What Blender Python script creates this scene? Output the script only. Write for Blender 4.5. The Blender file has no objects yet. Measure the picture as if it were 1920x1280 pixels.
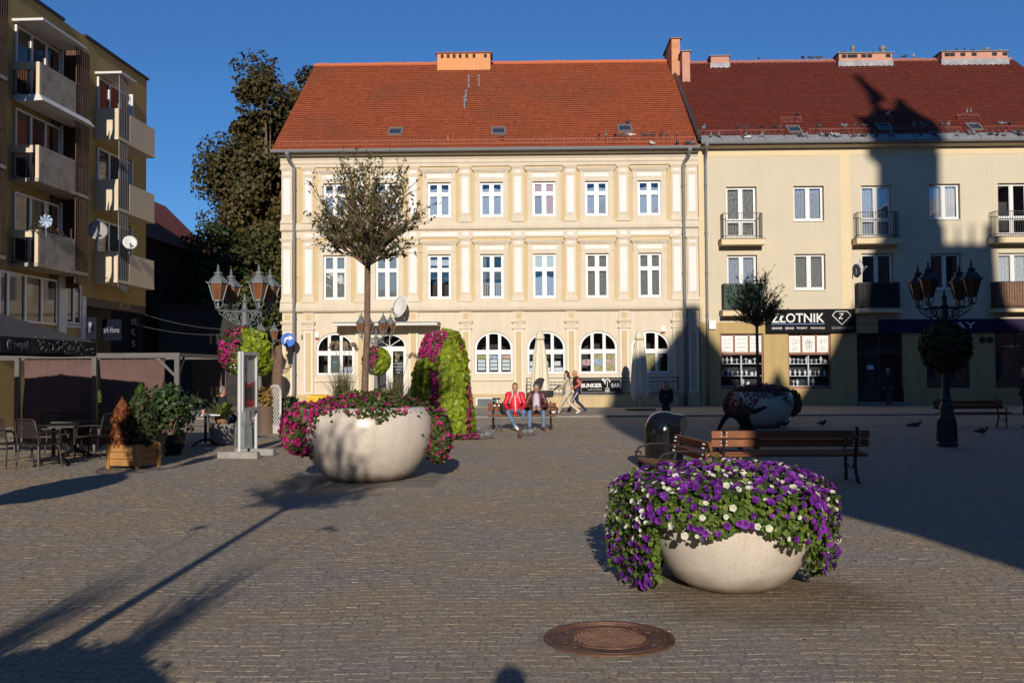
import bpy, bmesh, math, random
import numpy as np
from mathutils import Vector, Matrix
random.seed(7); RNG = np.random.default_rng(11)
S = bpy.context.scene
COL = S.collection
def nth(i): return '%d%s' % (i, 'th' if 10 <= i % 100 <= 20 else {1:'st',2:'nd',3:'rd'}.get(i % 10,'th'))
rad = math.radians

# ------------------------------------------------------------------ camera
FPX = 1879.0
PSI, PITCH, ROLL = rad(1.05), rad(1.829), rad(0.35)
CAM = np.array([0.0, 0.0, 1.65])
cF = np.array([-math.sin(PSI)*math.cos(PITCH), math.cos(PSI)*math.cos(PITCH), math.sin(PITCH)])
r0 = np.array([math.cos(PSI), math.sin(PSI), 0.0]); u0 = np.cross(r0, cF)
cR = math.cos(ROLL)*r0 - math.sin(ROLL)*u0
cU = math.cos(ROLL)*u0 + math.sin(ROLL)*r0
cam_d = bpy.data.cameras.new('camera'); cam = bpy.data.objects.new('camera', cam_d); COL.objects.link(cam)
cam_d.sensor_width = 36.0; cam_d.lens = 36.0*FPX/1920.0
cam_d.clip_start = 0.05; cam_d.clip_end = 2000
M4 = Matrix.Identity(4)
for i in range(3):
    M4[i][0], M4[i][1], M4[i][2], M4[i][3] = cR[i], cU[i], -cF[i], CAM[i]
cam.matrix_world = M4
S.camera = cam

# measuring helpers: a point of the photograph (1920 wide) turned into a place in the square
def ray(x, y): return cF*FPX + cR*(x-960) - cU*(y-640)
def atY(x, y, Y):
    d = ray(x, y); return CAM + d*(Y/d[1])
def onz(x, y, z=0.0):
    d = ray(x, y); return CAM + d*((z-CAM[2])/d[2])

# ------------------------------------------------------------------ sky, sun, exposure
SUN_ELEV = rad(17.0)
sun_travel = Vector((-0.0255, 0.956, -0.2923)).normalized()
world = bpy.data.worlds.new('World'); S.world = world; world.use_nodes = True
nt = world.node_tree; bg = nt.nodes['Background']
sky = nt.nodes.new('ShaderNodeTexSky'); sky.sky_type = 'NISHITA'; sky.sun_disc = False
sky.sun_elevation = SUN_ELEV
sky.sun_rotation = math.atan2(-sun_travel.x, -sun_travel.y)
sky.altitude = 0; sky.air_density = 1.0; sky.dust_density = 0.0; sky.ozone_density = 9.0
nt.links.new(sky.outputs[0], bg.inputs[0]); bg.inputs[1].default_value = 0.088
sd = bpy.data.lights.new('sun', 'SUN'); sd.energy = 4.0; sd.angle = rad(0.5); sd.color = (1.0, 0.915, 0.80)
so = bpy.data.objects.new('sun', sd); COL.objects.link(so)
so.rotation_euler = sun_travel.to_track_quat('-Z', 'Y').to_euler()
S.view_settings.view_transform = 'Standard'; S.view_settings.look = 'None'
S.view_settings.exposure = 0.12; S.view_settings.gamma = 1.0
S.view_settings.use_curve_mapping = False
S.cycles.max_bounces = 5; S.cycles.diffuse_bounces = 3; S.cycles.glossy_bounces = 3
S.cycles.transmission_bounces = 3; S.cycles.transparent_max_bounces = 10
S.cycles.caustics_reflective = False; S.cycles.caustics_refractive = False

# ------------------------------------------------------------------ mesh helpers
class MB:
    def __init__(s): s.v = []; s.f = []; s.m = []
    def add(s, vs, fs, m=0):
        o = len(s.v); s.v.extend([tuple(map(float, q)) for q in vs])
        for q in fs: s.f.append(tuple(o+i for i in q)); s.m.append(m)
    def box(s, x0, x1, y0, y1, z0, z1, m=0):
        v = [(x0,y0,z0),(x1,y0,z0),(x1,y1,z0),(x0,y1,z0),(x0,y0,z1),(x1,y0,z1),(x1,y1,z1),(x0,y1,z1)]
        s.add(v, [(0,3,2,1),(4,5,6,7),(0,1,5,4),(1,2,6,5),(2,3,7,6),(3,0,4,7)], m)
    def bar(s, a, b, w, h, m=0, up=(0,0,1)):
        a, b, up = Vector(a), Vector(b), Vector(up); d = (b-a).normalized()
        if abs(d.dot(up)) > .98: up = Vector((0,1,0))
        x = d.cross(up).normalized()*w*.5; y = x.cross(d).normalized()*h*.5
        v = [a-x-y, a+x-y, a+x+y, a-x+y, b-x-y, b+x-y, b+x+y, b-x+y]
        s.add(v, [(0,1,2,3),(7,6,5,4),(0,4,5,1),(1,5,6,2),(2,6,7,3),(3,7,4,0)], m)
    def tube(s, pts, r, n=8, m=0, cap=True):
        pts = [Vector(p) for p in pts]; k = len(pts)
        rs = r if isinstance(r, (list, tuple)) else [r]*k
        vs = []; prev = None
        for i, p in enumerate(pts):
            d = (pts[min(i+1, k-1)]-pts[max(i-1, 0)])
            d = d.normalized() if d.length > 1e-9 else Vector((0,0,1))
            if prev is None:
                a = d.cross(Vector((0,0,1)) if abs(d.z) < .9 else Vector((1,0,0))).normalized()
            else:
                a = (prev - d*prev.dot(d))
                a = a.normalized() if a.length > 1e-6 else d.orthogonal().normalized()
            prev = a; b = d.cross(a)
            for j in range(n):
                t = 2*math.pi*j/n; vs.append(p + (a*math.cos(t)+b*math.sin(t))*rs[i])
        fs = []
        for i in range(k-1):
            for j in range(n):
                fs.append((i*n+j, i*n+(j+1) % n, (i+1)*n+(j+1) % n, (i+1)*n+j))
        if cap: fs += [tuple(range(n-1, -1, -1)), tuple((k-1)*n+j for j in range(n))]
        s.add(vs, fs, m)
    def lathe(s, prof, n=24, c=(0,0,0), m=0, a0=0.0, cap=True, sx=1.0, sy=1.0):
        vs = []
        for (r, z) in prof:
            for j in range(n):
                t = a0+2*math.pi*j/n
                vs.append((c[0]+r*math.cos(t)*sx, c[1]+r*math.sin(t)*sy, c[2]+z))
        fs = []
        for i in range(len(prof)-1):
            for j in range(n):
                fs.append((i*n+j, i*n+(j+1) % n, (i+1)*n+(j+1) % n, (i+1)*n+j))
        if cap:
            if prof[0][0] > 1e-4: fs.append(tuple(range(n-1, -1, -1)))
            if prof[-1][0] > 1e-4: fs.append(tuple((len(prof)-1)*n+j for j in range(n)))
        s.add(vs, fs, m)
    def prism(s, poly, off, m=0):
        n = len(poly); off = Vector(off); P = [Vector(p) for p in poly]
        vs = P+[p+off for p in P]
        s.add(vs, [tuple(range(n)), tuple(range(2*n-1, n-1, -1))] + [(i, i+n, (i+1) % n+n, (i+1) % n) for i in range(n)], m)
    def ball(s, c, r, n=10, k=6, m=0, sc=(1,1,1)):
        vs = []
        for i in range(k+1):
            t = math.pi*i/k
            for j in range(n):
                q = 2*math.pi*j/n
                vs.append((c[0]+r*sc[0]*math.sin(t)*math.cos(q), c[1]+r*sc[1]*math.sin(t)*math.sin(q), c[2]-r*sc[2]*math.cos(t)))
        fs = [(i*n+j, i*n+(j+1) % n, (i+1)*n+(j+1) % n, (i+1)*n+j) for i in range(k) for j in range(n)]
        s.add(vs, fs, m)
    def mesh(s, name, mats, smooth=False):
        me = bpy.data.meshes.new(name); me.from_pydata(s.v, [], s.f)
        for mt in (mats if isinstance(mats, (list, tuple)) else [mats]): me.materials.append(mt)
        me.polygons.foreach_set('material_index', s.m)
        if smooth: me.polygons.foreach_set('use_smooth', [True]*len(s.f))
        bm = bmesh.new(); bm.from_mesh(me); bmesh.ops.recalc_face_normals(bm, faces=bm.faces); bm.to_mesh(me); bm.free()
        me.update(); return me
    def build(s, name, mats, parent=None, loc=(0,0,0), smooth=False, rz=0.0):
        return link(name, s.mesh(name, mats, smooth), parent, loc, rz)

def link(name, me, parent=None, loc=(0,0,0), rz=0.0):
    o = bpy.data.objects.new(name, me); COL.objects.link(o)
    o.location = loc; o.rotation_euler = (0, 0, rz)
    if parent is not None: o.parent = parent
    return o
def tag(o, label=None, cat=None, group=None, kind=None):
    if label: o['label'] = label
    if cat: o['category'] = cat
    if group: o['group'] = group
    if kind: o['kind'] = kind
    return o
def thing(name, label, cat, loc=(0,0,0), rz=0.0, group=None):
    o = bpy.data.objects.new(name, None); COL.objects.link(o); o.empty_display_size = .2
    o.location = loc; o.rotation_euler = (0,0,rz)
    return tag(o, label, cat, group)
KIDS = {}
def copy_tree(o, parent=None):
    c = o.copy(); COL.objects.link(c)
    if parent is not None: c.parent = parent
    for ch in list(o.children): copy_tree(ch, c)
    return c
def dup(o, label, loc, rz=0.0):
    c = copy_tree(o); c.location = loc; c.rotation_euler = (0,0,rz)
    if label: c['label'] = label
    return c
def bevel(o, w=.01, seg=1):
    md = o.modifiers.new('bevel', 'BEVEL'); md.width = w; md.segments = seg; md.limit_method = 'ANGLE'
    return o
FONT_CACHE = {}
def text_mesh(txt, size=1.0, ext=.004, bold=0.0, shear=0.0, space=1.0):
    cu = bpy.data.curves.new('txt', 'FONT'); cu.body = txt; cu.size = size; cu.extrude = ext; cu.offset = bold
    cu.align_x = 'CENTER'; cu.align_y = 'CENTER'; cu.shear = shear; cu.space_character = space; cu.resolution_u = 3
    o = bpy.data.objects.new('txt', cu); COL.objects.link(o)
    dg = bpy.context.evaluated_depsgraph_get(); dg.update()
    me = bpy.data.meshes.new_from_object(o.evaluated_get(dg))
    bpy.data.objects.remove(o); return me
def text(name, txt, mt, parent, loc, w=None, h=None, size=1.0, ext=.004, bold=0.0, shear=0.0, rot=(math.pi/2,0,0), space=1.0):
    me = text_mesh(txt, size, ext, bold, shear, space)
    me.materials.clear(); me.materials.append(mt)
    xs = [v.co.x for v in me.vertices]; ys = [v.co.y for v in me.vertices]
    sx = w/(max(xs)-min(xs)) if w else 1.0; sy = h/(max(ys)-min(ys)) if h else sx
    if not w and h: sx = sy
    cx, cy = (max(xs)+min(xs))/2, (max(ys)+min(ys))/2
    for v in me.vertices: v.co.x = (v.co.x-cx)*sx; v.co.y = (v.co.y-cy)*sy
    o = bpy.data.objects.new(name, me); COL.objects.link(o); o.parent = parent
    o.location = loc; o.rotation_euler = rot; return o

# fast mesh from numpy arrays: verts (N,3), faces (M,k), per-face random value
def np_mesh(name, V, Fq, mats, mi=None, rnd=None, smooth=False):
    V = np.asarray(V, np.float32); Fq = np.asarray(Fq, np.int32); n, k = Fq.shape
    me = bpy.data.meshes.new(name)
    me.vertices.add(len(V)); me.vertices.foreach_set('co', V.ravel())
    me.loops.add(n*k); me.loops.foreach_set('vertex_index', Fq.ravel())
    me.polygons.add(n); me.polygons.foreach_set('loop_start', np.arange(n, dtype=np.int32)*k)
    me.polygons.foreach_set('loop_total', np.full(n, k, np.int32))
    for mt in (mats if isinstance(mats, (list, tuple)) else [mats]): me.materials.append(mt)
    if mi is not None: me.polygons.foreach_set('material_index', np.asarray(mi, np.int32))
    me.polygons.foreach_set('use_smooth', np.full(n, smooth, bool))
    if rnd is not None:
        a = me.attributes.new('rnd', 'FLOAT', 'FACE'); a.data.foreach_set('value', np.asarray(rnd, np.float32))
    me.update(calc_edges=True); me.validate(); return me
# ------------------------------------------------------------------ materials
def mat(name, col, rough=.8, var=.12, scale=3.0, col2=None, bump=0.0, bscale=40.0, metal=0.0, spec=.5, coat=0.0, dirt=None, dscale=.6, coords='Object', streak=0.0):
    m = bpy.data.materials.new(name); m.use_nodes = True; t = m.node_tree; b = t.nodes['Principled BSDF']
    N = t.nodes.new; L = t.links.new
    tc = N('ShaderNodeTexCoord'); src = tc.outputs[coords]
    nz = N('ShaderNodeTexNoise'); nz.inputs['Scale'].default_value = scale; nz.inputs['Detail'].default_value = 6
    L(src, nz.inputs['Vector'])
    rp = N('ShaderNodeMapRange'); rp.inputs[1].default_value = .3; rp.inputs[2].default_value = .7
    L(nz.outputs[0], rp.inputs[0])
    mx = N('ShaderNodeMix'); mx.data_type = 'RGBA'
    c = tuple(col)+(1,)
    if col2 is None:
        mx.inputs[6].default_value = tuple(min(1, q*(1-var)) for q in col)+(1,); mx.inputs[7].default_value = tuple(min(1, q*(1+var)) for q in col)+(1,)
    else:
        mx.inputs[6].default_value = c; mx.inputs[7].default_value = tuple(col2)+(1,)
    L(rp.outputs[0], mx.inputs[0]); out = mx.outputs[2]
    if dirt is not None:
        n2 = N('ShaderNodeTexNoise'); n2.inputs['Scale'].default_value = dscale; n2.inputs['Detail'].default_value = 8; n2.inputs['Roughness'].default_value = .65
        L(src, n2.inputs['Vector'])
        r2 = N('ShaderNodeMapRange'); r2.inputs[1].default_value = .5; r2.inputs[2].default_value = .75; r2.inputs[4].default_value = dirt[3]
        L(n2.outputs[0], r2.inputs[0])
        m2 = N('ShaderNodeMix'); m2.data_type = 'RGBA'; m2.inputs[7].default_value = tuple(dirt[:3])+(1,)
        L(r2.outputs[0], m2.inputs[0]); L(out, m2.inputs[6]); out = m2.outputs[2]
    if streak > 0:
        mp = N('ShaderNodeMapping'); mp.inputs['Scale'].default_value = (5,5,.22); L(src, mp.inputs[0])
        n4 = N('ShaderNodeTexNoise'); n4.inputs['Scale'].default_value = 1.0; n4.inputs['Detail'].default_value = 7; n4.inputs['Roughness'].default_value = .7; L(mp.outputs[0], n4.inputs['Vector'])
        r4 = N('ShaderNodeMapRange'); r4.inputs[1].default_value = .45; r4.inputs[2].default_value = .72; r4.inputs[3].default_value = 1.0; r4.inputs[4].default_value = 1-streak; L(n4.outputs[0], r4.inputs[0])
        m4 = N('ShaderNodeMix'); m4.data_type = 'RGBA'; m4.blend_type = 'MULTIPLY'; m4.inputs[0].default_value = 1; L(out, m4.inputs[6]); L(r4.outputs[0], m4.inputs[7]); out = m4.outputs[2]
    L(out, b.inputs['Base Color'])
    b.inputs['Roughness'].default_value = rough; b.inputs['Metallic'].default_value = metal
    b.inputs['Specular IOR Level'].default_value = spec; b.inputs['Coat Weight'].default_value = coat
    if bump > 0:
        n3 = N('ShaderNodeTexNoise'); n3.inputs['Scale'].default_value = bscale; n3.inputs['Detail'].default_value = 5
        L(src, n3.inputs['Vector'])
        bp = N('ShaderNodeBump'); bp.inputs['Strength'].default_value = bump; bp.inputs['Distance'].default_value = .02
        L(n3.outputs[0], bp.inputs['Height']); L(bp.outputs[0], b.inputs['Normal'])
    return m

def leafmat(name, c1, c2, c3=None, rough=.55, trans=.25):
    m = bpy.data.materials.new(name); m.use_nodes = True; t = m.node_tree; b = t.nodes['Principled BSDF']
    N = t.nodes.new; L = t.links.new
    at = N('ShaderNodeAttribute'); at.attribute_name = 'rnd'
    cr = N('ShaderNodeValToRGB'); e = cr.color_ramp.elements
    e[0].color = tuple(c1)+(1,); e[1].color = tuple(c2)+(1,)
    if c3: q = cr.color_ramp.elements.new(.88); q.color = tuple(c2)+(1,); e[-1].color = tuple(c3)+(1,)
    L(at.outputs['Fac'], cr.inputs[0]); L(cr.outputs[0], b.inputs['Base Color'])
    b.inputs['Roughness'].default_value = rough; b.inputs['Specular IOR Level'].default_value = .35
    tr = N('ShaderNodeBsdfTranslucent'); L(cr.outputs[0], tr.inputs[0])
    ms = N('ShaderNodeMixShader'); ms.inputs[0].default_value = trans
    L(b.outputs[0], ms.inputs[1]); L(tr.outputs[0], ms.inputs[2]); L(ms.outputs[0], t.nodes['Material Output'].inputs[0])
    return m

def glassmat(name, tint=(.9,.95,1), refl=.22, extra=.6):
    m = bpy.data.materials.new(name); m.use_nodes = True; t = m.node_tree; t.nodes.remove(t.nodes['Principled BSDF'])
    N = t.nodes.new; L = t.links.new
    tr = N('ShaderNodeBsdfTransparent'); tr.inputs[0].default_value = tuple(tint)+(1,)
    gl = N('ShaderNodeBsdfGlossy'); gl.inputs['Roughness'].default_value = .015; gl.inputs[0].default_value = (1,1,1,1)
    nz = N('ShaderNodeTexNoise'); nz.inputs['Scale'].default_value = 1.6; tc = N('ShaderNodeTexCoord'); L(tc.outputs['Object'], nz.inputs['Vector'])
    bp = N('ShaderNodeBump'); bp.inputs['Strength'].default_value = .04; bp.inputs['Distance'].default_value = .05; L(nz.outputs[0], bp.inputs['Height']); L(bp.outputs[0], gl.inputs['Normal'])
    lw = N('ShaderNodeLayerWeight'); lw.inputs[0].default_value = .25
    ma = N('ShaderNodeMath'); ma.operation = 'MULTIPLY_ADD'; ma.inputs[1].default_value = extra; ma.inputs[2].default_value = refl
    L(lw.outputs['Fresnel'], ma.inputs[0])
    ms = N('ShaderNodeMixShader'); L(ma.outputs[0], ms.inputs[0]); L(tr.outputs[0], ms.inputs[1]); L(gl.outputs[0], ms.inputs[2])
    L(ms.outputs[0], t.nodes['Material Output'].inputs[0]); return m

def rndmat(name, c1, c2, c3, rough=.85, noise=.25, nscale=30.0, dirt=None, bump=.3, spec=.12):
    """per-piece colour (face attribute rnd) times grain noise"""
    m = bpy.data.materials.new(name); m.use_nodes = True; t = m.node_tree; b = t.nodes['Principled BSDF']
    N = t.nodes.new; L = t.links.new
    at = N('ShaderNodeAttribute'); at.attribute_name = 'rnd'
    cr = N('ShaderNodeValToRGB'); e = cr.color_ramp.elements
    e[0].color = tuple(c1)+(1,); e[1].color = tuple(c3)+(1,); q = e.new(.5); q.color = tuple(c2)+(1,)
    L(at.outputs['Fac'], cr.inputs[0])
    tc = N('ShaderNodeTexCoord'); nz = N('ShaderNodeTexNoise'); nz.inputs['Scale'].default_value = nscale; nz.inputs['Detail'].default_value = 4
    L(tc.outputs['Object'], nz.inputs['Vector'])
    mr = N('ShaderNodeMapRange'); mr.inputs[1].default_value = .25; mr.inputs[2].default_value = .75
    mr.inputs[3].default_value = 1-noise; mr.inputs[4].default_value = 1+noise; L(nz.outputs[0], mr.inputs[0])
    mx = N('ShaderNodeMix'); mx.data_type = 'RGBA'; mx.blend_type = 'MULTIPLY'; mx.inputs[0].default_value = 1
    L(cr.outputs[0], mx.inputs[6]); L(mr.outputs[0], mx.inputs[7]); out = mx.outputs[2]
    if dirt:
        n2 = N('ShaderNodeTexNoise'); n2.inputs['Scale'].default_value = dirt[4]; n2.inputs['Detail'].default_value = 7
        L(tc.outputs['Object'], n2.inputs['Vector'])
        r2 = N('ShaderNodeMapRange'); r2.inputs[1].default_value = .48; r2.inputs[2].default_value = .72; r2.inputs[4].default_value = dirt[3]
        L(n2.outputs[0], r2.inputs[0]); m2 = N('ShaderNodeMix'); m2.data_type = 'RGBA'; m2.inputs[7].default_value = tuple(dirt[:3])+(1,)
        L(r2.outputs[0], m2.inputs[0]); L(out, m2.inputs[6]); out = m2.outputs[2]
    L(out, b.inputs['Base Color']); b.inputs['Roughness'].default_value = rough; b.inputs['Specular IOR Level'].default_value = spec
    if bump:
        bp = N('ShaderNodeBump'); bp.inputs['Strength'].default_value = bump; bp.inputs['Distance'].default_value = .004
        L(nz.outputs[0], bp.inputs['Height']); L(bp.outputs[0], b.inputs['Normal'])
    return m

m_cream = mat('cream_stucco', (.67,.58,.445), .9, .04, 1.5, bump=.08, bscale=60, dirt=(.54,.46,.34,.3), dscale=.8, streak=.09)
m_yellow = mat('yellow_stucco', (.60,.46,.255), .9, .04, 1.5, bump=.06, bscale=60, streak=.10)
m_panel = mat('white_panel', (.79,.755,.715), .85, .03, 2.0, streak=.05)
m_plinth = mat('plinth_stucco', (.56,.425,.23), .9, .06, 1.2, streak=.2, bump=.1, bscale=50, dirt=(.35,.27,.16,.5), dscale=.9)
m_white = mat('white_paint', (.76,.735,.70), .35, .02, 3)
m_white2 = mat('dull_white_paint', (.66,.65,.63), .5, .04, 3)
m_zinc = mat('zinc', (.20,.20,.205), .6, .12, 2.0, metal=.15, dirt=(.12,.115,.11,.5), dscale=2, spec=.3)
m_zinc_pale = mat('pale_zinc', (.27,.275,.285), .6, .12, 3.0, metal=.1, dirt=(.5,.49,.48,.6), dscale=3, spec=.3)
m_black = mat('black_iron', (.012,.012,.013), .45, .2, 8)
m_blackgloss = mat('black_gloss_paint', (.006,.006,.007), .12, .1, 6, spec=.6, coat=.4)
m_dark = mat('dark_interior', (.02,.02,.022), .9, .3, 2)
m_room = mat('dim_room', (.07,.065,.06), .9, .4, .8)
m_curtain = mat('lace_curtain', (.62,.62,.62), .9, .25, 14)
m_curtain_dark = mat('grey_curtain', (.28,.27,.24), .9, .2, 10)
m_blind_pink = mat('pink_blind', (.62,.40,.36), .8, .03, 4)
m_blind_green = mat('pale_green_blind', (.62,.70,.62), .8, .03, 4)
m_glass = glassmat('window_glass', refl=.17, extra=.5)
m_glass_shop = glassmat('shop_glass', refl=.06, extra=.35)
m_wood = mat('bench_wood', (.21,.07,.025), .6, .22, 6, bump=.1, bscale=30, spec=.25)
m_wood_pale = mat('larch_wood', (.40,.19,.055), .6, .2, 5, bump=.15, bscale=25)
m_shopwood = mat('shop_frame_wood', (.26,.085,.035), .5, .15, 5)
m_concrete = mat('concrete', (.30,.28,.25), .9, .15, 4, bump=.25, bscale=30, dirt=(.14,.13,.11,.6), dscale=1.5)
m_alu = mat('aluminium', (.70,.70,.70), .4, .05, 3, metal=.2)
m_terrazzo = None
def terrazzo():
    m = mat('terrazzo', (.66,.575,.485), .3, .05, 2.0, spec=.5, dirt=(.40,.31,.22,.5), dscale=1.6, streak=.12)
    t = m.node_tree; b = t.nodes['Principled BSDF']; N = t.nodes.new; L = t.links.new
    tc = N('ShaderNodeTexCoord'); vo = N('ShaderNodeTexVoronoi'); vo.inputs['Scale'].default_value = 150
    L(tc.outputs['Object'], vo.inputs['Vector'])
    sp = N('ShaderNodeSeparateColor'); L(vo.outputs['Color'], sp.inputs[0])
    gt = N('ShaderNodeMath'); gt.operation = 'GREATER_THAN'; gt.inputs[1].default_value = .70; L(sp.outputs[0], gt.inputs[0])
    ls = N('ShaderNodeMath'); ls.operation = 'LESS_THAN'; ls.inputs[1].default_value = .42; L(vo.outputs['Distance'], ls.inputs[0])
    mu = N('ShaderNodeMath'); mu.operation = 'MULTIPLY'; L(gt.outputs[0], mu.inputs[0]); L(ls.outputs[0], mu.inputs[1])
    m2 = N('ShaderNodeMath'); m2.operation = 'MULTIPLY'; m2.inputs[1].default_value = .55; L(mu.outputs[0], m2.inputs[0])
    mx = N('ShaderNodeMix'); mx.data_type = 'RGBA'; mx.inputs[7].default_value = (.25,.17,.11,1)
    src = b.inputs['Base Color'].links[0].from_socket
    L(m2.outputs[0], mx.inputs[0]); L(src, mx.inputs[6])
    # splashed earth round the foot
    sx = N('ShaderNodeSeparateXYZ'); L(tc.outputs['Object'], sx.inputs[0]); n5 = N('ShaderNodeTexNoise'); n5.inputs['Scale'].default_value = 4; n5.inputs['Detail'].default_value = 6; L(tc.outputs['Object'], n5.inputs['Vector'])
    a5 = N('ShaderNodeMath'); a5.operation = 'MULTIPLY_ADD'; a5.inputs[1].default_value = -.22; L(n5.outputs[0], a5.inputs[0]); L(sx.outputs['Z'], a5.inputs[2])
    r5 = N('ShaderNodeMapRange'); r5.inputs[1].default_value = .06; r5.inputs[2].default_value = -.09; r5.inputs[4].default_value = .7; L(a5.outputs[0], r5.inputs[0])
    m5 = N('ShaderNodeMix'); m5.data_type = 'RGBA'; m5.inputs[7].default_value = (.20,.13,.07,1); L(r5.outputs[0], m5.inputs[0]); L(mx.outputs[2], m5.inputs[6]); L(m5.outputs[2], b.inputs['Base Color'])
    return m
m_terrazzo = terrazzo()
m_tile_edge = mat('tile_edge_painted_shade', (.085,.03,.018), .9, .4, 6); m_tile_edge2 = mat('red_tile_edge_painted_shade', (.045,.014,.010), .9, .4, 6)  # darker tile fronts paint the shade lines under each row
m_rooftile = rndmat('clay_tile', (.37,.078,.028), (.42,.094,.034), (.47,.112,.043), .75, .18, 9.0, dirt=(.24,.085,.042,.6,.28))
m_rooftile_red = rndmat('dark_red_tile', (.145,.026,.014), (.175,.032,.017), (.205,.041,.022), .6, .22, 9.0, dirt=(.16,.04,.028,.6,.4))
m_orange = mat('orange_render', (.66,.30,.12), .9, .06, 2, bump=.06)
m_salmon = mat('salmon_render', (.55,.27,.19), .9, .08, 2, bump=.06, dirt=(.36,.22,.16,.5), dscale=1.2)
m_sett = rndmat('granite_sett', (.305,.257,.196), (.328,.275,.208), (.358,.298,.22), .8, .48, 42.0, dirt=(.36,.265,.16,.5,1.3), bump=.6)
def world_coords(m, stain):
    t = m.node_tree; N = t.nodes.new; L = t.links.new; ge = N('ShaderNodeNewGeometry')
    for n in list(t.nodes):
        if n.type == 'TEX_NOISE':
            for l in list(n.inputs['Vector'].links): t.links.remove(l)
            L(ge.outputs['Position'], n.inputs['Vector'])
    b = t.nodes['Principled BSDF']; src = b.inputs['Base Color'].links[0].from_socket
    # broad grey and brown patches, and the brown tide marks where planters have been watered
    n1 = N('ShaderNodeTexNoise'); n1.inputs['Scale'].default_value = .55; n1.inputs['Detail'].default_value = 5; L(ge.outputs['Position'], n1.inputs['Vector'])
    r1 = N('ShaderNodeMapRange'); r1.inputs[1].default_value = .38; r1.inputs[2].default_value = .62; L(n1.outputs[0], r1.inputs[0])
    mx = N('ShaderNodeMix'); mx.data_type = 'RGBA'; mx.inputs[6].default_value = (.93,.97,1.04,1); mx.inputs[7].default_value = (1.08,1.0,.90,1); L(r1.outputs[0], mx.inputs[0])
    mu = N('ShaderNodeMix'); mu.data_type = 'RGBA'; mu.blend_type = 'MULTIPLY'; mu.inputs[0].default_value = 1; L(src, mu.inputs[6]); L(mx.outputs[2], mu.inputs[7]); out = mu.outputs[2]
    for (c, r) in stain:
        d = N('ShaderNodeVectorMath'); d.operation = 'DISTANCE'; d.inputs[1].default_value = c; L(ge.outputs['Position'], d.inputs[0])
        n2 = N('ShaderNodeTexNoise'); n2.inputs['Scale'].default_value = 3; n2.inputs['Detail'].default_value = 6; L(ge.outputs['Position'], n2.inputs['Vector'])
        ad = N('ShaderNodeMath'); ad.operation = 'MULTIPLY_ADD'; ad.inputs[1].default_value = -1.1*r; L(n2.outputs[0], ad.inputs[0]); L(d.outputs['Value'], ad.inputs[2])
        rr_ = N('ShaderNodeMapRange'); rr_.inputs[1].default_value = r*.75; rr_.inputs[2].default_value = r*.15; rr_.inputs[4].default_value = .62; L(ad.outputs[0], rr_.inputs[0])
        m3 = N('ShaderNodeMix'); m3.data_type = 'RGBA'; m3.inputs[7].default_value = (.115,.075,.038,1); L(rr_.outputs[0], m3.inputs[0]); L(out, m3.inputs[6]); out = m3.outputs[2]
    L(out, b.inputs['Base Color'])
world_coords(m_sett, [((1.72,7.45,0), .92)])
m_moss = leafmat('petunia_leaf', (.045,.085,.012), (.15,.22,.032), (.27,.30,.06))
# ------------------------------------------------------------------ ground
def brickmat(name, c1, c2, mortar, sx, sy, off=.5, rough=.75, bump=.5, dirt=None):
    m = bpy.data.materials.new(name); m.use_nodes = True; t = m.node_tree; b = t.nodes['Principled BSDF']
    N = t.nodes.new; L = t.links.new
    tc = N('ShaderNodeTexCoord'); br = N('ShaderNodeTexBrick')
    br.inputs['Scale'].default_value = 1; br.inputs['Brick Width'].default_value = sx; br.inputs['Row Height'].default_value = sy
    br.inputs['Mortar Size'].default_value = sy*.07; br.inputs['Mortar Smooth'].default_value = .3; br.offset = off
    br.inputs['Color1'].default_value = tuple(c1)+(1,); br.inputs['Color2'].default_value = tuple(c2)+(1,); br.inputs['Mortar'].default_value = tuple(mortar)+(1,)
    nzv = N('ShaderNodeTexNoise'); nzv.inputs['Scale'].default_value = .8; L(tc.outputs['Object'], nzv.inputs['Vector'])
    va = N('ShaderNodeVectorMath'); va.operation = 'MULTIPLY_ADD'; va.inputs[1].default_value = (.12,.12,0); L(nzv.outputs['Color'], va.inputs[0]); L(tc.outputs['Object'], va.inputs[2])
    L(va.outputs[0], br.inputs['Vector'])
    nz = N('ShaderNodeTexNoise'); nz.inputs['Scale'].default_value = .5; nz.inputs['Detail'].default_value = 9; nz.inputs['Roughness'].default_value = .7
    L(tc.outputs['Object'], nz.inputs['Vector']); mr = N('ShaderNodeMapRange'); mr.inputs[1].default_value = .3; mr.inputs[2].default_value = .7; mr.inputs[3].default_value = .72; mr.inputs[4].default_value = 1.28
    L(nz.outputs[0], mr.inputs[0]); mx = N('ShaderNodeMix'); mx.data_type = 'RGBA'; mx.blend_type = 'MULTIPLY'; mx.inputs[0].default_value = 1
    L(br.outputs[0], mx.inputs[6]); L(mr.outputs[0], mx.inputs[7]); L(mx.outputs[2], b.inputs['Base Color'])
    b.inputs['Roughness'].default_value = rough; b.inputs['Specular IOR Level'].default_value = .3
    n3 = N('ShaderNodeTexNoise'); n3.inputs['Scale'].default_value = 25; L(tc.outputs['Object'], n3.inputs['Vector'])
    ad = N('ShaderNodeMath'); ad.operation = 'MULTIPLY_ADD'; ad.inputs[1].default_value = .5; L(n3.outputs[0], ad.inputs[0])
    iv = N('ShaderNodeMath'); iv.operation = 'SUBTRACT'; iv.inputs[0].default_value = 1; L(br.outputs['Fac'], iv.inputs[1]); L(iv.outputs[0], ad.inputs[2])
    bp = N('ShaderNodeBump'); bp.inputs['Strength'].default_value = bump; bp.inputs['Distance'].default_value = .02
    L(ad.outputs[0], bp.inputs['Height']); L(bp.outputs[0], b.inputs['Normal']); return m

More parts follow.
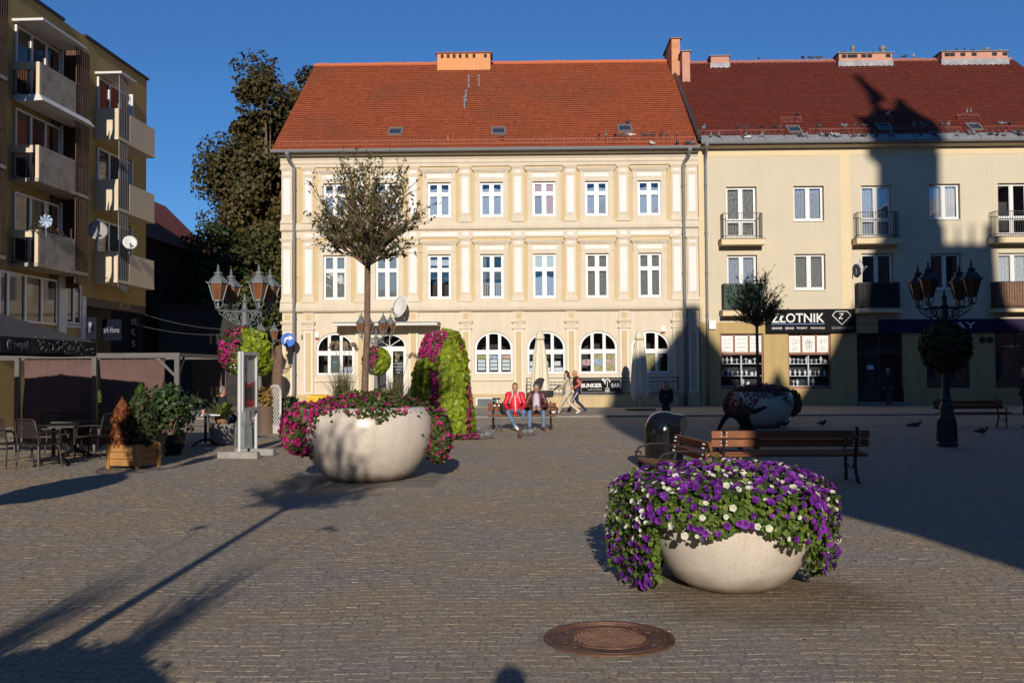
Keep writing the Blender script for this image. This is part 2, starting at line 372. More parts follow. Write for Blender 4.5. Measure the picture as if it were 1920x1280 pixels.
SETT_Y0, SETT_Y1 = 4.55, 37.35
m_earth = mat('joint_sand', (.265,.222,.166), .95, .35, 14, bump=.4, bscale=40, dirt=(.10,.095,.05,.75), dscale=1.2)
m_road = brickmat('far_setts', (.29,.245,.188), (.325,.272,.206), (.22,.18,.135), .125, .115, .5)
m_slab = brickmat('pavement_slabs', (.30,.26,.205), (.345,.30,.24), (.17,.145,.115), .5, .5, .5)
g = MB(); g.box(-300, 300, -300, 400, -.5, .0024); ground = tag(g.build('ground', m_earth), kind='structure')
g = MB(); g.box(-40, 45, 37.3, 37.55, -.02, .0012); g.box(-60, 60, -70, 2.0, -.02, .0045)
tag(g.build('road', m_road), kind='structure')
g = MB(); g.box(-12.6, 40, 37.73, 70, -.02, .06)
tag(g.build('pavement', m_slab), kind='structure')
kb = thing('kerb', None, None); tag(kb, kind='structure')
x = -12.6
m_kerb = mat('granite_kerb', (.26,.24,.21), .8, .2, 6, bump=.2)
kmb = MB(); kmb.box(0, .985, 0, .15, -.02, .064); kme = kmb.mesh('kerb_stone', m_kerb)
while x < 38:
    link('kerb_stone', kme, kb, (x, 37.56, RNG.uniform(-.006,.006))); x += 1.0
# a drain channel across the square, a row of flat stones
dmb = MB(); dmb.box(0, .49, 0, .2, -.02, .008); dme = dmb.mesh('channel_stone', mat('channel_granite', (.13,.115,.10), .8, .2, 6))
dr = thing('drain_channel', None, None); tag(dr, kind='structure')
x = -13
while x < 22: link('channel_stone', dme, dr, (x, 29.75, RNG.uniform(-.004,.002))); x += .5

# setts: rows across the square, each stone with its own width, tilt and tone
MANHOLE = onz(1142, 1198); PA = onz(690, 899); PB = onz(1373, 1098)
def sett_verts(cx, cy, w, d, h, zt, tx, ty, rz, nb=.005):
    c, s = np.cos(rz), np.sin(rz)
    def ring(hx, hy, z):
        px = np.stack([-hx, hx, hx, -hx], 1); py = np.stack([-hy, -hy, hy, hy], 1)
        q = RNG.normal(0, .0035, px.shape); px = px+q; py = py+RNG.normal(0, .0035, px.shape)
        X = cx[:,None]+px*c[:,None]-py*s[:,None]; Y = cy[:,None]+px*s[:,None]+py*c[:,None]
        Z = z[:,None]+px*tx[:,None]+py*ty[:,None]
        return np.stack([X,Y,Z], 2)
    a = ring(w/2-nb, d/2-nb, zt); b = ring(w/2, d/2, zt-.0022); e = ring(w/2, d/2, zt-h)
    return np.concatenate([a,b,e], 1)      # (n,12,3)
SETT_F = [(0,1,2,3)] + [(4+i,4+(i+1)%4,(i+1)%4,i) for i in range(4)] + [(8+i,8+(i+1)%4,4+(i+1)%4,4+i) for i in range(4)]
rows = []; y = SETT_Y0
while y < SETT_Y1:
    p = RNG.uniform(.098,.112)*(1.35 if y > 25 else 1); half = min(y*.56+2.2, 17.5); x = -half+RNG.uniform(0,.1); 
    while x < half:
        w = RNG.uniform(.085,.135)*(1.25 if y > 25 else 1); rows.append((x+w/2, y+p/2, w, p)); x += w
    y += p
R_ = np.array(rows)
R_[:,1] += .05*np.sin(R_[:,0]*1.1+.6)+.03*np.sin(R_[:,0]*2.7+R_[:,1]*.5)+.05*np.sin(R_[:,0]*.55+R_[:,1]*.8)+RNG.normal(0,.006,len(R_)); R_[:,3] *= RNG.uniform(.96,1.05,len(R_))
keep = np.hypot(R_[:,0]-MANHOLE[0], R_[:,1]-MANHOLE[1]) > .41
keep &= ~((abs(R_[:,0]-PA[0]) < 1.16) & (abs(R_[:,1]-PA[1]) < 1.16))
R_ = R_[keep]; n = len(R_)
view = R_[:,1]*math.cos(PSI)-R_[:,0]*math.sin(PSI)
inv = (abs(R_[:,0]+R_[:,1]*math.sin(PSI)) < view*.505) & (view > 5.32)
order = np.where(inv)[0][np.argsort(view[inv])][:295]
mask = np.ones(n, bool); mask[order] = False
gap = RNG.uniform(.004,.009,n)
def fill(idx):
    k = len(idx); q = R_[idx]
    z = np.clip(RNG.normal(0,.0009,k),-.001,.002)+.0044
    return sett_verts(q[:,0], q[:,1], q[:,2]-gap[idx], q[:,3]-gap[idx], np.full(k,.05), z, RNG.normal(0,.011,k), RNG.normal(0,.010,k), RNG.normal(0,.06,k))
idx = np.where(mask)[0]; V = fill(idx); k = len(idx)
Fq = (np.array(SETT_F)[None]+(np.arange(k)*12)[:,None,None]).reshape(-1,4)
rn = np.repeat(np.clip(RNG.normal(.5,.17,k),0,1), 9)
setts = link('setts', np_mesh('setts', V.reshape(-1,3), Fq, m_sett, rnd=rn), ground); tag(setts, kind='stuff')
variants = []
for i in range(14):
    V1 = sett_verts(*[np.array([q]) for q in (0,0,1.0,1.0,.05,0,RNG.normal(0,.002),RNG.normal(0,.002),0)], nb=.06)
    V1 = V1.reshape(-1,3)
    variants.append(np_mesh('sett', V1, np.array(SETT_F), m_sett, rnd=np.full(9, np.clip(RNG.normal(.5,.17),0,1))))
for i in order:
    q = R_[i]; o = link('sett', variants[int(RNG.integers(14))], ground, (q[0], q[1], .0044+min(.002,max(-.001,RNG.normal(0,.0009)))), RNG.normal(0,.03))
    o.scale = (q[2]-gap[i], q[3]-gap[i], 1)
    o.rotation_euler[0] = RNG.normal(0,.006); o.rotation_euler[1] = RNG.normal(0,.007)

# manhole cover
m_rust = mat('rusty_iron', (.15,.075,.045), .6, .3, 9, metal=.35, bump=.25, bscale=60, dirt=(.20,.12,.075,.6), dscale=5)
mh = thing('manhole_cover', 'round rusty iron manhole cover set in the cobbles in the foreground', 'manhole cover', (MANHOLE[0], MANHOLE[1], .009))
b = MB(); b.lathe([(.405,-.05),(.405,.006),(.375,.006),(.372,-.004),(.355,-.004),(.352,.003),(.335,.003),(.333,-.004),(.326,-.004)], 56, cap=False); b.build('frame', m_rust, mh, smooth=False)
b = MB(); b.lathe([(.325,-.05),(.325,-.002),(.255,-.002),(.25,.006),(.235,.006),(.23,-.004),(0.0,-.004)], 56, cap=False)
for i in range(-9,10):
    for j in range(-9,10):
        if math.hypot(i,j) < 9.3:
            cx, cy = i*.0235+(j%2)*.011, j*.0235; b.box(cx-.006, cx+.006, cy-.006, cy+.006, -.004, .005)
for a in (30, 52, 150, 200, 222, 330):
    cx, cy = .295*math.cos(rad(a)), .295*math.sin(rad(a)); b.lathe([(.022,-.002),(.022,.004),(.0,.004)], 10, (cx,cy,0), cap=False)
b.build('lid', m_rust, mh)

# fallen leaves and crumbs on the setts
nl_ = 420; yy = 5+26*RNG.random(nl_)**1.3; xx = (RNG.random(nl_)-.5)*yy*1.05
LV = np.array([(-.5,0,0),(0,.28,.05),(.5,0,.02),(0,-.28,.04)]); a_ = RNG.uniform(0,6.28,nl_); sz = RNG.uniform(.012,.04,nl_)
V = np.stack([xx[:,None]+sz[:,None]*(LV[None,:,0]*np.cos(a_)[:,None]-LV[None,:,1]*np.sin(a_)[:,None]), yy[:,None]+sz[:,None]*(LV[None,:,0]*np.sin(a_)[:,None]+LV[None,:,1]*np.cos(a_)[:,None]), .009+sz[:,None]*LV[None,:,2]+0*xx[:,None]], 2)
tag(link('fallen_leaves', np_mesh('fallen_leaves', V.reshape(-1,3), np.arange(nl_*4).reshape(-1,4), leafmat('fallen_leaf',(.20,.11,.04),(.42,.30,.14),(.6,.56,.5)), rnd=RNG.random(nl_))), kind='stuff')
# ------------------------------------------------------------------ the cream house with pilasters
HY = 48.0
def wall(mb, x0, x1, z0, z1, ops, y, depth, m=0, mr=0):
    xs = sorted({x0,x1,*[o[0] for o in ops],*[o[1] for o in ops]}); zs = sorted({z0,z1,*[o[2] for o in ops],*[o[3] for o in ops]})
    xs = [x for x in xs if x0 <= x <= x1]; zs = [z for z in zs if z0 <= z <= z1]
    for i in range(len(xs)-1):
        for j in range(len(zs)-1):
            cx, cz = (xs[i]+xs[i+1])/2, (zs[j]+zs[j+1])/2
            if any(o[0] < cx < o[1] and o[2] < cz < o[3] for o in ops): continue
            mb.add([(xs[i],y,zs[j]),(xs[i+1],y,zs[j]),(xs[i+1],y,zs[j+1]),(xs[i],y,zs[j+1])], [(0,1,2,3)], m)
    for o in ops:
        a, b_, c, d = o[:4]; ri = o[4] if len(o) > 4 else 0
        prof = [(a,c),(b_,c)]
        if ri:
            cx = (a+b_)/2; hw = (b_-a)/2; zs_ = d-ri
            cur = [(cx+hw*math.cos(t), zs_+ri*math.sin(t)) for t in np.linspace(0, math.pi, 21)]
            for q, w in zip(cur, cur[1:]): mb.add([(q[0],y,q[1]),(w[0],y,w[1]),(w[0],y,d),(q[0],y,d)], [(0,1,2,3)], m)
            prof += cur
        else: prof += [(b_,d),(a,d)]
        for q, w in zip(prof, prof[1:]+prof[:1]):
            mb.add([(q[0],y,q[1]),(w[0],y,w[1]),(w[0],y+depth,w[1]),(q[0],y+depth,q[1])], [(0,1,2,3)], mr)

def curtain_mesh(w, h, amp=.03, folds=9, name='curtain', m=None, scallop=0.0):
    n = folds*6; vs = []; fs = []
    for i in range(n+1):
        x = -w/2+w*i/n; y = amp*math.sin(2*math.pi*folds*i/n)+.3*amp*math.sin(11*x)
        zt = h-(scallop*abs(math.sin(math.pi*i/n*3)) if scallop else 0)
        vs += [(x,y,0),(x,y,zt)]
    for i in range(n): fs.append((2*i,2*i+2,2*i+3,2*i+1))
    b = MB(); b.add(vs, fs); return b.mesh(name, m, smooth=True)

def casement(name, w, h, tr, parent, loc, fw=.075, panes=True, m_fr=None, tilt=None):
    """white two-by-two window: frame, four panes. tr = height share of the transom"""
    m_fr = m_fr or m_white
    key = (w, h, tr, fw)
    b = MB(); zt = h*tr
    b.box(-w/2, -w/2+fw, -.03, .04, 0, h); b.box(w/2-fw, w/2, -.03, .04, 0, h)
    b.box(-w/2+fw, w/2-fw, -.03, .04, 0, fw*1.3); b.box(-w/2+fw, w/2-fw, -.03, .04, h-fw, h)
    b.box(-.075, .075, -.045, .04, fw*1.3, h-fw)
    if tr: b.box(-w/2+fw, -.075, -.04, .04, zt-.07, zt+.07); b.box(.075, w/2-fw, -.04, .04, zt-.07, zt+.07)
    # thin sash lip round each light
    o = b.build(name, m_fr, parent, loc)
    rows_ = [(fw*1.3, zt-.07), (zt+.07, h-fw)] if tr else [(fw*1.3, h-fw)]
    for (a, c) in rows_:
        for (l, r) in ((-w/2+fw, -.075), (.075, w/2-fw)):
            pm = MB(); s_ = .028
            pm.add([(l,.0,a),(r,.0,a),(r,.0,c),(l,.0,c)], [(0,1,2,3)]); pm.build('pane', m_glass, o)
            lm = MB()
            lm.box(l, l+s_, -.015, .012, a, c); lm.box(r-s_, r, -.015, .012, a, c); lm.box(l+s_, r-s_, -.015, .012, a, a+s_); lm.box(l+s_, r-s_, -.015, .012, c-s_, c); lm.build('sash', m_fr, o)
    return o
def flat(name, m, x0, x1, z0, z1, y, parent):
    b = MB(); b.box(x0, x1, y, y+.012, z0, z1); return b.build(name, m, parent)

h1 = thing('cream_house', 'cream three storey house with white pilasters, arched ground floor windows and orange tiled roof', 'building', (0, HY, 0))
XL, XR = -11.97, 8.09
WX = [-4.35+2.526*(k-3) for k in range(1,8)]
R1, R2 = (9.19, 10.87), (5.25, 7.385)
up_ops = [(x-.55, x+.55, r[0], r[1]) for r in (R1,R2) for x in WX]
arch_x = [WX[0], WX[2], WX[3]+.06, WX[4]+.06, WX[5]+.02, WX[6]]
AW, AZ0, AZ1, AR = .925, 1.62, 3.66, .83
DX = -6.78
gr_ops = [(x-AW, x+AW, AZ0, AZ1, AR) for x in arch_x]+[(DX-.80, DX+.80, .12, 3.6, .62)]
b = MB(); wall(b, XL, XR, 5.0, 12.1, up_ops, 0, .2)
b.add([(XL,0,5),(XL,0,12.1),(XL,18,12.1),(XL,18,5)], [(0,1,2,3)]); b.add([(XL,0,12.1),(XL,9,19.0),(XL,18,12.1)], [(0,1,2)])
b.build('upper_wall', m_yellow, h1)
b = MB(); wall(b, XL+.06, XR, .05, 5.0, gr_ops, .05, .2)
b.add([(XL+.06,0,.05),(XL+.06,0,5),(XL+.06,18,5),(XL+.06,18,.05)], [(0,1,2,3)])
b.add([(XR,0,0),(XR,0,12.1),(XR,18,12.1),(XR,18,0)], [(0,1,2,3)]); b.add([(XL,18,0),(XR,18,0),(XR,18,12.1),(XL,18,12.1)], [(0,1,2,3)])
b.build('lower_wall', m_cream, h1)
b = MB()
for (za, zb) in ((.1,4.9),(5.0,8.5),(8.6,12.0)): b.box(XL+.2, XR-.2, 1.6, 1.7, za, zb)
b.box(XL+.2, XR-.2, .26, 1.6, 4.86, 5.0); b.box(XL+.2, XR-.2, .26, 1.6, 8.5, 8.62)
b.build('room_back', m_room, h1)
# plinth with the basement window left open
b = MB()
BWX0, BWX1, BWZ0, BWZ1 = -2.62, -1.55, .12, .50
for (a, c) in ((XL-.06, DX-.85), (DX+.85, BWX0), (BWX1, XR-.02)): b.box(a, c, -.09, .04, .05, .68)
b.box(BWX0, BWX1, -.09, .04, .52, .68); b.build('plinth', m_plinth, h1)
bw = MB(); bw.box(BWX0, BWX0+.07, -.06, 0, .12, .52); bw.box(BWX1-.07, BWX1, -.06, 0, .12, .52); bw.box(BWX0+.07, BWX1-.07, -.06, 0, .45, .52)
o = bw.build('basement_window', m_white2, h1)
flat('pane', mat('frosted_pane', (.10,.115,.125), .25, .1, 3), BWX0+.07, BWX1-.07, .1, .45, -.03, o)
# cornices and bands
def band(name, prof, m=m_cream, x0=XL, x1=XR, ends=.0):
    b = MB(); b.prism([(x0-ends, y, z) for (y, z) in prof], (x1-x0+ends, 0, 0)); return b.build(name, m, h1)
band('first_floor_cornice', [(.04,4.62),(-.14,4.66),(-.20,4.74),(-.20,4.82),(-.13,4.86),(-.13,4.95),(-.08,5.02),(-.08,5.11),(.04,5.11)], ends=.06)
band('second_floor_cornice', [(0,8.54),(-.13,8.56),(-.18,8.62),(-.18,8.70),(-.11,8.74),(-.11,8.84),(-.06,8.93),(0,8.93)], ends=.05)
band('frieze', [(0,8.2),(-.05,8.2),(-.05,8.538),(0,8.538)])
band('entablature', [(0,11.64),(-.08,11.64),(-.10,11.78),(-.14,11.82),(-.14,11.96),(-.18,12.02),(-.22,12.1),(0,12.1)], ends=.04)
band('eaves_board', [(0,12.102),(-.40,12.16),(-.46,12.20),(-.46,12.30),(0,12.30)], m_cream, XL-.1, XR)
# pilasters: shafts, capitals, white panels
PX = [WX[0]-1.263+2.526*j for j in range(0,8)]
def pilaster(x, zb, zt, w=.255, up=True):
    b = MB(); y = -.08
    if up:
        b.box(x-w, x+w, y, 0, zb+.25, zt-.42)
        b.prism([(x-w-.07,y-.05,zb),(x+w+.07,y-.05,zb),(x+w,y,zb+.25),(x-w,y,zb+.25)], (0,-y+.05,0))
        b.box(x-w-.02, x+w+.02, y-.02, 0, zt-.42, zt-.38); b.box(x-w, x+w, y, 0, zt-.38, zt-.15)
        b.prism([(x-w,y,zt-.15),(x+w,y,zt-.15),(x+w+.08,y-.06,zt-.05),(x+w+.08,y-.06,zt),(x-w-.08,y-.06,zt),(x-w-.08,y-.06,zt-.05)], (0,-y+.06,0))
        o = b.build('pilaster', m_cream, h1)
        flat('panel', m_panel, x-.165, x+.165, zb+.42, zt-.52, y-.014, o); flat('panel', m_panel, x-.15, x+.15, zt-.32, zt-.23, y-.012, o)
        f = MB()   # raised fillet round the tall panel
        for (a, c, d, e) in ((x-.20,x-.168,zb+.38,zt-.48),(x+.168,x+.20,zb+.38,zt-.48)): f.box(a,c,y-.02,y,d,e)
        f.box(x-.168,x+.168,y-.02,y,zb+.38,zb+.415); f.box(x-.168,x+.168,y-.02,y,zt-.515,zt-.48); f.build('fillet', m_cream, o)
    else:
        y = -.06+.05
        b.box(x-w, x+w, y-.06, .05, .68, 3.80); b.box(x-w-.05, x+w+.05, y-.10, .05, 3.80, 3.84)
        b.box(x-w-.01, x+w+.01, y-.07, .05, 3.84, 4.03)
        b.prism([(x-w,y-.07,4.03),(x+w,y-.07,4.03),(x+w+.08,y-.14,4.13),(x+w+.08,y-.14,4.20),(x-w-.08,y-.14,4.20),(x-w-.08,y-.14,4.13)], (0,.2,0))
        b.box(x-w, x+w, y-.06, .05, 4.20, 4.62)
        o = b.build('pilaster', m_cream, h1)
        flat('panel', m_yellow, x-.135, x+.135, .82, 3.66, y-.064, o); flat('panel', m_yellow, x-.13, x+.13, 4.27, 4.54, y-.064, o); flat('panel', m_yellow, x-.12, x+.12, 3.91, 3.96, y-.074, o)
        f = MB()
        for (a, c, d, e) in ((x-.185,x-.14,.78,3.70),(x+.14,x+.185,.78,3.70)): f.box(a,c,y-.075,y-.06,d,e)
        f.box(x-.14,x+.14,y-.075,y-.06,.78,.815); f.box(x-.14,x+.14,y-.075,y-.06,3.665,3.70); f.build('fillet', m_panel, o)
for x in [XL+.26]+PX[:-1]+[7.05, XR-.30]:
    pilaster(x, 5.11, 8.19); pilaster(x, 8.93, 11.64); 
for x in [XL+.30, PX[0], PX[1], PX[2], PX[3], PX[4], PX[5], PX[6], 7.05, XR-.30]: pilaster(x, 0, 0, up=False)
# white panels in the frieze between the pilasters
for k in range(7): flat('frieze_panel', m_panel, WX[k]-.90, WX[k]+.90, 8.27, 8.44, -.062, h1)
for k in range(8):
    x = PX[k] if k < 7 else 7.05; flat('frieze_panel', m_panel, x-.16, x+.16, 8.27, 8.44, -.09, h1)
for k in range(8):
    b = MB(); x = PX[k] if k < 7 else 7.05; b.box(x-.25, x+.25, -.075, -.05, 8.2, 8.54); b.build('frieze_block', m_cream, h1)
# window surrounds with hood and white panel
def surround(x, zb, zt):
    b = MB(); w = .80
    b.box(x-w, x-.55, -.05, 0, zb-.28, zt); b.box(x+.55, x+w, -.05, 0, zb-.28, zt); b.box(x-.55, x+.55, -.05, 0, zb-.28, zb)
    b.box(x-w, x+w, -.05, 0, zt, zt+.46); b.box(x-w, x-w+.12, -.075, 0, zt+.12, zt+.46); b.box(x+w-.12, x+w, -.075, 0, zt+.12, zt+.46)
    b.prism([(x-w-.02,-.08,zt+.46),(x+w+.02,-.08,zt+.46),(x+w+.14,-.17,zt+.60),(x+w+.14,-.17,zt+.65),(x-w-.14,-.17,zt+.65),(x-w-.14,-.17,zt+.60)], (0,.17,0))
    o = b.build('window_surround', m_cream, h1)
    flat('panel', m_panel, x-.58, x+.58, zt+.20, zt+.38, -.062, o)
for x in WX: surround(x, *R1); surround(x, *R2)
# upper windows
m_sheer = mat('sheer_curtain', (.42,.45,.50), .9, .35, 22)
cm1 = curtain_mesh(1.0, 1.05, .02, 10, m=m_sheer, scallop=.06); cm1t = curtain_mesh(1.0, .28, .02, 10, m=m_sheer, scallop=.05)
cm2 = curtain_mesh(1.0, 2.0, .035, 8, m=m_curtain_dark); cm2h = curtain_mesh(.5, 2.0, .035, 4, m=m_curtain_dark)
for k, x in enumerate(WX):
    w = casement('window', 1.10, R1[1]-R1[0], .66, h1, (x, .13, R1[0]))
    if k == 4:
        flat('blind', m_blind_pink, .05, .5, .1, 1.6, .06, w); flat('blind', m_blind_pink, -.5, -.05, 1.12, 1.62, .06, w)
        c = link('curtain', cm1, w, (-.27, .09, .05)); c.scale = (.48,1,1)
    else:
        link('curtain', cm1, w, (0, .09, .05)); link('curtain', cm1t, w, (0, .09, 1.14))
for k, x in enumerate(WX):
    w = casement('window', 1.10, R2[1]-R2[0], .655, h1, (x, .13, R2[0]))
    if k in (0,1,5,6):
        link('curtain', cm2, w, (0, .12, .05))
    elif k == 2: flat('blind', m_curtain, -.5, .5, 1.62, 1.9, .08, w)
    elif k == 3:
        c = link('curtain', cm2h, w, (-.4, .12, .05)); c.scale = (.5,1,1); b = MB()
        for i in range(12): b.box(-.5+i*.085, -.47+i*.085, .07, .08, .12, .75)
        b.box(-.5,.5,.07,.08,.72,.76); b.build('lattice_screen', m_white2, w)
    elif k == 4:
        flat('blind', m_blind_green, -.5, .5, 1.42, 2.05, .06, w); c = link('curtain', cm1, w, (0,.09,.03))
# arched ground floor windows
def arch_pts(x0, x1, hw, zs, ri, n=9):
    return [(q, zs+ri*math.sqrt(max(0,1-(q/hw)**2))) for q in np.linspace(x0, x1, n)]
def arch_window(x, kind):
    hw, ri = AW-.01, AR-.01; zs = AZ1-AR-AZ0; H = AZ1-AZ0-.02; fr = .10
    b = MB(); out = [(hw*math.cos(t), zs+ri*math.sin(t)) for t in np.linspace(0, math.pi, 25)]; inn = [((hw-fr)*math.cos(t), zs+(ri-fr)*math.sin(t)) for t in np.linspace(0, math.pi, 25)]
    for i in range(24):
        q = [out[i],out[i+1],inn[i+1],inn[i]]
        b.prism([(p[0],-.04,p[1]) for p in q], (0,.08,0))
    b.box(-hw,-hw+fr,-.04,.04,0,zs); b.box(hw-fr,hw,-.04,.04,0,zs); b.box(-hw+fr,hw-fr,-.04,.04,0,.10)
    zt = 1.05; b.box(-hw+fr,hw-fr,-.045,.04,zt-.11,zt+.11)
    mx = [(-.36,-.215),(.215,.36)]
    for (l, r) in mx:
        b.box(l,r,-.05,.04,.10,zt-.11); zz = zs+ri*math.sqrt(1-(.36/hw)**2)-.06; b.box(l,r,-.05,.04,zt+.11,zz)
    o = b.build('arched_window', m_white, h1, (x, .17, AZ0+.01))
    for i, (l, r) in enumerate(((-hw+fr,-.36),(-.215,.215),(.36,hw-fr))):
        pm = MB(); pm.add([(l,0,.1),(r,0,.1),(r,0,zt-.11),(l,0,zt-.11)], [(0,1,2,3)]); pm.build('pane', m_glass_shop, o)
        a = arch_pts(l, r, hw-fr, zs, ri-fr)[::-1]; pts = [(l,0,zt+.11),(r,0,zt+.11)]+[(p[0],0,max(p[1], zt+.112)) for p in a]
        pm = MB(); pm.add(pts, [tuple(range(len(pts)))]); pm.build('pane', m_glass, o)
        lw = (r-l); cx = (l+r)/2; y = .05
        if kind == 'cards':
            flat('poster', [m_post_g, m_post_b, m_post_o][i], cx-lw*.46, cx+lw*.46, .72, .90, y, o)
            for q in range(3): flat('card', mat_card, cx-lw*.40, cx+lw*.40, .18+q*.18, .33+q*.18, y-.006, o)
        elif kind == 'bands':
            flat('poster', m_white2, cx-lw*.45, cx+lw*.45, .12, .30, y, o)
            flat('poster', m_white2, cx-lw*.45, cx+lw*.2, .38, .60, y, o)
        elif kind == 'food':
            flat('poster', [m_post_r, m_post_b, m_post_o][i], cx-lw*.42, cx+lw*.44, .38, .68, y, o)
            if i: flat('curtain', m_post_y, cx-lw*.5, cx+lw*.5, .1, .94, y+.03, o)
        elif kind == 'gold': flat('curtain', m_post_y, cx-lw*.5, cx+lw*(.5 if i == 1 else -.2), .1, .94, y+.03, o)
        elif kind == 'shop':
            if i == 1:
                flat('poster', mat('green_poster', (.03,.07,.055), .4, .2, 8), cx-.2, cx+.2, .1, .92, y, o)
                text('lettering', 'KAWA', m_white2, o, (cx, y-.01, .62), w=.22, h=.05)
            elif i == 2: flat('poster', m_post_b, cx-lw*.4, cx+lw*.45, .1, .38, y, o)
mat_card = mat('paper_card', (.62,.66,.64), .7, .04, 5)
m_post_g = mat('green_print', (.18,.26,.08), .6, .7, 14, col2=(.5,.42,.12)); m_post_b = mat('blue_print', (.12,.22,.42), .6, .6, 11, col2=(.62,.6,.55))
m_post_o = mat('orange_print', (.45,.2,.09), .6, .6, 12, col2=(.62,.5,.4)); m_post_r = mat('red_print', (.35,.06,.05), .6, .6, 11, col2=(.6,.5,.45))
m_post_y = mat('gold_foil_curtain', (.10,.085,.02), .5, .8, 16, col2=(.62,.52,.16))
for x, kd in zip(arch_x, ('shop','plain','cards','bands','food','gold')): arch_window(x, kd)
# window ledges under the arches
b = MB()
for x in arch_x[2:3]+arch_x[:2]: b.box(x-1.02, x+1.02, -.03, .05, 1.30, 1.36)
b.build('ledge', m_cream, h1)
# entrance door with fanlight
b = MB(); hw, ri, zs, H = .79, .61, 2.86, 3.47
out = [(hw*math.cos(t), zs+ri*math.sin(t)) for t in np.linspace(0, math.pi, 21)]; inn = [((hw-.07)*math.cos(t), zs+(ri-.07)*math.sin(t)) for t in np.linspace(0, math.pi, 21)]
for i in range(20): b.prism([(p[0],-.04,p[1]) for p in (out[i],out[i+1],inn[i+1],inn[i])], (0,.08,0))
b.box(-hw,-hw+.12,-.04,.04,0,zs); b.box(hw-.12,hw,-.04,.04,0,zs); b.box(-hw+.12,hw-.12,-.05,.04,zs-.22,zs); b.box(-.06,.06,-.05,.04,0,zs-.22)
for s_ in (-1,1): b.box(s_*.06 if s_>0 else -hw+.12, hw-.12 if s_>0 else -.06, -.03,.03,0,.35); b.box(min(s_*.06,s_*.16), max(s_*.06,s_*.16), -.03,.03,.35,zs-.22)
for a in (0,.5,-.5): 
    d = Vector((math.sin(a*1.7),0,math.cos(a*1.7))); b.bar((0,0,zs), (d.x*.70,0,zs+d.z*.53), .03,.03)
door = b.build('entrance_door', m_white, h1, (DX,.15,.12))
pm = MB(); pm.add([(-hw+.12,0,.35),(-.16,0,.35),(-.16,0,zs-.22),(-hw+.12,0,zs-.22)], [(0,1,2,3)]); pm.build('pane', m_glass_shop, door)
pm = MB(); pm.add([(.16,0,.35),(hw-.12,0,.35),(hw-.12,0,zs-.22),(.16,0,zs-.22)], [(0,1,2,3)]); pm.build('pane', m_glass_shop, door)
pm = MB(); pm.add([(p[0],0.01,p[1]) for p in inn], [tuple(range(len(inn)))]); pm.build('fanlight_pane', m_glass_shop, door)
b = MB()
for i, (a, c) in enumerate(((.2,.62),(.2,.62),(.25,.56),(.3,.5))): b.box(a, c, .03, .04, 2.02-i*.14, 2.05-i*.14)
b.build('door_lettering', m_white2, door)
b = MB(); b.ball((.08,-.06,1.1), .035); b.bar((.08,-.06,1.1),(.18,-.06,1.1),.02,.02); b.build('handle', m_zinc, door)
# canopy
b = MB(); b.box(-9.20,-4.36,-1.25,.04,3.95,4.06); cn = b.build('entrance_canopy', m_panel, h1)
b = MB(); b.box(-9.28,-4.30,-1.32,.04,4.062,4.10); b.build('sheet_cover', m_zinc_pale, cn)
b = MB()
for i in range(16):
    x = -8.7+4.1*RNG.random(); b.ball((x,-1.0+.5*RNG.random(),4.10), .10+.1*RNG.random(), 8, 4, sc=(1.5,1,.35))
b.build('droppings', m_white, cn)
# roof
EY, EZ, RY, RZ = -.62, 12.36, 9.0, 19.40
SL = math.hypot(RY-EY, RZ-EZ); CA, SA = (RY-EY)/SL, (RZ-EZ)/SL
def tiles(x0, x1, s0, s1, ey, ez, ca, sa, tw, th, wave=.035, name='roof_tiles', m=None, parent=None):
    nx = int(round((x1-x0)/tw)); ns = int(round((s1-s0)/th)); tw = (x1-x0)/nx; th = (s1-s0)/ns
    ii, jj = np.meshgrid(np.arange(nx), np.arange(ns)); ii = ii.ravel(); jj = jj.ravel(); k = len(ii)
    xa = x0+ii*tw; s = s0+jj*th; lift = RNG.normal(0,.004,k)
    def P(x, s, h): return np.stack([x, ey+s*ca-h*sa, ez+s*sa+h*ca], 1)
    hi = .045+lift; lo = .010+lift*0
    V = np.stack([P(xa,s,hi), P(xa+tw*.5,s,hi+wave), P(xa+tw,s,hi), P(xa,s+th*1.02,lo), P(xa+tw*.5,s+th*1.02,lo+wave*.8), P(xa+tw,s+th*1.02,lo),
                  P(xa,s,hi*0), P(xa+tw*.5,s,hi*0), P(xa+tw,s,hi*0)], 1)
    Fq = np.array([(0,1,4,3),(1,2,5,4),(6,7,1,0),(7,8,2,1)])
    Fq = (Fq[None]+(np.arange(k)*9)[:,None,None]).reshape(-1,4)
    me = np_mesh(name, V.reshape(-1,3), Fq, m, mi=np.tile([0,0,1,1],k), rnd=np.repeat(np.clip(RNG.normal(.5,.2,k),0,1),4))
    return tag(link(name, me, parent), kind='stuff')
b = MB(); X0, X1 = XL-.36, XR-.03
def RP(s, h=0): return (EY+s*CA-h*SA, EZ+s*SA+h*CA)
b.add([(X0,*RP(0)),(X1,*RP(0)),(X1,RY,RZ),(X0,RY,RZ),(X1,2*RY-EY,EZ),(X0,2*RY-EY,EZ)], [(0,1,2,3),(3,2,4,5)])
b.box(X0,X1,EY,0,EZ-.06,EZ-.01)
roof1 = b.build('roof', mat('roof_underlay', (.30,.085,.03), .9), h1)
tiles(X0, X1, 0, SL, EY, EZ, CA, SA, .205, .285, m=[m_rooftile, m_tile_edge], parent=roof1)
b = MB()
for i in range(52): 
    x = X0+i*.392; b.lathe([(.15,0),(.17,.39)], 8, (0,0,0)); 
rb = MB(); rb.tube([(0,0,0),(.40,0,0)], [.13,.15], 8); rme = rb.mesh('ridge_tile', m_orange if False else mat('ridge_clay', (.47,.13,.05), .8, .15, 4))
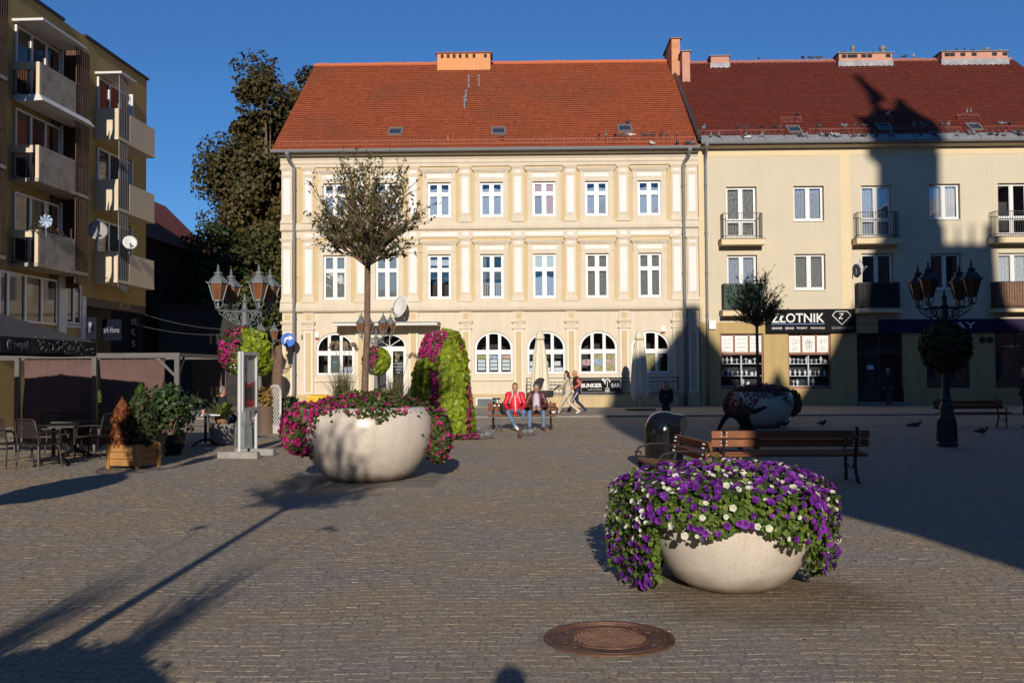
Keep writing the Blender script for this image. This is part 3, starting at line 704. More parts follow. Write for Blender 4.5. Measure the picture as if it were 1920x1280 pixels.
for i in range(int((X1-X0)/.39)): link('ridge_tile', rme, roof1, (X0+i*.39, RY, RZ+.03+RNG.normal(0,.008)))
def on_roof1(px, py):
    d = ray(px, py); nrm = np.array([0,-SA,CA]); q = np.array([0,HY+EY,EZ]); t = ((q-CAM)@nrm)/(d@nrm); p = CAM+d*t; return (p[0], p[1]-HY, p[2])
def skylight(parent, p, w, l, ca, sa, tilt=0.0):
    def T(x, s, h): return (p[0]+x, p[1]+s*ca-h*sa, p[2]+s*sa+h*ca)
    b = MB()
    def slab(x0,x1,s0,s1,h0,h1): b.add([T(x0,s0,h0),T(x1,s0,h0),T(x1,s1,h0),T(x0,s1,h0),T(x0,s0,h1),T(x1,s0,h1),T(x1,s1,h1),T(x0,s1,h1)], [(0,3,2,1),(4,5,6,7),(0,1,5,4),(1,2,6,5),(2,3,7,6),(3,0,4,7)])
    slab(-w/2,-w/2+.09,-l/2,l/2,0,.12); slab(w/2-.09,w/2,-l/2,l/2,0,.12); slab(-w/2+.09,w/2-.09,-l/2,-l/2+.1,0,.12); slab(-w/2+.09,w/2-.09,l/2-.1,l/2,0,.12)
    o = b.build('skylight', m_skyfr, parent)
    b = MB(); slab(-w/2+.09,w/2-.09,-l/2+.1,l/2-.1,.02,.07); b.build('pane', m_skygl, o)
m_skyfr = mat('skylight_frame', (.17,.175,.16), .4, .1, 4); m_skygl = mat('skylight_glass', (.03,.045,.075), .08, .1, 3, spec=.8)
for px, py in ((742,249),(935,248),(1171,243)): skylight(h1, on_roof1(px,py), .72, .85, CA, SA)
def snowguard(parent, x0, x1, s, ey, ez, ca, sa, m, name='snow_guard', h=.24, step=.09):
    b = MB()
    def T(x, s, h): return (x, ey+s*ca, ez+s*sa+h)
    b.bar(T(x0,s,.04),T(x1,s,.04),.02,.025); b.bar(T(x0,s,h),T(x1,s,h),.02,.025)
    k = int((x1-x0)/step)
    for i in range(k+1): b.bar(T(x0+i*step,s,.03),T(x0+i*step,s,h),.016,.016)
    o = b.build(name, m, parent); k = max(1,int((x1-x0)/1.0))
    bb = MB(); bb.bar((0,*T(0,s-.25,-.02)[1:]),(0,*T(0,s+.02,h+.03)[1:]),.035,.03); bb.bar((0,*T(0,s-.25,.02)[1:]),(0,*T(0,s+.35,.03)[1:]),.034,.02); bme_ = bb.mesh('guard_bracket', m)
    for i in range(k+1): link('guard_bracket', bme_, o, (x0+(x1-x0)*i/k,0,0))
    return o
m_guard = mat('clay_red_metal', (.36,.085,.035), .6, .1, 4); m_guard2 = mat('dark_red_metal', (.22,.045,.03), .6, .1, 4)
snowguard(h1, X0+.35, X1-.12, .5, EY, EZ, CA, SA, m_guard)
# vent pipes
for px, py, h in ((879,163,.5),(898,162,.5),(874,190,.45),(871,203,.5)):
    p = on_roof1(px,py); b = MB()
    b.lathe([(.10,-.1),(.09,.05),(.055,.08),(.055,h),(.09,h+.02),(.09,h+.10),(.03,h+.16)], 10, p); b.lathe([(.075,h*.45),(.085,h*.5),(.075,h*.55)], 10, p, cap=False); b.build('vent_pipe', m_zinc, h1, smooth=False)
p = on_roof1(840,262); b = MB(); b.lathe([(.09,-.05),(.08,.16),(.13,.18),(.13,.22),(.05,.27)], 10, p); b.build('vent_pipe', m_guard, h1)
# chimney with a row of flue openings
def chimney(parent, x0, x1, y0, y1, z0, z1, m, holes=(), cap=m_zinc, hh=.22, base=None, name='chimney'):
    b = MB(); b.box(x0,x1,y0,y1,z0,z1-.02)
    o = b.build(name, m, parent)
    b = MB(); b.box(x0-.09,x1+.09,y0-.09,y1+.09,z1,z1+.05); b.build('cap', cap, o)
    for (a, c) in holes:
        b = MB(); b.box(a,c,y0-.006,y0+.02,z1-.05-hh,z1-.05); b.build('flue_opening', m_dark, o)
    if base:
        b = MB(); b.box(x0-.05,x1+.05,y0-.05,y1,z0,z0+base); b.build('flashing', m_zinc_pale, o)
    return o
c0 = atY(821,105,HY+RY-.5); c1 = atY(920,131,HY+RY-.5)
chimney(h1, c0[0], c1[0], RY-.9, RY+.3, c1[2]-.6, c0[2], m_orange, [(c0[0]+.2+i*.34, c0[0]+.36+i*.34) for i in (0,1,2,3,4.1,5.3,7.2,8.2)], cap=mat('red_cap',(.30,.10,.06),.7))
c0 = atY(1255,73,HY+7.2); c1 = atY(1275,146,HY+7.2)
chimney(h1, c0[0]+.12, c1[0]+.02, 7.2, 10.2, c1[2]-.6, c0[2], mat('weathered_orange_render',(.58,.27,.13),.9,.2,2.5,dirt=(.40,.30,.22,.6),dscale=1.5), cap=mat('brown_cap',(.28,.15,.10),.8))
# gutter, downpipes
b = MB(); b.tube([(X0-.02,EY-.09,EZ-.05),(XR,EY-.09,EZ-.05)], .085, 10); b.box(X0-.02,XR,EY-.05,EY+.05,EZ-.12,EZ-.03); b.build('gutter', m_zinc, h1, smooth=False)
def downpipe(parent, xt, xb, zt, ybase, r=.075, m=m_zinc, dz=.75):
    b = MB(); b.tube([(xt,EY-.09,zt),(xt,EY-.06,zt-.18),(xt+.02*(1 if xb>xt else -1),EY+.1,zt-.30),(xb-(xb-xt)*.15,ybase-.12,zt-dz+.12),(xb,ybase-.10,zt-dz),(xb,ybase-.10,zt-dz-.3),(xb,ybase-.10,.9),(xb,ybase-.10,.12)], [.13,.10,r,r,r,r,r,r*1.15], 10)
    o = b.build('downpipe', m, parent, smooth=True)
    b = MB()
    for z in (1.7,4.4,6.4,8.3,10.6): b.lathe([(r+.015,-.04),(r+.015,.04)], 10, (xb,ybase-.10,z)); b.bar((xb,ybase-.1,z),(xb,ybase+.1,z),.03,.03)
    b.build('pipe_clamp', m, o)
downpipe(h1, -11.55, -11.32, EZ-.05, -.12); downpipe(h1, 7.62, 7.36, EZ-.05, -.12)
# alarm boxes, number plate
def alarm(x, z): 
    b = MB(); b.box(x-.10,x+.10,-.08,.05,z,z+.24); o = b.build('alarm_box', m_white, h1)
    b = MB(); b.box(x-.09,x+.09,-.085,.05,z-.07,z-.002); b.build('red_lens', mat('red_lens',(.35,.03,.02),.3), o)
alarm(6.35, 3.62); alarm(-10.25, 3.43)
b = MB(); b.box(-11.02,-10.78,-.03,.05,3.36,3.56); o = b.build('number_plate', mat('brown_enamel',(.06,.045,.02),.4), h1)
text('digits', '18', mat('gold_digits',(.5,.42,.2),.5), o, (-10.9,-.034,3.45), h=.10)
# ------------------------------------------------------------------ the plain house with the jeweller's
def hx(px, py): return atY(px, py, HY)[0]
def hz(px, py): return atY(px, py, HY)[2]
m_h2 = mat('grey_cream_render', (.60,.525,.385), .9, .03, .7, bump=.08, bscale=50, dirt=(.66,.55,.37,.6), dscale=.35, streak=.06)
m_h2b = mat('repainted_cream', (.70,.56,.35), .9, .03, 1.2, bump=.05, bscale=50)
m_ochre = mat('ochre_render', (.47,.34,.145), .9, .05, .9, streak=.15, bump=.08, bscale=50)
h2 = thing('plain_house', 'plain cream three storey house with shops below and dark red tiled roof', 'building', (0, HY, 0))
A0, A1 = 8.11, 27.4
WIN = [('door',1362,350,1419,445),('win',1488,348.5,1545,414),('door',1615,347.6,1672.6,443),('win',1742,344.6,1800.6,411),('door',1871.5,343.3,1929,440),
       ('door',1364,478,1420,579),('win',1490,476,1548,543),('door',1616,475,1676,577),('win',1744.6,475,1803,543),('door',1873,474,1932,576)]
OPS = []
for kd, a, t, c, bt in WIN:
    OPS.append((hx(a,(t+bt)/2), hx(c,(t+bt)/2), hz((a+c)/2,bt), hz((a+c)/2,t)))
GOPS = [(hx(1351,680),hx(1432,680),hz(1390,728),hz(1390,625)), (hx(1478,680),hx(1558,680),hz(1518,728),hz(1518,625)), (hx(1607,690),hx(1693,690),.14,hz(1650,624)),
        (hx(1737,680),hx(1818,680),hz(1777,728),hz(1777,623)), (hx(1866,680),hx(1950,680),hz(1905,728),hz(1905,622))]
zo = hz(1600,603); E2Y, E2Z, R2Y, R2Z = -.55, 12.62, 9.0, 19.28
b = MB(); wall(b, A0, A1, zo, 12.45, OPS, 0, .26)
b.add([(A1,0,0),(A1,18,0),(A1,18,12.4),(A1,9,19),(A1,0,12.4)], [(0,1,2,3,4)]); b.add([(A0,18,0),(A1,18,0),(A1,18,12.4),(A0,18,12.4)], [(0,1,2,3)])
b.build('upper_wall', m_h2, h2)
b = MB(); wall(b, A0, A1, .82, zo-.002, GOPS, -.015, .28); b.build('shop_wall', m_ochre, h2)
b = MB()
dr_ = GOPS[2]
for (a, c) in ((A0, dr_[0]), (dr_[1], A1)): b.box(a, c, -.05, .26, .05, .84)
b.build('plinth', m_ochre, h2)
b = MB(); b.box(A0,A1,-.012,.0,12.0,12.4); b.box(A0,A0+.38,-.012,.0,zo+.05,12.0)
for px in (1585,): b.box(hx(px-9,400),hx(px+9,400),-.010,0,zo+.05,12.0)
b.build('repainted_strip', m_h2b, h2)
b = MB(); b.prism([(A0,0,12.35),(A0,-.12,12.37),(A0,-.34,12.44),(A0,-.34,12.52),(A0,0,12.52)], (A1-A0,0,0)); b.build('eaves_board', m_cream, h2)
b = MB()
for (za, zb) in ((.1,4.3),(4.6,8.0),(8.3,12.0)): b.box(A0+.2,A1-.2,1.8,1.9,za,zb)
b.box(A0+.2,A1-.2,.3,1.8,4.3,4.45); b.box(A0+.2,A1-.2,.3,1.8,8.0,8.2); b.build('room_back', m_room, h2)
m_sheer2 = mat('patterned_curtain', (.30,.29,.25), .9, .5, 9)
CUR = [m_sheer2, m_sheer, m_sheer, m_white2, None, m_sheer, m_curtain_dark, None, None, m_curtain]
for i, ((kd, *_), (x0,x1,z0,z1)) in enumerate(zip(WIN, OPS)):
    w, h = x1-x0, z1-z0
    o = casement('balcony_door' if kd == 'door' else 'window', w-.02, h-.02, .33 if kd == 'door' else 0, h2, ((x0+x1)/2-.02, .20, z0+.01), fw=.07)
    if CUR[i] is not None:
        c = link('curtain', curtain_mesh(w*.9, h*.93, .03, 9, m=CUR[i]), o, (0,.14,.03))
        if i in (8,): c.scale = (.5,1,1)
    if kd == 'win':
        b = MB(); b.box(x0-.04,x1+.04,-.06,.2,z0-.04,z0); b.build('sill', m_white2, h2)
b = MB(); b.bar((hx(1779,540),-.02,hz(1779,541)),(hx(1797,478),.1,hz(1797,480)),.05,.05); 
def balcony(x0, x1, zb, zt, slab, m_mat=None, name='balcony'):
    dep = .62
    b = MB(); b.box(x0-.10,x1+.12,-dep-.08,0,slab,zb-.06); o = b.build(name, m_h2b, h2)
    b = MB(); b.box(x0-.14,x1+.16,-dep-.12,0,zb-.058,zb-.03); b.build('balcony_floor', m_concrete, o)
    for z in (zt, zb+.08): b = MB(); b.bar((x0,-dep,z),(x1,-dep,z),.035,.03); b.bar((x0,-dep,z),(x0,0,z),.035,.03); b.bar((x1,-dep,z),(x1,0,z),.035,.03); b.build('hand_rail', m_black, o)
    k = int((x1-x0)/.115)
    bm_ = MB(); bm_.box(-.009,.009,-.009,.009,zb-.03,zt-.01); me = bm_.mesh('baluster', m_black)
    for i in range(k+1): link('baluster', me, o, (x0+(x1-x0)*i/k, -dep, 0))
    for i in range(1,5):
        link('baluster', me, o, (x0,-dep*i/5,0)); link('baluster', me, o, (x1,-dep*i/5,0))
    if m_mat is not None:
        b = MB(); b.box(x0+.02,x1-.02,-dep+.015,-dep+.03,zb+.02,zt-.02); b.box(x0+.02,x0+.035,-dep+.03,0,zb+.02,zt-.02); b.box(x1-.035,x1-.02,-dep+.03,0,zb+.02,zt-.02); b.build('privacy_screen', m_mat, o)
    return o
m_mat_green = mat('dark_green_mesh', (.035,.075,.05), .8, .15, 5); m_mat_black = mat('black_mesh', (.012,.012,.013), .85, .2, 5); m_mat_brown = mat('brown_reed_mat', (.22,.12,.07), .85, .25, 9)
def fcor(px,py): p = atY(px,py,HY-.62); return p[0], p[2]
for (xa,xb,yt,yb,ys,mm) in ((1356,1429,400,446,459,None),(1609,1684,398,444,457,None),(1866,1945,396,442,455,None),(1358,1432,532,580,592,m_mat_green),(1611,1687,530,576,586,m_mat_black),(1868,1946,528,576,585,m_mat_brown)):
    x0, zt = fcor(xa,yt); x1, _ = fcor(xb,yt); _, zb = fcor(xa,yb); _, sl = fcor(xa,ys); balcony(x0,x1,zb,zt,sl,mm)
# shop windows
def shopwin(i, posters, busts):
    x0,x1,z0,z1 = GOPS[i]; w, h = x1-x0, z1-z0; cx = (x0+x1)/2
    b = MB(); zt = h*.615
    b.box(-w/2,-w/2+.07,-.03,.05,0,h); b.box(w/2-.07,w/2,-.03,.05,0,h); b.box(-w/2+.07,w/2-.07,-.03,.05,0,.10); b.box(-w/2+.07,w/2-.07,-.03,.05,h-.05,h); b.box(-w/2+.07,w/2-.07,-.04,.05,zt,zt+.09)
    for q in (-w/6-.02, w/6): b.box(q-.03,q+.05,-.035,.05,zt+.09,h-.05)
    o = b.build('shop_window', m_shopwood, h2, (cx,.12,z0))
    pm = MB(); pm.add([(-w/2+.07,0,.1),(w/2-.07,0,.1),(w/2-.07,0,zt),(-w/2+.07,0,zt)], [(0,1,2,3)]); pm.build('pane', m_glass_shop, o)
    b = MB(); b.box(-.03,.03,.10,.14,.1,zt)
    for z in (.10, zt*.36, zt*.72): b.box(-w/2+.07,w/2-.07,.08,.42,z,z+.03)
    b.build('display_shelf', m_white2, o)
    b = MB(); b.box(-w/2,w/2,.55,.6,0,h); b.build('display_back', mat('display_back',(.03,.032,.036),.8), o)
    ps = []
    for q, (l, r) in enumerate(((-w/2+.08,-w/6-.06),(-w/6+.04,w/6-.04),(w/6+.06,w/2-.08))):
        p = flat('poster', mat('pale_poster',(.80,.76,.72),.6,.02), l, r, zt+.11, h-.10, -.01, o); ps.append((p,(l+r)/2,r-l))  # evenly pale poster paper
    return o, ps, cx, z0, w, zt
m_ink = mat('grey_ink', (.12,.11,.11), .8)
o, ps, cx, z0, w, zt = shopwin(0, None, None)
hh = GOPS[0][3]-GOPS[0][2]
for (p, c, pw), words_ in zip(ps, (('BIŻUTERIA','ZŁOTO','SREBRO','ZEGARKI','NAPRAWA'),('SKUP','ZŁOTA','SREBRA','MONETY'),('PIERŚCIONKI','KOLCZYKI','ŁAŃCUSZKI','ZAMÓWIENIA'))):
    for q, s in enumerate(words_): text('lettering', s, m_ink, o, (c,-.016,hh-.28-q*.19), w=pw*(.45+.04*len(s)), h=.045, ext=.002)
o2, ps, cx2, z02, w2, zt2 = shopwin(1, None, None)
for (p, c, pw) in ps:
    for q in range(3): text('lettering', ('GRAWER','SERWIS','PROJEKT')[q], m_ink, o2, (c,-.016,zt2+.36-q*.085), w=pw*(.35+.15*q), h=.035, ext=.002)
def lines(name, segs, r, m, parent):
    b = MB()
    for a, c in segs: b.bar(a, c, r, r, 0, (0,1,0))
    return b.build(name, m, parent)
(p, c, pw) = ps[1]; zc = hh-.52; y = -.018
lines('gift_drawing', [((c-.13,y,zc-.13),(c+.13,y,zc-.13)),((c+.13,y,zc-.13),(c+.13,y,zc+.05)),((c-.13,y,zc-.13),(c-.13,y,zc+.05)),((c-.16,y,zc+.05),(c+.16,y,zc+.05)),((c-.16,y,zc+.12),(c+.16,y,zc+.12)),((c-.16,y,zc+.05),(c-.16,y,zc+.12)),((c+.16,y,zc+.05),(c+.16,y,zc+.12)),((c-.03,y,zc-.13),(c-.03,y,zc+.12)),((c+.03,y,zc-.13),(c+.03,y,zc+.12)),((c,y,zc+.12),(c-.09,y,zc+.22)),((c-.09,y,zc+.22),(c-.02,y,zc+.22)),((c,y,zc+.12),(c+.09,y,zc+.22)),((c+.09,y,zc+.22),(c+.02,y,zc+.22))], .014, m_ink, o2)
(p, c, pw) = ps[0]; zc = hh-.35
lines('shirt_drawing', [((c-.18,y,zc),(c-.12,y,zc+.09)),((c-.12,y,zc+.09),(c-.05,y,zc+.09)),((c-.05,y,zc+.09),(c,y,zc+.02)),((c,y,zc+.02),(c+.03,y,zc+.09)),((c-.12,y,zc),(c-.12,y,zc-.15)),((c-.12,y,zc-.15),(c+.02,y,zc-.15)),((c+.02,y,zc-.15),(c+.03,y,zc))]+[((c+.14+.08*math.cos(t),y,zc-.05+.08*math.sin(t)),(c+.14+.08*math.cos(t+.6),y,zc-.05+.08*math.sin(t+.6))) for t in np.arange(0,6.28,.6)], .012, m_ink, o2)
(p, c, pw) = ps[2]
lines('pendant_drawing', [((c-.14,y,zc-.12),(c-.08,y,zc+.08)),((c-.08,y,zc+.08),(c-.02,y,zc-.12)),((c-.02,y,zc-.12),(c-.14,y,zc-.12))]+[((c+.12+.07*math.cos(t),y,zc+.0+.09*math.sin(t)),(c+.12+.07*math.cos(t+.6),y,zc+.09*math.sin(t+.6))) for t in np.arange(0,6.28,.6)], .012, m_ink, o2)
m_bust = mat('cream_velvet', (.72,.68,.60), .9, .05, 6)
def bust_mesh(k):
    b = MB()
    if k == 0: b.lathe([(.05,0),(.05,.02),(.025,.05),(.06,.12),(.085,.19),(.05,.24),(.03,.27),(.03,.31),(0,.315)], 10, sy=.6)
    elif k == 1: b.lathe([(.07,0),(.10,.05),(.085,.14),(.04,.2),(0,.21)], 10, sy=.6)
    else: b.lathe([(.035,0),(.035,.03),(.02,.04),(.02,.22),(.05,.24),(0,.26)], 8); b.tube([(-.07,0,.2),(.07,0,.2)], .02, 8)
    return b.mesh('display_bust', m_bust, smooth=True)
bms = [bust_mesh(k) for k in range(3)]
for (cc, zz0, ww, ztt) in ((cx,z0,w,zt),(cx2,z02,w2,zt2)):
    cnt_ = {}
    for lev in range(3):
        z = zz0+(.13, ztt*.36+.03, ztt*.72+.03)[lev]
        x = cc-ww/2+.16
        while x < cc+ww/2-.12:
            if lev > 0 or RNG.random() < .45:
                cnt_[lev] = cnt_.get(lev,0)+1
                k = int(RNG.choice([0,0,1,2])); q = link('display_bust', bms[k], None, (x, HY+.12+.22+RNG.uniform(-.04,.06), z))
                s_ = RNG.uniform(.75,1.1); q.scale = (s_,s_,s_)
                tag(q, 'cream jewellery bust, %s from the left on the %s shelf of the %s shop window' % (nth(cnt_[lev]), ('bottom','middle','top')[lev], 'left' if cc == cx else 'right'), 'display bust', "jewellery busts in the jeweller's windows")
            x += RNG.uniform(.15,.26)
# dark shop door and the windows of the phone shop
x0,x1,z0,z1 = GOPS[2]; m_brown = mat('dark_brown_frame',(.055,.028,.018),.5)
b = MB(); w = x1-x0; H = z1-z0
b.box(-w/2,-w/2+.1,-.04,.05,0,H); b.box(w/2-.1,w/2,-.04,.05,0,H); b.box(-.07,.07,-.04,.05,0,H); b.box(-w/2+.1,-.07,-.04,.05,H*.70,H*.75); b.box(.07,w/2-.1,-.04,.05,H*.70,H*.75); b.box(-w/2+.1,-.07,-.03,.04,0,.55); b.box(-w/2+.1,w/2-.1,-.04,.05,H-.08,H)
sdoor = b.build('shop_door', m_brown, h2, ((x0+x1)/2,.18,z0))
for (l,r,a,c) in ((-w/2+.1,-.07,.55,H*.7),(-w/2+.1,-.07,H*.75,H-.08),(.07,w/2-.1,H*.75,H-.08)):
    pm = MB(); pm.add([(l,0,a),(r,0,a),(r,0,c),(l,0,c)], [(0,1,2,3)]); pm.build('pane', m_glass_shop, sdoor)
b = MB(); b.box(-.55,-.25,-.02,-.005,1.6,1.8); b.build('notice', m_white2, sdoor)
b = MB(); b.box(x0-.05,x1+.2,-.45,-.05,.08,.20); b.build('door_step', m_concrete, h2)
for i in (3,4):
    x0,x1,z0,z1 = GOPS[i]; w, H = x1-x0, z1-z0
    b = MB(); zt = H*.70
    b.box(-w/2,-w/2+.07,-.03,.05,0,H); b.box(w/2-.07,w/2,-.03,.05,0,H); b.box(-w/2+.07,w/2-.07,-.03,.05,0,.08); b.box(-w/2+.07,w/2-.07,-.03,.05,H-.06,H); b.box(-w/2+.07,w/2-.07,-.04,.05,zt,zt+.08); b.box(-.04,.04,-.035,.05,zt+.08,H-.06)
    o = b.build('shop_window', m_brown, h2, ((x0+x1)/2,.14,z0))
    for (l,r,a,c) in ((-w/2+.07,w/2-.07,.08,zt),(-w/2+.07,-.04,zt+.08,H-.06),(.04,w/2-.07,zt+.08,H-.06)):
        pm = MB(); pm.add([(l,0,a),(r,0,a),(r,0,c),(l,0,c)], [(0,1,2,3)]); pm.build('pane', m_glass, o)
# jeweller's fascia sign
sg = thing('shop_sign', 'long black jeweller sign with white lettering and a diamond outline', 'sign', (0, HY, 0))
s0 = atY(1436,580,HY-.2); s1 = atY(1605,623,HY-.2); sx0,sx1,sz0,sz1 = s0[0],s1[0],s1[2],s0[2]
m_signblk = mat('black_sign', (.008,.008,.009), .8, .1, 5, spec=.15)
b = MB(); b.box(sx0,sx1,-.20,-.017,sz0,sz1); b.build('board', m_signblk, sg)
def sp(px, py): p = atY(px,py,HY-.21); return p[0], p[2]
xc, zc = sp(1496,596); text('lettering', 'ZŁOTNIK', m_white, sg, (xc,-.212,zc), w=sp(1546,590)[0]-sp(1447,590)[0], h=.44, bold=.012)
xa, za = sp(1447,607.5); xb, _ = sp(1546,607.5); b = MB(); b.box(xa,xb,-.214,-.2,za-.015,za+.01); b.build('rule', mat('blue_rule',(.15,.3,.6),.5), sg)
for px, s, ww in ((1457,'GRAWER',.50),(1480.5,'SERWIS',.42),(1504,'PROJEKT',.50),(1533.5,'PRODUKCJA',.68)):
    xc, zc = sp(px,615.3); text('lettering', s, m_white, sg, (xc,-.208,zc), w=ww, h=.105, bold=.008)
xc, zc = sp(1579,614.5); text('lettering', 'ZŁOBROWSKI', mat('dim_grey_letters',(.25,.25,.25),.5), sg, (xc,-.206,zc), w=1.0, h=.12)
D = [sp(*q) for q in ((1567,583.5),(1588,583.5),(1595.5,591),(1578.5,608.5),(1560.5,591))]
b = MB()
for q, w_ in zip(D, D[1:]+D[:1]): b.bar((q[0],-.21,q[1]),(w_[0],-.21,w_[1]),.03,.035,0,(0,1,0))
b.build('diamond_outline', m_white, sg)
xc, zc = sp(1577,592.5); text('diamond_letter', 'Z', m_white, sg, (xc,-.212,zc), w=.26, h=.26, shear=.2)
# phone shop fascia
sg2 = thing('shop_sign', 'long dark violet phone shop sign half hidden behind the lamp post', 'sign', (0, HY, 0))
p0 = atY(1648,599,HY-.12); p1 = atY(1945,622,HY-.12); b = MB(); b.box(p0[0],p1[0],-.14,-.017,p1[2],p0[2]); b.build('board', mat('violet_sign',(.022,.012,.055),.6,.1,3,spec=.2), sg2)
xc, zc = atY(1795,609.5,HY-.15)[0], atY(1795,609.5,HY-.15)[2]; text('lettering', 'PLAY', m_white, sg2, (xc,-.15,zc), w=atY(1826,609,HY)[0]-atY(1757,609,HY)[0], h=.30)
# small wall fittings
b = MB(); b.box(-.16,.16,-.14,0,0,.40); o = b.build('meter_box', m_white, None, (hx(1335,610), HY-.02, hz(1335,617))); tag(o, 'small white cabinet fixed to the ochre wall left of the shop windows', 'wall box')
for px in (1841,1855):
    b = MB(); b.tube([(0,-.10,0),(0,0.0,0)], .14, 12); b.build('vent_cowl', m_black, h2, (hx(px,637),-.015,hz(px,637)), smooth=False)
b = MB(); b.tube([(0,0,0),(0,-.12,.02)], .05, 8); b.ball((0,-.15,-.02), .09, 10, 6); b.build('security_camera', m_white2, h2, (hx(1632,592),-.0,hz(1632,592)))
# roof
SL2 = math.hypot(R2Y-E2Y, R2Z-E2Z); CA2, SA2 = (R2Y-E2Y)/SL2, (R2Z-E2Z)/SL2
b = MB(); XA, XB = A0+.06, A1+.2
b.add([(XA,E2Y,E2Z),(XB,E2Y,E2Z),(XB,R2Y,R2Z),(XA,R2Y,R2Z),(XB,2*R2Y-E2Y,E2Z),(XA,2*R2Y-E2Y,E2Z)], [(0,1,2,3),(3,2,4,5)]); b.box(XA,XB,E2Y,0,E2Z-.1,E2Z-.01)
roof2 = b.build('roof', mat('roof_underlay_red',(.18,.04,.025),.9), h2)
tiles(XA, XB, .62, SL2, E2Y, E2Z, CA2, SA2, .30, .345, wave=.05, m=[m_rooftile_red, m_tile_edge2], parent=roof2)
def RP2(x, s, h): return (x, E2Y+s*CA2-h*SA2, E2Z+s*SA2+h*CA2)
# zinc sheets along the eaves
smb = MB(); smb.add([RP2(0,0,.02),RP2(.98,0,.02),RP2(.98,.66,.03),RP2(0,.66,.03),RP2(0,0,.0),RP2(.98,0,.0)], [(0,1,2,3),(4,5,1,0)]); smb.box(.97,.99,E2Y,E2Y+.5,E2Z-.0,E2Z+.05); sme = smb.mesh('eaves_sheet', m_zinc_pale)
for i in range(19): link('eaves_sheet', sme, roof2, (XA+i*1.02,0,RNG.normal(0,.006)))
rb = MB(); rb.tube([(0,0,0),(.42,0,0)], [.14,.16], 8); rme2 = rb.mesh('ridge_tile', mat('ridge_clay_red',(.25,.06,.04),.7,.3,5,dirt=(.5,.42,.38,.5),dscale=4))
for i in range(int((XB-XA)/.41)): link('ridge_tile', rme2, roof2, (XA+i*.41,R2Y,R2Z+.03+RNG.normal(0,.01)))
b = MB(); b.tube([(XA,E2Y-.09,E2Z-.09),(XB,E2Y-.09,E2Z-.09)], .085, 10); b.build('gutter', m_zinc, h2)
downpipe(h2, 8.42, 8.44, E2Z-.08, -.02, .06, dz=.9)
b = MB(); b.box(XA-.10,XA+.02,0,.12,0,.10); 
vb = MB(); vb.bar((XA-.05,E2Y,E2Z+.10),(XA-.05,R2Y,R2Z+.12),.16,.14); vb.build('verge_flashing', mat('dark_flashing',(.05,.045,.045),.5), roof2)
def on_roof2(px, py, h=0.0):
    d = ray(px, py); nrm = np.array([0,-SA2,CA2]); q = np.array([0,HY+E2Y,E2Z]); t = ((q-CAM)@nrm+h)/(d@nrm); p = CAM+d*t; return (p[0], p[1]-HY, p[2])
for px, py in ((1488,245),(1657,241),(1826,240)): skylight(h2, on_roof2(px,py), .68, .85, CA2, SA2)
def s_of(px, py): p = on_roof2(px, py); return p[0], (p[1]-E2Y)/CA2
SG = [(1310,1468,255),(1517,1641,252),(1676,1802,250),(1846,1935,247),(1463,1502,230),(1632,1672,228),(1795,1836,225)]
SGP = []
for xa, xb, py in SG:
    x0, s = s_of(xa, py); x1, _ = s_of(xb, py); snowguard(h2, x0, x1, s, E2Y, E2Z, CA2, SA2, m_guard2, h=.26); SGP.append((x0,x1,s))
def ch2(xa, ya, xb, yb, m, holes, y0=R2Y-.7, dep=1.2, base=.35):
    c0 = atY(xa,ya,HY+y0); c1 = atY(xb,yb,HY+y0)
    return chimney(h2, c0[0], c1[0], y0, y0+dep, c1[2]-.45, c0[2], m, [(c0[0]+(c1[0]-c0[0])*a, c0[0]+(c1[0]-c0[0])*a+.28) for a in holes], base=.75 if base else None, hh=.2), c0, c1
C1 = ch2(1333,106,1367,128,m_salmon,())
C2 = ch2(1573,101,1673,124,m_salmon,(.05,.16,.25,.42,.53,.88))
C3 = ch2(1766,98,1890,120,m_salmon,(.04,.12,.28,.45,.76,.92))
C4 = ch2(1279,97,1294,145,m_salmon,(),y0=6.4,dep=2.6,base=None)
for (px, r, h, ch) in ((1599,.10,.55,C2),(1655,.15,.5,C2),(1850,.14,.3,C3)):
    p = atY(px,100,HY+R2Y-.2); z = ch[1][2]; b = MB(); b.lathe([(r,0),(r,h*.6),(r*1.3,h*.62),(r*1.3,h),(0,h+.03)], 12, (p[0],R2Y-.2,z+.04)); b.build('flue_pipe', m_zinc, h2)
# ------------------------------------------------------------------ the flats on the left
def cw(xc, zc): # camera-frame ground position -> world
    return (xc*math.cos(PSI)-zc*math.sin(PSI), xc*math.sin(PSI)+zc*math.cos(PSI))
m_olive = mat('olive_render', (.40,.285,.095), .9, .06, 1.0, bump=.08, bscale=40, dirt=(.22,.16,.07,.5), dscale=.7)
m_conc_stain = mat('stained_concrete', (.42,.37,.29), .9, .18, 2.0, bump=.25, bscale=25, dirt=(.12,.10,.075,.85), dscale=1.6)
m_conc_cream = mat('cream_balcony', (.66,.54,.38), .85, .05, 2.0, bump=.08)
m_brownslat = mat('brown_slat', (.10,.045,.025), .6, .2, 6)
O = cw(-16.0, 38.3)
fl = thing('apartment_block', 'olive four storey block of flats with concrete balconies and brown bars', 'building', (O[0],O[1],0), rad(-2.0))
ZR = 14.45
bays = [(0.0, 'cream'), (-5.8, 'stain'), (-11.1, 'stain'), (-16.4,'stain')]
tops = [11.93, 9.19, 6.42]
b = MB()
b.box(-12,0,-24,-1.0,3.05,ZR); b.box(-12,0,-1.0,4.72,4.62,ZR); b.box(-12,-1.6,-1.0,4.72,0,4.62); b.box(-12,-.02,-24,-1.0,0,3.05)
wall_o = b.build('wall', m_olive, fl)
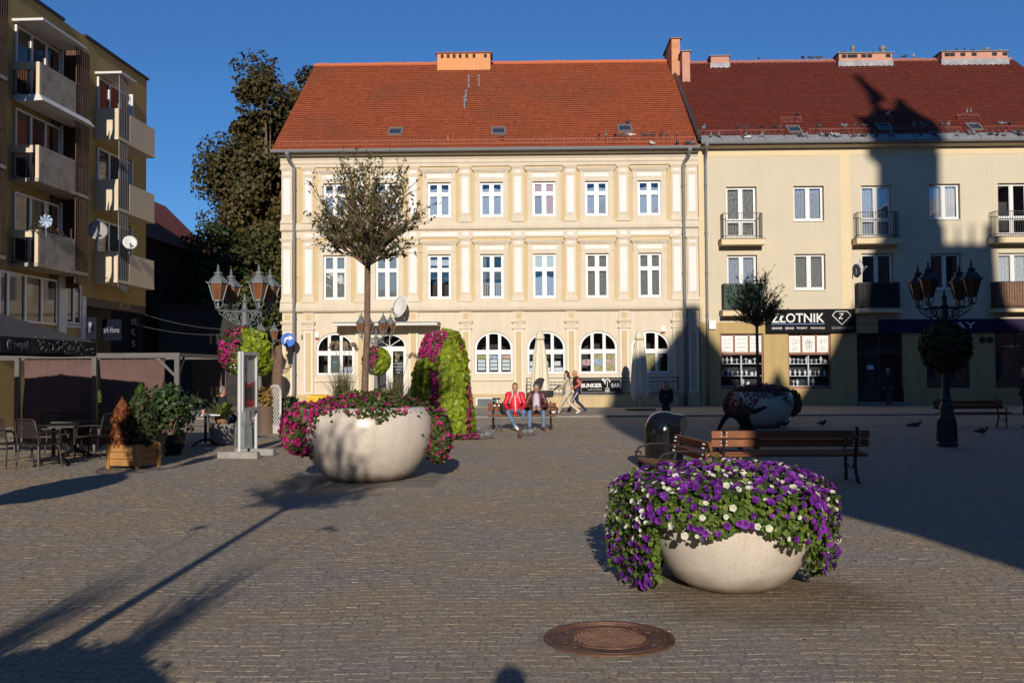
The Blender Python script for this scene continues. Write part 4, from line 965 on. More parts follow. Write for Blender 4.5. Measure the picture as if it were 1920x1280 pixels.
b = MB(); b.box(-12.1,.07,-24,-2.5,ZR,ZR+.10); b.box(-12.1,.07,-.9,4.80,ZR-.02,ZR+.08); b.build('roof_edge', m_black, fl)
b = MB(); b.box(-.2,.10,-1.1,-.8,0,4.62); b.build('pillar', m_white2, fl)
def flatwin(y0, y1, z0, z1, n, parent, curtain=None, v=.0, deep=.02):
    w = (y1-y0)/n; fr = .07
    b = MB(); b.box(v,v+.07,y0,y0+fr,z0,z1); b.box(v,v+.07,y1-fr,y1,z0,z1); b.box(v,v+.07,y0+fr,y1-fr,z0,z0+fr); b.box(v,v+.07,y0+fr,y1-fr,z1-fr,z1)
    for i in range(1,n): b.box(v,v+.08,y0+w*i-.06,y0+w*i+.06,z0+fr,z1-fr)
    o = b.build('window', m_white, parent)
    for i in range(n):
        pm = MB(); pm.box(v+.005,v+.03,y0+w*i+.06,y0+w*(i+1)-.06,z0+fr,z1-fr); pm.build('pane', m_flatglass, o)
    return o
m_flatglass = mat('dark_window_glass', (.02,.024,.03), .05, .4, .7, spec=.5, col2=(.07,.065,.06))
for (u, kd) in bays:
    for k, zt in enumerate(tops):
        zf = zt-1.06
        flatwin(u+.12, u+2.95, zf+.05, zf+2.35, 3, fl, v=.004)
        b = MB(); b.box(0,.16,u+2.97,u+3.05,zf,zf+2.45); b.build('window_reveal', m_white2, fl)
        b = MB(); m_ = m_conc_cream if kd == 'cream' else m_conc_stain
        b.box(0,.93,u-.02,u+3.42,zf-.14,zf-.02)
        bal = b.build('balcony', m_, fl)
        if kd == 'cream':
            b = MB(); b.box(0,.92,u,u+.09,zf-.02,zt); b.build('end_panel', m_, bal)
            b = MB(); b.box(.83,.92,u+1.02,u+3.40,zf-.02,zt); b.box(0,.83,u+3.31,u+3.40,zf-.02,zt); b.build('front_panel', m_, bal)
            by0, by1 = u+.09, u+1.02
        else:
            b = MB(); b.box(0,.92,u,u+.10,zt-.24,zt); b.box(.80,.92,u,u+.10,zf-.02,zt-.24); b.build('end_panel', m_conc_cream, bal)
            b = MB(); b.box(.83,.92,u+.10,u+2.45,zf-.02,zt); b.build('front_panel', m_, bal)
            b = MB()
            for i in range(9): b.box(.05+i*.085,.065+i*.085,u+.04,u+.055,zf-.02,zt-.24)
            b.build('end_bars', m_black, bal)
            by0, by1 = u+2.45, u+3.4
        bb = MB()
        for i in range(7): y = by0+(by1-by0)*(i+.5)/7; bb.box(.86,.885,y-.012,y+.012,zf-.12,zt+.02)
        bb.box(.85,.895,by0,by1,zt-.02,zt+.02); bb.box(.85,.895,by0,by1,zf+.02,zf+.05); bb.build('bar_panel', m_brownslat, bal)
        if kd != 'cream' and k in (0,1):
            b = MB(); b.box(.70,.72,by0+.05,by1-.05,zf+.05,zt-.1); b.build('laundry_screen', m_white2, bal)
    # long brown bars that run the height of the front
    y0 = u+.1 if kd == 'cream' else u+2.5
    for i in range(6 if kd == 'cream' else 8):
        b = MB(); y = y0+i*(.15 if kd == 'cream' else .13); b.box(.89,.92,y-.018,y+.018,4.9,13.25); b.build('vertical_bar', m_brownslat if kd != 'cream' else m_zinc, fl)
    if kd != 'cream':
        b = MB(); b.box(.02,.6,u+3.4,u+3.45,4.8,13.6); b.box(.04,.06,u+2.5,u+3.4,4.8,13.6); b.build('brown_cladding', mat('brown_boards',(.085,.035,.018),.7,.3,5), fl)
    b = MB(); b.box(0,1.05,u-.05,u+(1.3 if kd=='cream' else 3.0),13.28,13.36); b.build('canopy_slab', m_white2, fl)
    if kd != 'cream':
        flatwin(u-1.3, u+2.9, 3.45, 5.05, 4, fl, v=.004); b = MB(); b.box(0,.12,u+2.96,u+3.5,2.9,5.2); b.build('pier', m_white2, fl); flatwin(u+3.55, u+4.65, 3.55, 5.0, 2, fl, v=.004)
        b = MB(); b.box(0,.08,u+3.5,u+4.8,3.42,3.52); b.build('sill', m_white2, fl)
b = MB(); b.prism([(.93,-5.82,10.86),(.93,-2.4,10.86),(1.12,-2.3,10.62),(1.12,-5.95,10.62)], (-.9,0,-.02)); b.build('awning', m_white2, fl)
# shop front in the shade under the last bay
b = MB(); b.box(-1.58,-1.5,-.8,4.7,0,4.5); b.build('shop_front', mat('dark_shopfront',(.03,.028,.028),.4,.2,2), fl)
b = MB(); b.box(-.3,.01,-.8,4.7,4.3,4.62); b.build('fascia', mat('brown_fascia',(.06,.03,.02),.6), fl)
text('lettering', 'SKLEP', mat('cream_letters',(.5,.42,.28),.6), fl, (.03,2.6,4.48), w=1.0, h=.24, rot=(math.pi/2,0,math.pi/2))
def hang_sign(label, m, y0, y1, v, z0, z1, txt, tm, w):
    t = thing('hanging_sign', label, 'sign', (fl.location.x, fl.location.y, 0), rad(-2.0))
    b = MB(); b.box(v, v+(y1-y0), .0, .05, z0, z1); b.build('board', m, t, (0,y0,0)); text('lettering', txt, tm, t, (v+(y1-y0)/2, y0-.004, (z0+z1)/2), w=w, h=.22); 
    b = MB(); b.bar((v,y0+.03,z1),(v-.35,y0+.03,z1),.03,.03); b.build('bracket', m_black, t)
hang_sign('square white sign lettered in black hanging below the balconies', mat('shade_greyed_white_board',(.30,.30,.31),.7), -.75, -.30, -.02, 3.05, 3.85, 'endi', m_black, .36)  # white board greyed so its colour carries the shade below the balconies
hang_sign('dark blue sign lettered in white in the shaded shop recess', mat('navy_sign',(.006,.008,.018),.8,spec=.1), -.2, .55, .44-.02, 3.0, 3.8, 'ark Home', mat('shade_dimmed_letters',(.28,.28,.3),.8), .60)  # navy and letters darkened, the recess shade is in their colour
vs = thing('banner_sign', 'tall narrow black sign with upright white letters on the shop corner', 'sign', (fl.location.x, fl.location.y, 0), rad(-2.0))
b = MB(); b.box(.0,.30,3.2,3.26,1.7,4.2); b.build('board', m_signblk if 'm_signblk' in globals() else m_black, vs)
for i, ch in enumerate('MĘSNA'): text('lettering', ch, m_white2, vs, (.15,3.19,3.9-i*.46), w=.16, h=.28)
# wires across the lane
wv = thing('overhead_wire', 'thin pale wires strung across the shaded lane from the flats to the cream house', 'cable', (0,0,0))
a0 = Vector((*cw(-15.6,41), 4.35)); a1 = Vector((XL+.1, HY-.1, 4.1))
for dz in (0, -.55):
    b = MB(); b.tube([a0.lerp(a1,t)+Vector((0,0,dz*(1-t)-.5*4*t*(1-t))) for t in np.linspace(0,1,14)], .008, 5); b.build('wire', m_zinc, wv)

# satellite dishes
def unit(a): return a/np.maximum(np.linalg.norm(a, axis=-1, keepdims=True), 1e-9)
def dish(label, loc, face, r, m, stand=.35):
    t = thing('satellite_dish', label, 'satellite dish', loc)
    fz = Vector(face).normalized(); q = fz.to_track_quat('Z','Y')
    b = MB(); n = 24
    prof = [(0,0),(r*.4,.16*.16*r),(r*.75,.56*.2*r),(r,.2*r),(r*1.0,.2*r+.015),(r*.74,.13*r+.012),(r*.4,.05*r+.012),(0,.012)]
    b.lathe(prof, n, cap=False); b.v = [tuple(q@Vector(p)) for p in b.v]; b.build('reflector', m, t, smooth=True)
    up = q@Vector((0,-1,0)); 
    if up.z > 0: up = -up
    b = MB(); e = fz*r*1.05+up*r*.45; b.tube([up*r*.95+fz*.1*r, e], .014, 6); b.tube([e-fz*.02,e-fz*.14], .035, 8); b.build('feed_arm', m_zinc, t)
    b = MB(); b.tube([(0,0,0), -fz*.15, -fz*.18+Vector((0,0,-stand))], .025, 6); b.build('mount', m_zinc, t)
    return t
pd = cw(-15.30,36.9); dish('large grey satellite dish seen from behind at the balcony left of the white dish', (pd[0],pd[1],7.0), (.35,-.8,.2), .36, mat('grey_dish',(.30,.29,.28),.6))
pd = cw(-14.75,38.6); dish('white satellite dish on the lowest cream balcony of the flats', (pd[0],pd[1],6.78), (.45,-.85,.25), .27, m_white2)
p = atY(752,577,46.9); dish('white satellite dish standing on the canopy over the entrance', (p[0],p[1]+.2,p[2]+.05), (-.70,-.66,.25), .54, m_white, stand=.55)
p = atY(1612,498,47.4); dish('grey satellite dish beside the black screened balcony of the plain house', (p[0],p[1],p[2]), (.80,-.55,.25), .32, m_white2)
# plants and a blue pinwheel in the lowest stained balcony
for k in range(5):
    q = cw(-15.45,32.4+.45*k); b = MB()
    for i in range(40): a = unit(RNG.normal(0,1,(1,3)))[0]*np.array([.2,.2,.16]); b.add([tuple(a),tuple(a+RNG.normal(0,.05,3)),tuple(a+RNG.normal(0,.05,3))], [(0,1,2)])
    o = b.build('balcony_plant', mat('balcony_plant_%d' % k, [(.06,.09,.03),(.25,.08,.04),(.07,.1,.03),(.22,.06,.05),(.12,.12,.04)][k], .8, .4, 9), None, (q[0],q[1],6.48)); tag(o, '%s plant from the near end of the lowest stained balcony' % nth(k+1), 'plant', 'plants on the stained balcony')
q = cw(-15.2,32.6); b = MB()
for k in range(8): a = k*math.pi/4; b.add([(0,0,0),(.24*math.cos(a),-.03,.24*math.sin(a)),(.2*math.cos(a+.6),.02,.2*math.sin(a+.6))], [(0,1,2)])
b.tube([(0,0,0),(0,.02,-.5)], .008, 5); o = b.build('pinwheel', mat('pale_blue_plastic',(.35,.45,.62),.5,.1,5), None, (q[0],q[1],6.72)); tag(o, 'pale blue pinwheel on the lowest stained balcony', 'pinwheel')
# ------------------------------------------------------------------ dark house and walls in the lane
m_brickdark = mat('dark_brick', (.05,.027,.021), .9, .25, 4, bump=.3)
p = cw(-19.8, 55); dh = thing('brick_house', 'dark brick house with red roof in the shade behind the flats', 'building', (p[0],p[1],0), rad(-2))
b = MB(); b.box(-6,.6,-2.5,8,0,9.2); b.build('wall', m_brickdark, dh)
b = MB(); b.prism([(-6.3,-2.8,9.2),(.95,-2.8,8.9),(-2.6,-2.8,12.4)], (0,11,0)); b.build('roof', mat('old_red_tile',(.20,.05,.035),.8,.25,4), dh)
p = cw(-14.6, 62); lw = thing('garden_wall', 'dark wall closing the shaded lane under the trees', 'wall', (p[0],p[1],0), rad(-4))
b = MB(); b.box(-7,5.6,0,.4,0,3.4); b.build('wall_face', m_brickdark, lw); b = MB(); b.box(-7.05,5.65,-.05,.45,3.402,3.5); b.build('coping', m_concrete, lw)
p = cw(-15.2, 52); gd = thing('annex_building', 'low dark flat roofed building in the shade beside the lane', 'building', (p[0],p[1],0), rad(-2))
b = MB(); b.box(-3.2,1.0,0,7,0,5.2); b.build('wall', mat('dark_render',(.03,.026,.024),.9,.2,2), gd); b = MB(); b.box(-3.3,1.1,-.1,7.1,5.202,5.35); b.build('roof', m_black, gd)  # even, very dark wall colour
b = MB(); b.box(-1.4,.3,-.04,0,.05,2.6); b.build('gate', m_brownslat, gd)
# car parked in the lane
m_carpaint = mat('dark_blue_paint', (.012,.02,.055), .15, .1, 3, coat=.8); m_cglass = mat('car_glass', (.02,.025,.03), .05, spec=.9); m_rubber = mat('rubber', (.015,.015,.015), .85)
p = onz(506,749); car = thing('parked_car', 'dark blue car parked in the shaded lane beside the cream house', 'car', (p[0]+.1,p[1]+1.5,0), rad(4))
prof = [(-2.0,.35),(-2.0,.72),(-1.85,.84),(-1.05,.93),(-.45,1.40),(.75,1.44),(1.45,1.02),(1.95,.93),(2.05,.6),(2.02,.35)]
b = MB(); b.prism([(-.85,y,z) for y,z in prof], (1.7,0,0)); bevel(b.build('body', m_carpaint, car), .07, 2)
b = MB(); b.add([(-.7,-1.04,.97),(.7,-1.04,.97),(.64,-.50,1.38),(-.64,-.50,1.38)], [(0,1,2,3)]); b.v = [(x,y-.03,z+.02) for x,y,z in b.v]; b.build('windscreen', m_cglass, car)
for sx in (-1,1):
    b = MB(); b.add([(sx*.858,-.9,.95),(sx*.858,1.2,1.0),(sx*.858,.7,1.36),(sx*.858,-.42,1.34)], [(0,1,2,3)]); b.build('side_window', m_cglass, car)
    b = MB(); b.box(sx*.6-.18,sx*.6+.18,-2.03,-1.9,.62,.76); b.build('headlight', m_white2, car)
    for y in (-1.25,1.3):
        b = MB(); b.tube([(sx*.70,y,.32),(sx*.88,y,.32)], .32, 16); w = b.build('wheel', m_rubber, car); b = MB(); b.tube([(sx*.86,y,.32),(sx*.895,y,.32)], .2, 12); b.build('rim', m_alu, w)
b = MB(); b.box(-.26,.26,-2.04,-1.99,.42,.53); b.build('number_plate', m_white, car)
# road signs
p = atY(540,637,46.9); ts = thing('road_sign', 'round blue road sign with a white arrow turning right beside the downpipe', 'road sign', (p[0],p[1],p[2]))
b = MB(); b.lathe([(.335,-.01),(.335,.01)], 32); b.v = [(x,z,y) for x,y,z in b.v]; b.build('disc', mat('sign_blue',(.02,.13,.55),.35,.04,3), ts)
b = MB(); b.lathe([(.335,0),(.335,.013),(.318,.013),(.318,0)], 32, cap=False); b.v = [(x,z-.012,y) for x,y,z in b.v]; b.build('rim', m_white, ts)
b = MB(); b.prism([(x_,-.022,z_) for x_,z_ in ((-.175,-.22),(-.085,-.22),(-.085,-.03),(-.07,.02),(-.03,.045),(.06,.045),(.06,-.04),(.25,.09),(.06,.22),(.06,.135),(-.04,.135),(-.12,.10),(-.165,.03),(-.175,-.04))], (0,.008,0)); b.build('arrow', m_white, ts)
b = MB(); b.bar((0,.02,0),(0,1.05,0),.04,.04); b.bar((.2,.03,-.1),(-.2,.03,-.1),.03,.02); b.build('bracket', m_zinc, ts)
p = onz(528,752); rs = thing('road_sign', 'grey back of an octagonal road sign at the corner of the lane', 'road sign', (p[0]-.1,p[1]+2,0))
b = MB(); b.lathe([(.42,-.01),(.42,.01)], 8, a0=math.pi/8); b.v = [(x,z,y+2.75) for x,y,z in b.v]; b.build('plate', m_zinc_pale, rs); b = MB(); b.tube([(0,.04,0),(0,.04,3.05)], .03, 8); b.build('post', m_zinc, rs)
# yellow grit bin by the cream house
p = atY(596,745,46.5); yb = thing('grit_bin', 'yellow plastic grit bin against the cream house wall', 'bin', (p[0],46.6,.06))
b = MB(); b.prism([(-.40,-.28,0),(.40,-.28,0),(.46,-.33,.52),(-.46,-.33,.52)], (0,.6,0)); b.build('box', mat('yellow_plastic',(.75,.42,.015),.4,.06,4), yb)
b = MB(); b.prism([(-.48,-.36,.522),(.48,-.36,.522),(.46,-.34,.62),(.40,-.2,.67),(-.40,-.2,.67),(-.46,-.34,.62)], (0,.62,0)); b.build('lid', bpy.data.materials['yellow_plastic'], yb)
# ------------------------------------------------------------------ foliage and flowers
def unit(a): return a/np.maximum(np.linalg.norm(a, axis=-1, keepdims=True), 1e-9)
def stamp(TV, TF, P, Xa, Ya, Za, s):
    """place a template mesh (TV verts, TF faces) at P with axes Xa,Ya,Za and size s"""
    n = len(P); V = P[:,None,:]+s[:,None,None]*(TV[None,:,0:1]*Xa[:,None,:]+TV[None,:,1:2]*Ya[:,None,:]+TV[None,:,2:3]*Za[:,None,:])
    F_ = (TF[None]+(np.arange(n)*len(TV))[:,None,None]).reshape(-1, TF.shape[1]); return V.reshape(-1,3), F_
LEAF_V = np.array([(0,0,0),(-.5,.42,.10),(0,1,-.06),(.5,.42,.10),(0,.45,0)], float); LEAF_F = np.array([(0,4,2,1),(0,3,2,4)])
SLIM_V = LEAF_V*np.array([.42,1,.6])
BROAD_V = np.array([(0,0,0),(-.52,.22,.08),(-.42,.62,.04),(0,1.05,-.10),(.42,.62,.04),(.52,.22,.08)], float); BROAD_F = np.array([(0,3,2,1),(0,5,4,3)])
def frame(N, jit=.5, droop=0.0):
    n = len(N); Z = unit(N+RNG.normal(0,jit,(n,3))); T = RNG.normal(0,1,(n,3)); T[:,2] -= droop
    Y = unit(T-Z*np.sum(T*Z,1,keepdims=True)); X = np.cross(Y,Z); return X, Y, Z
def leaves(P, N, size, m, name, parent, TV=LEAF_V, TF=LEAF_F, jit=.5, droop=.8, rnd=None, kind='stuff'):
    n = len(P); X,Y,Z = frame(N, jit, droop); s = size*RNG.uniform(.65,1.3,n)
    V, F_ = stamp(TV, TF, P-Y*s[:,None]*.5, X, Y, Z, s)
    r = np.repeat(RNG.random(n) if rnd is None else rnd, len(TF))
    o = link(name, np_mesh(name, V, F_, m, rnd=r), parent)
    if kind: o['kind'] = kind
    return o
# petunia: funnel with five lobes, darker throat
def petunia_template():
    v = [(0,0,-.55)]; n = 10
    for i in range(n): t = 2*math.pi*i/n; v.append((.20*math.cos(t), .20*math.sin(t), -.05))
    for i in range(n):
        t = 2*math.pi*i/n; r = .50 if i % 2 == 0 else .43; v.append((r*math.cos(t), r*math.sin(t), .06 if i % 2 else -.02))
    f = [(0,1+i,1+(i+1)%n,1+(i+1)%n) for i in range(n)]
    t3 = [(0,1+i,1+(i+1)%n) for i in range(n)]
    q4 = [(1+i,11+i,11+(i+1)%n,1+(i+1)%n) for i in range(n)]
    return np.array(v), t3, q4
PT_V, PT_T, PT_Q = petunia_template()
PT_F = np.array([(a,b_,c) for a,b_,c in PT_T]+[(a,b_,c) for a,b_,c,d in PT_Q]+[(a,c,d) for a,b_,c,d in PT_Q]); PT_MI = np.array([1]*10+[0]*20)
def petunia_mesh(name, mp, mt, curl=0.0):
    V = PT_V.copy(); V[:,2] *= RNG.uniform(.7,1.2); V += RNG.normal(0,.02,V.shape)
    return np_mesh(name, V, PT_F, [mp, mt], mi=PT_MI, rnd=np.full(30, RNG.random()), smooth=True)
def petunias(P, N, size, mp, mt, name, parent, jit=.35):
    n = len(P); X,Y,Z = frame(N, jit, 0); s = size*RNG.uniform(.8,1.2,n)
    V, F_ = stamp(PT_V, PT_F, P, X, Y, Z, s)
    o = link(name, np_mesh(name, V, F_, [mp,mt], mi=np.tile(PT_MI,n), rnd=np.repeat(RNG.random(n),30), smooth=True), parent); o['kind'] = 'stuff'; return o
m_purple = leafmat('purple_petal', (.10,.008,.18), (.25,.03,.40), (.46,.18,.56), .6, .2); m_purple_t = leafmat('purple_throat', (.05,.004,.09), (.09,.01,.15), None, .7, .1)
m_whitepet = leafmat('white_petal', (.66,.66,.55), (.8,.8,.72), None, .6, .2); m_white_t = leafmat('white_throat', (.5,.5,.2), (.6,.6,.35), None, .7, .1)
m_mag = leafmat('magenta_petal', (.38,.012,.13), (.55,.02,.20), (.62,.08,.28), .6, .2); m_mag_t = leafmat('magenta_throat', (.16,.004,.05), (.25,.01,.09), None, .7, .1)
m_lime = leafmat('lime_leaf', (.16,.22,.012), (.34,.42,.025), (.46,.46,.05), .5, .3)
m_leafdark = leafmat('dark_leaf', (.018,.035,.010), (.05,.075,.018), (.10,.11,.03), .5, .2)
m_willow = leafmat('olive_leaf', (.065,.075,.026), (.145,.15,.055), (.23,.20,.09), .5, .38)
m_bark = mat('tree_bark', (.16,.10,.065), .9, .3, 12, bump=.5, bscale=30, dirt=(.26,.20,.15,.5), dscale=6)
m_grass = leafmat('grass_blade', (.09,.11,.035), (.20,.19,.075), (.42,.33,.18), .6, .3)
m_soil = mat('potting_soil', (.035,.025,.018), .95, .3, 10, bump=.5)
BOWL = [(.0,0.0),(.40,0.0),(.50,.02),(.66,.12),(.80,.31),(.905,.56),(.945,.80),(.925,.98),(.875,1.08),(.82,1.125),(.77,1.11),(.74,1.02)]
def bowl(label, loc, s=1.0, group=None, plate=True):
    t = thing('planter_bowl', label, 'planter', loc, 0, group)
    kr, kz = (1.09,1.02) if plate else (1.0,1.0)
    b = MB(); b.lathe([(r*s*kr,z*s*kz) for r,z in BOWL], 56, cap=False); b.build('bowl', m_terrazzo, t, smooth=True)
    b = MB(); b.lathe([(.80*s,1.0*s),(.4*s,1.06*s),(0,1.08*s)], 24, cap=False); b.build('soil', m_soil, t)
    if plate:
        b = MB(); 
        for i in range(2):
            for j in range(2): b.box(-1.13+i*1.135,-.01+i*1.14-.005,-1.13+j*1.135,-.01+j*1.14-.005,-.05,.004-.0*i)
        b.build('base_slab', m_slabplate, t)
    return t
m_slabplate = mat('base_slab', (.21,.185,.15), .85, .12, 2, bump=.1)
# young tree in a bowl: straight stem, a broom of thin branches, small leaves
def small_tree(label, loc, zb=3.38, zt=5.06, wid=.93, nleaf=4700, lean=.05, seed=1, stem=.055, group=None, spread=None, name='planter_tree'):
    rr = random.Random(seed); t = thing(name, label, 'tree', loc, 0, group)
    b = MB(); z0 = loc[2]; b.tube([(0-lean,0,-.12),(-lean*.7,0,.6),(-lean*.2,0,1.6-z0+.6),(0,0,zb-z0)], [stem*1.15,stem,stem*.92,stem*.85], 10); b.build('trunk', m_bark, t, smooth=True)
    b = MB(); pts = []; H = zt-zb; base = zb-z0
    for k in range(96):
        a = rr.uniform(0,2*math.pi); cz = rr.uniform(-.80,1); sz = math.sqrt(1-cz*cz); f_ = rr.uniform(.62,1.06); rmax = wid*sz*f_*(1.0 if cz > -.2 else .9); h = H*(.46+.55*cz*f_)
        end = Vector((math.cos(a)*rmax, math.sin(a)*rmax, base+h)); c0 = Vector((0,0,base-.05+.12*rr.random()))
        mid = c0.lerp(end,.5)+Vector((rr.uniform(-.05,.05),rr.uniform(-.05,.05),.02*H*rr.random()))
        q1 = c0.lerp(mid,.5)+Vector((rr.uniform(-.03,.03),rr.uniform(-.03,.03),.02))
        P = [c0,q1,mid,mid.lerp(end,.5)+Vector((rr.uniform(-.04,.04),rr.uniform(-.04,.04),.03)),end]
        b.tube(P, [.018,.013,.009,.006,.003], 5, cap=False)
        for s in range(7):
            i = rr.choice([1,2,2,3,3]); f = rr.random(); q = P[i].lerp(P[min(i+1,4)], f); d = (end-c0).normalized()*rr.uniform(.12,.34)+Vector((rr.uniform(-.2,.2),rr.uniform(-.2,.2),rr.uniform(-.04,.2)))
            b.tube([q,q+d*.5+Vector((0,0,.01)),q+d], [.006,.004,.002], 4, cap=False); pts += [q.lerp(q+d, rr.uniform(.25,1.08)) for _ in range(6)]
        pts += [P[3].lerp(end, rr.random()*1.08) for _ in range(12)]+[P[2].lerp(P[3], rr.random()) for _ in range(4)]
    b.build('branches', m_bark, t)
    pts = np.array([tuple(p) for p in pts]); P = pts[RNG.integers(0,len(pts),nleaf)]+RNG.normal(0,.022,(nleaf,3))
    N = RNG.normal(0,1,(nleaf,3)); N[:,2] += .5
    leaves(P, unit(N), .070, m_willow, 'crown', t, TV=SLIM_V*np.array([1.15,1,1]), jit=.6, droop=-.3)
    return t
# trailing flower mass over the rim of a bowl
def drape(n, R, top, low, dome, phi=None, pw=1.0, rim=None):
    """points over a mound: dome in the middle, hanging below the rim to low(phi)"""
    ph = RNG.uniform(0,2*math.pi,n) if phi is None else RNG.uniform(phi[0],phi[1],n)
    u = RNG.random(n)**pw; lo = low(ph)
    Rm = R(ph); arc = Rm*1.05; hang = top-.10-lo; tot = arc+np.maximum(hang,.02); s = u*tot
    r = np.where(s < arc, np.sqrt(np.clip(s/arc,0,1))*Rm, Rm+.03*np.sin((s-arc)*6)); 
    z = np.where(s < arc, top+dome*(1-(r/Rm)**2)-.10*(r/Rm)**4, top-.10-(s-arc))
    P = np.stack([r*np.cos(ph), r*np.sin(ph), z], 1); hangf = np.clip((s-arc)/.15,0,1); k = (r/Rm)**3
    N = np.stack([np.cos(ph)*(k*.8+hangf), np.sin(ph)*(k*.8+hangf), 1-.8*hangf], 1); return P, unit(N), ph, r
# ---- bowl B, nearest: purple and white petunias
gB = 'terrazzo bowl planters'
bwB = bowl('small round pale terrazzo bowl in the foreground under purple and white petunias', (PB[0],PB[1],0), .665, gB, plate=False)
pB = thing('petunia_bush', 'mound of purple and white petunias spilling over the nearest bowl', 'flowers', (PB[0]-.06,PB[1],0))
def RB(ph): return .755+.05*np.sin(3*ph+.5)+.05*np.sin(5*ph)+.06*np.abs(np.cos(ph))
def lowB(ph):
    d = np.angle(np.exp(1j*(ph+math.pi/2)))       # 0 = towards the camera
    return np.where(np.abs(d) < .85, .50+.03*np.sin(9*d)-.06*d, np.where(d < 0, .06, .16))+.05*np.sin(7*ph)
nB = 12500
P,N,ph,r = drape(nB, lambda p: RB(p)-.03, .81, lowB, .10); P += N*RNG.normal(-.02,.035,(nB,1))
leaves(P, N, .047, m_moss, 'foliage', pB, jit=.55, droop=.9)
b = MB(); b.lathe([(.45,.66),(.62,.74),(.70,.80),(.5,.88),(0,.94)], 24); b.build('stems', mat('stem_green',(.03,.05,.012),.9,.3,8), pB)
nf = 470
P,N,ph,r = drape(nf*5, RB, .835, lowB, .10)
front = N[:,1]*-1*.5+N[:,2]*.6; keepf = []
pts_ = []
for i in np.argsort(-RNG.random(len(P))):
    if P[i,1] > .45: continue
    if all((P[i]-q)@(P[i]-q) > .036**2 for q in pts_): pts_.append(P[i]); keepf.append(i)
    if len(keepf) >= 700: break
keepf = np.array(keepf); order2 = keepf[np.argsort(P[keepf,1])]
pvar = [petunia_mesh('petunia', m_purple, m_purple_t) for _ in range(8)]; wvar = [petunia_mesh('petunia', m_whitepet, m_white_t) for _ in range(4)]
def put_flower(P0, N0, me, parent, s):
    Z = Vector(N0)+Vector((RNG.normal(0,.35),RNG.normal(0,.35)-.25,RNG.normal(0,.3))); q = Z.normalized().to_track_quat('Z','Y')
    o = link('petunia', me, parent, tuple(P0)); o.rotation_mode = 'QUATERNION'; o.rotation_quaternion = q; o.scale = (s,s,s*RNG.uniform(.8,1.1)); return o
rest = []
for c, i in enumerate(order2):
    d = math.sin(P[i,0]*7+1)+math.sin(P[i,1]*9+P[i,0]*4)+ .5*math.sin(P[i,2]*13)
    isw = RNG.random() < (.58 if d > .15 and P[i,0] < .15 else .40 if d > .25 else .17) and P[i,2] > .32
    if c < 298: put_flower(P[i]+N[i]*.03, N[i], wvar[int(RNG.integers(4))] if isw else pvar[int(RNG.integers(8))], pB, (.047 if isw else .058)*RNG.uniform(.6,1.3))
    else: rest.append((P[i]+N[i]*.03, N[i], isw))
for w_, mm, mt_, nm in ((False, m_purple, m_purple_t, 'purple_petunias'), (True, m_whitepet, m_white_t, 'white_petunias')):
    q = [x for x in rest if x[2] == w_]
    if q: petunias(np.array([x[0] for x in q]), np.array([x[1] for x in q]), .056 if not w_ else .046, mm, mt_, nm, pB)
# ---- bowl A: magenta petunias, grasses, tree
bwA = bowl('large pale terrazzo bowl with a young tree and magenta petunias standing in the sun', (PA[0],PA[1],0), 1.0, gB)
def magenta_mass(label, loc, lowf, nl, nfl, phis_flow, dens):
    t = thing('petunia_bush', label, 'flowers', loc)
    R = lambda p: .98+.05*np.sin(3*p)+.04*np.sin(5*p+1)
    P,N,ph,r = drape(nl, R, 1.14, lowf, .16); P += N*RNG.normal(-.01,.05,(nl,1)); leaves(P, N, .065, m_leafpet, 'foliage', t, jit=.6, droop=.9)
    P,N,ph,r = drape(nfl*4, lambda p: R(p)+.04, 1.17, lowf, .16); w = dens(ph, P); k = np.where(RNG.random(len(P)) < w)[0][:nfl]
    petunias(P[k]+N[k]*.03, N[k], .072, m_mag, m_mag_t, 'magenta_petunias', t)
    return t
m_leafpet = leafmat('petunia_leaf_olive', (.035,.06,.012), (.11,.14,.035), (.22,.16,.07))
def lowA(ph):
    d = np.angle(np.exp(1j*(ph+math.pi/2)))   # camera side 0, negative = left
    left = np.clip((-d-.55)/.35,0,1); right = np.clip((d-.95)/.3,0,1)
    return 1.00-left*(.56+.08*np.sin(9*ph))-right*(.66+.1*np.sin(8*ph))+.05*np.sin(11*ph)+.03*np.sin(17*ph)
def densA(ph, P):
    d = np.angle(np.exp(1j*(ph+math.pi/2))); left = np.clip((-d-.15)/.5,0,1); hang = np.clip((1.05-P[:,2])/.3,0,1)
    return .10+.62*left+.30*np.clip((d-1.0)/.3,0,1)*hang
pA = magenta_mass('magenta petunias trailing over the left rim of the large sunlit bowl', (PA[0],PA[1],0), lowA, 7000, 620, None, densA)
# an extra trailing cushion on the left of bowl A
def cushion(parent, c, rx, ry, rz_, nl, nfl, mleaf, lsz=.065, fsz=.072, mp=m_mag, mt=m_mag_t, skip=0):
    def shell(n):
        d = unit(RNG.normal(0,1,(n,3))); rad_ = RNG.uniform(.82,1.05,(n,1)); return np.array(c)+d*rad_*np.array([rx,ry,rz_]), d
    P,N = shell(nl); leaves(P,N,lsz,mleaf,'foliage',parent,jit=.5)
    P,N = shell(nfl); P += N*.03; petunias(P,N,fsz,mp,mt,'magenta_petunias',parent)
cushion(pA, (-1.02,-.15,.76), .30,.40,.34, 2200, 400, m_leafpet); cushion(pA, (-.85,-.45,1.02), .32,.3,.20, 900, 170, m_leafpet)
cushion(pA, (1.10,.12,.66), .20,.34,.42, 1300, 110, m_leafpet)
trA = small_tree('young round crowned tree growing in the large sunlit bowl', (PA[0],PA[1],1.02), seed=3, group='young trees in bowl planters', lean=.06)
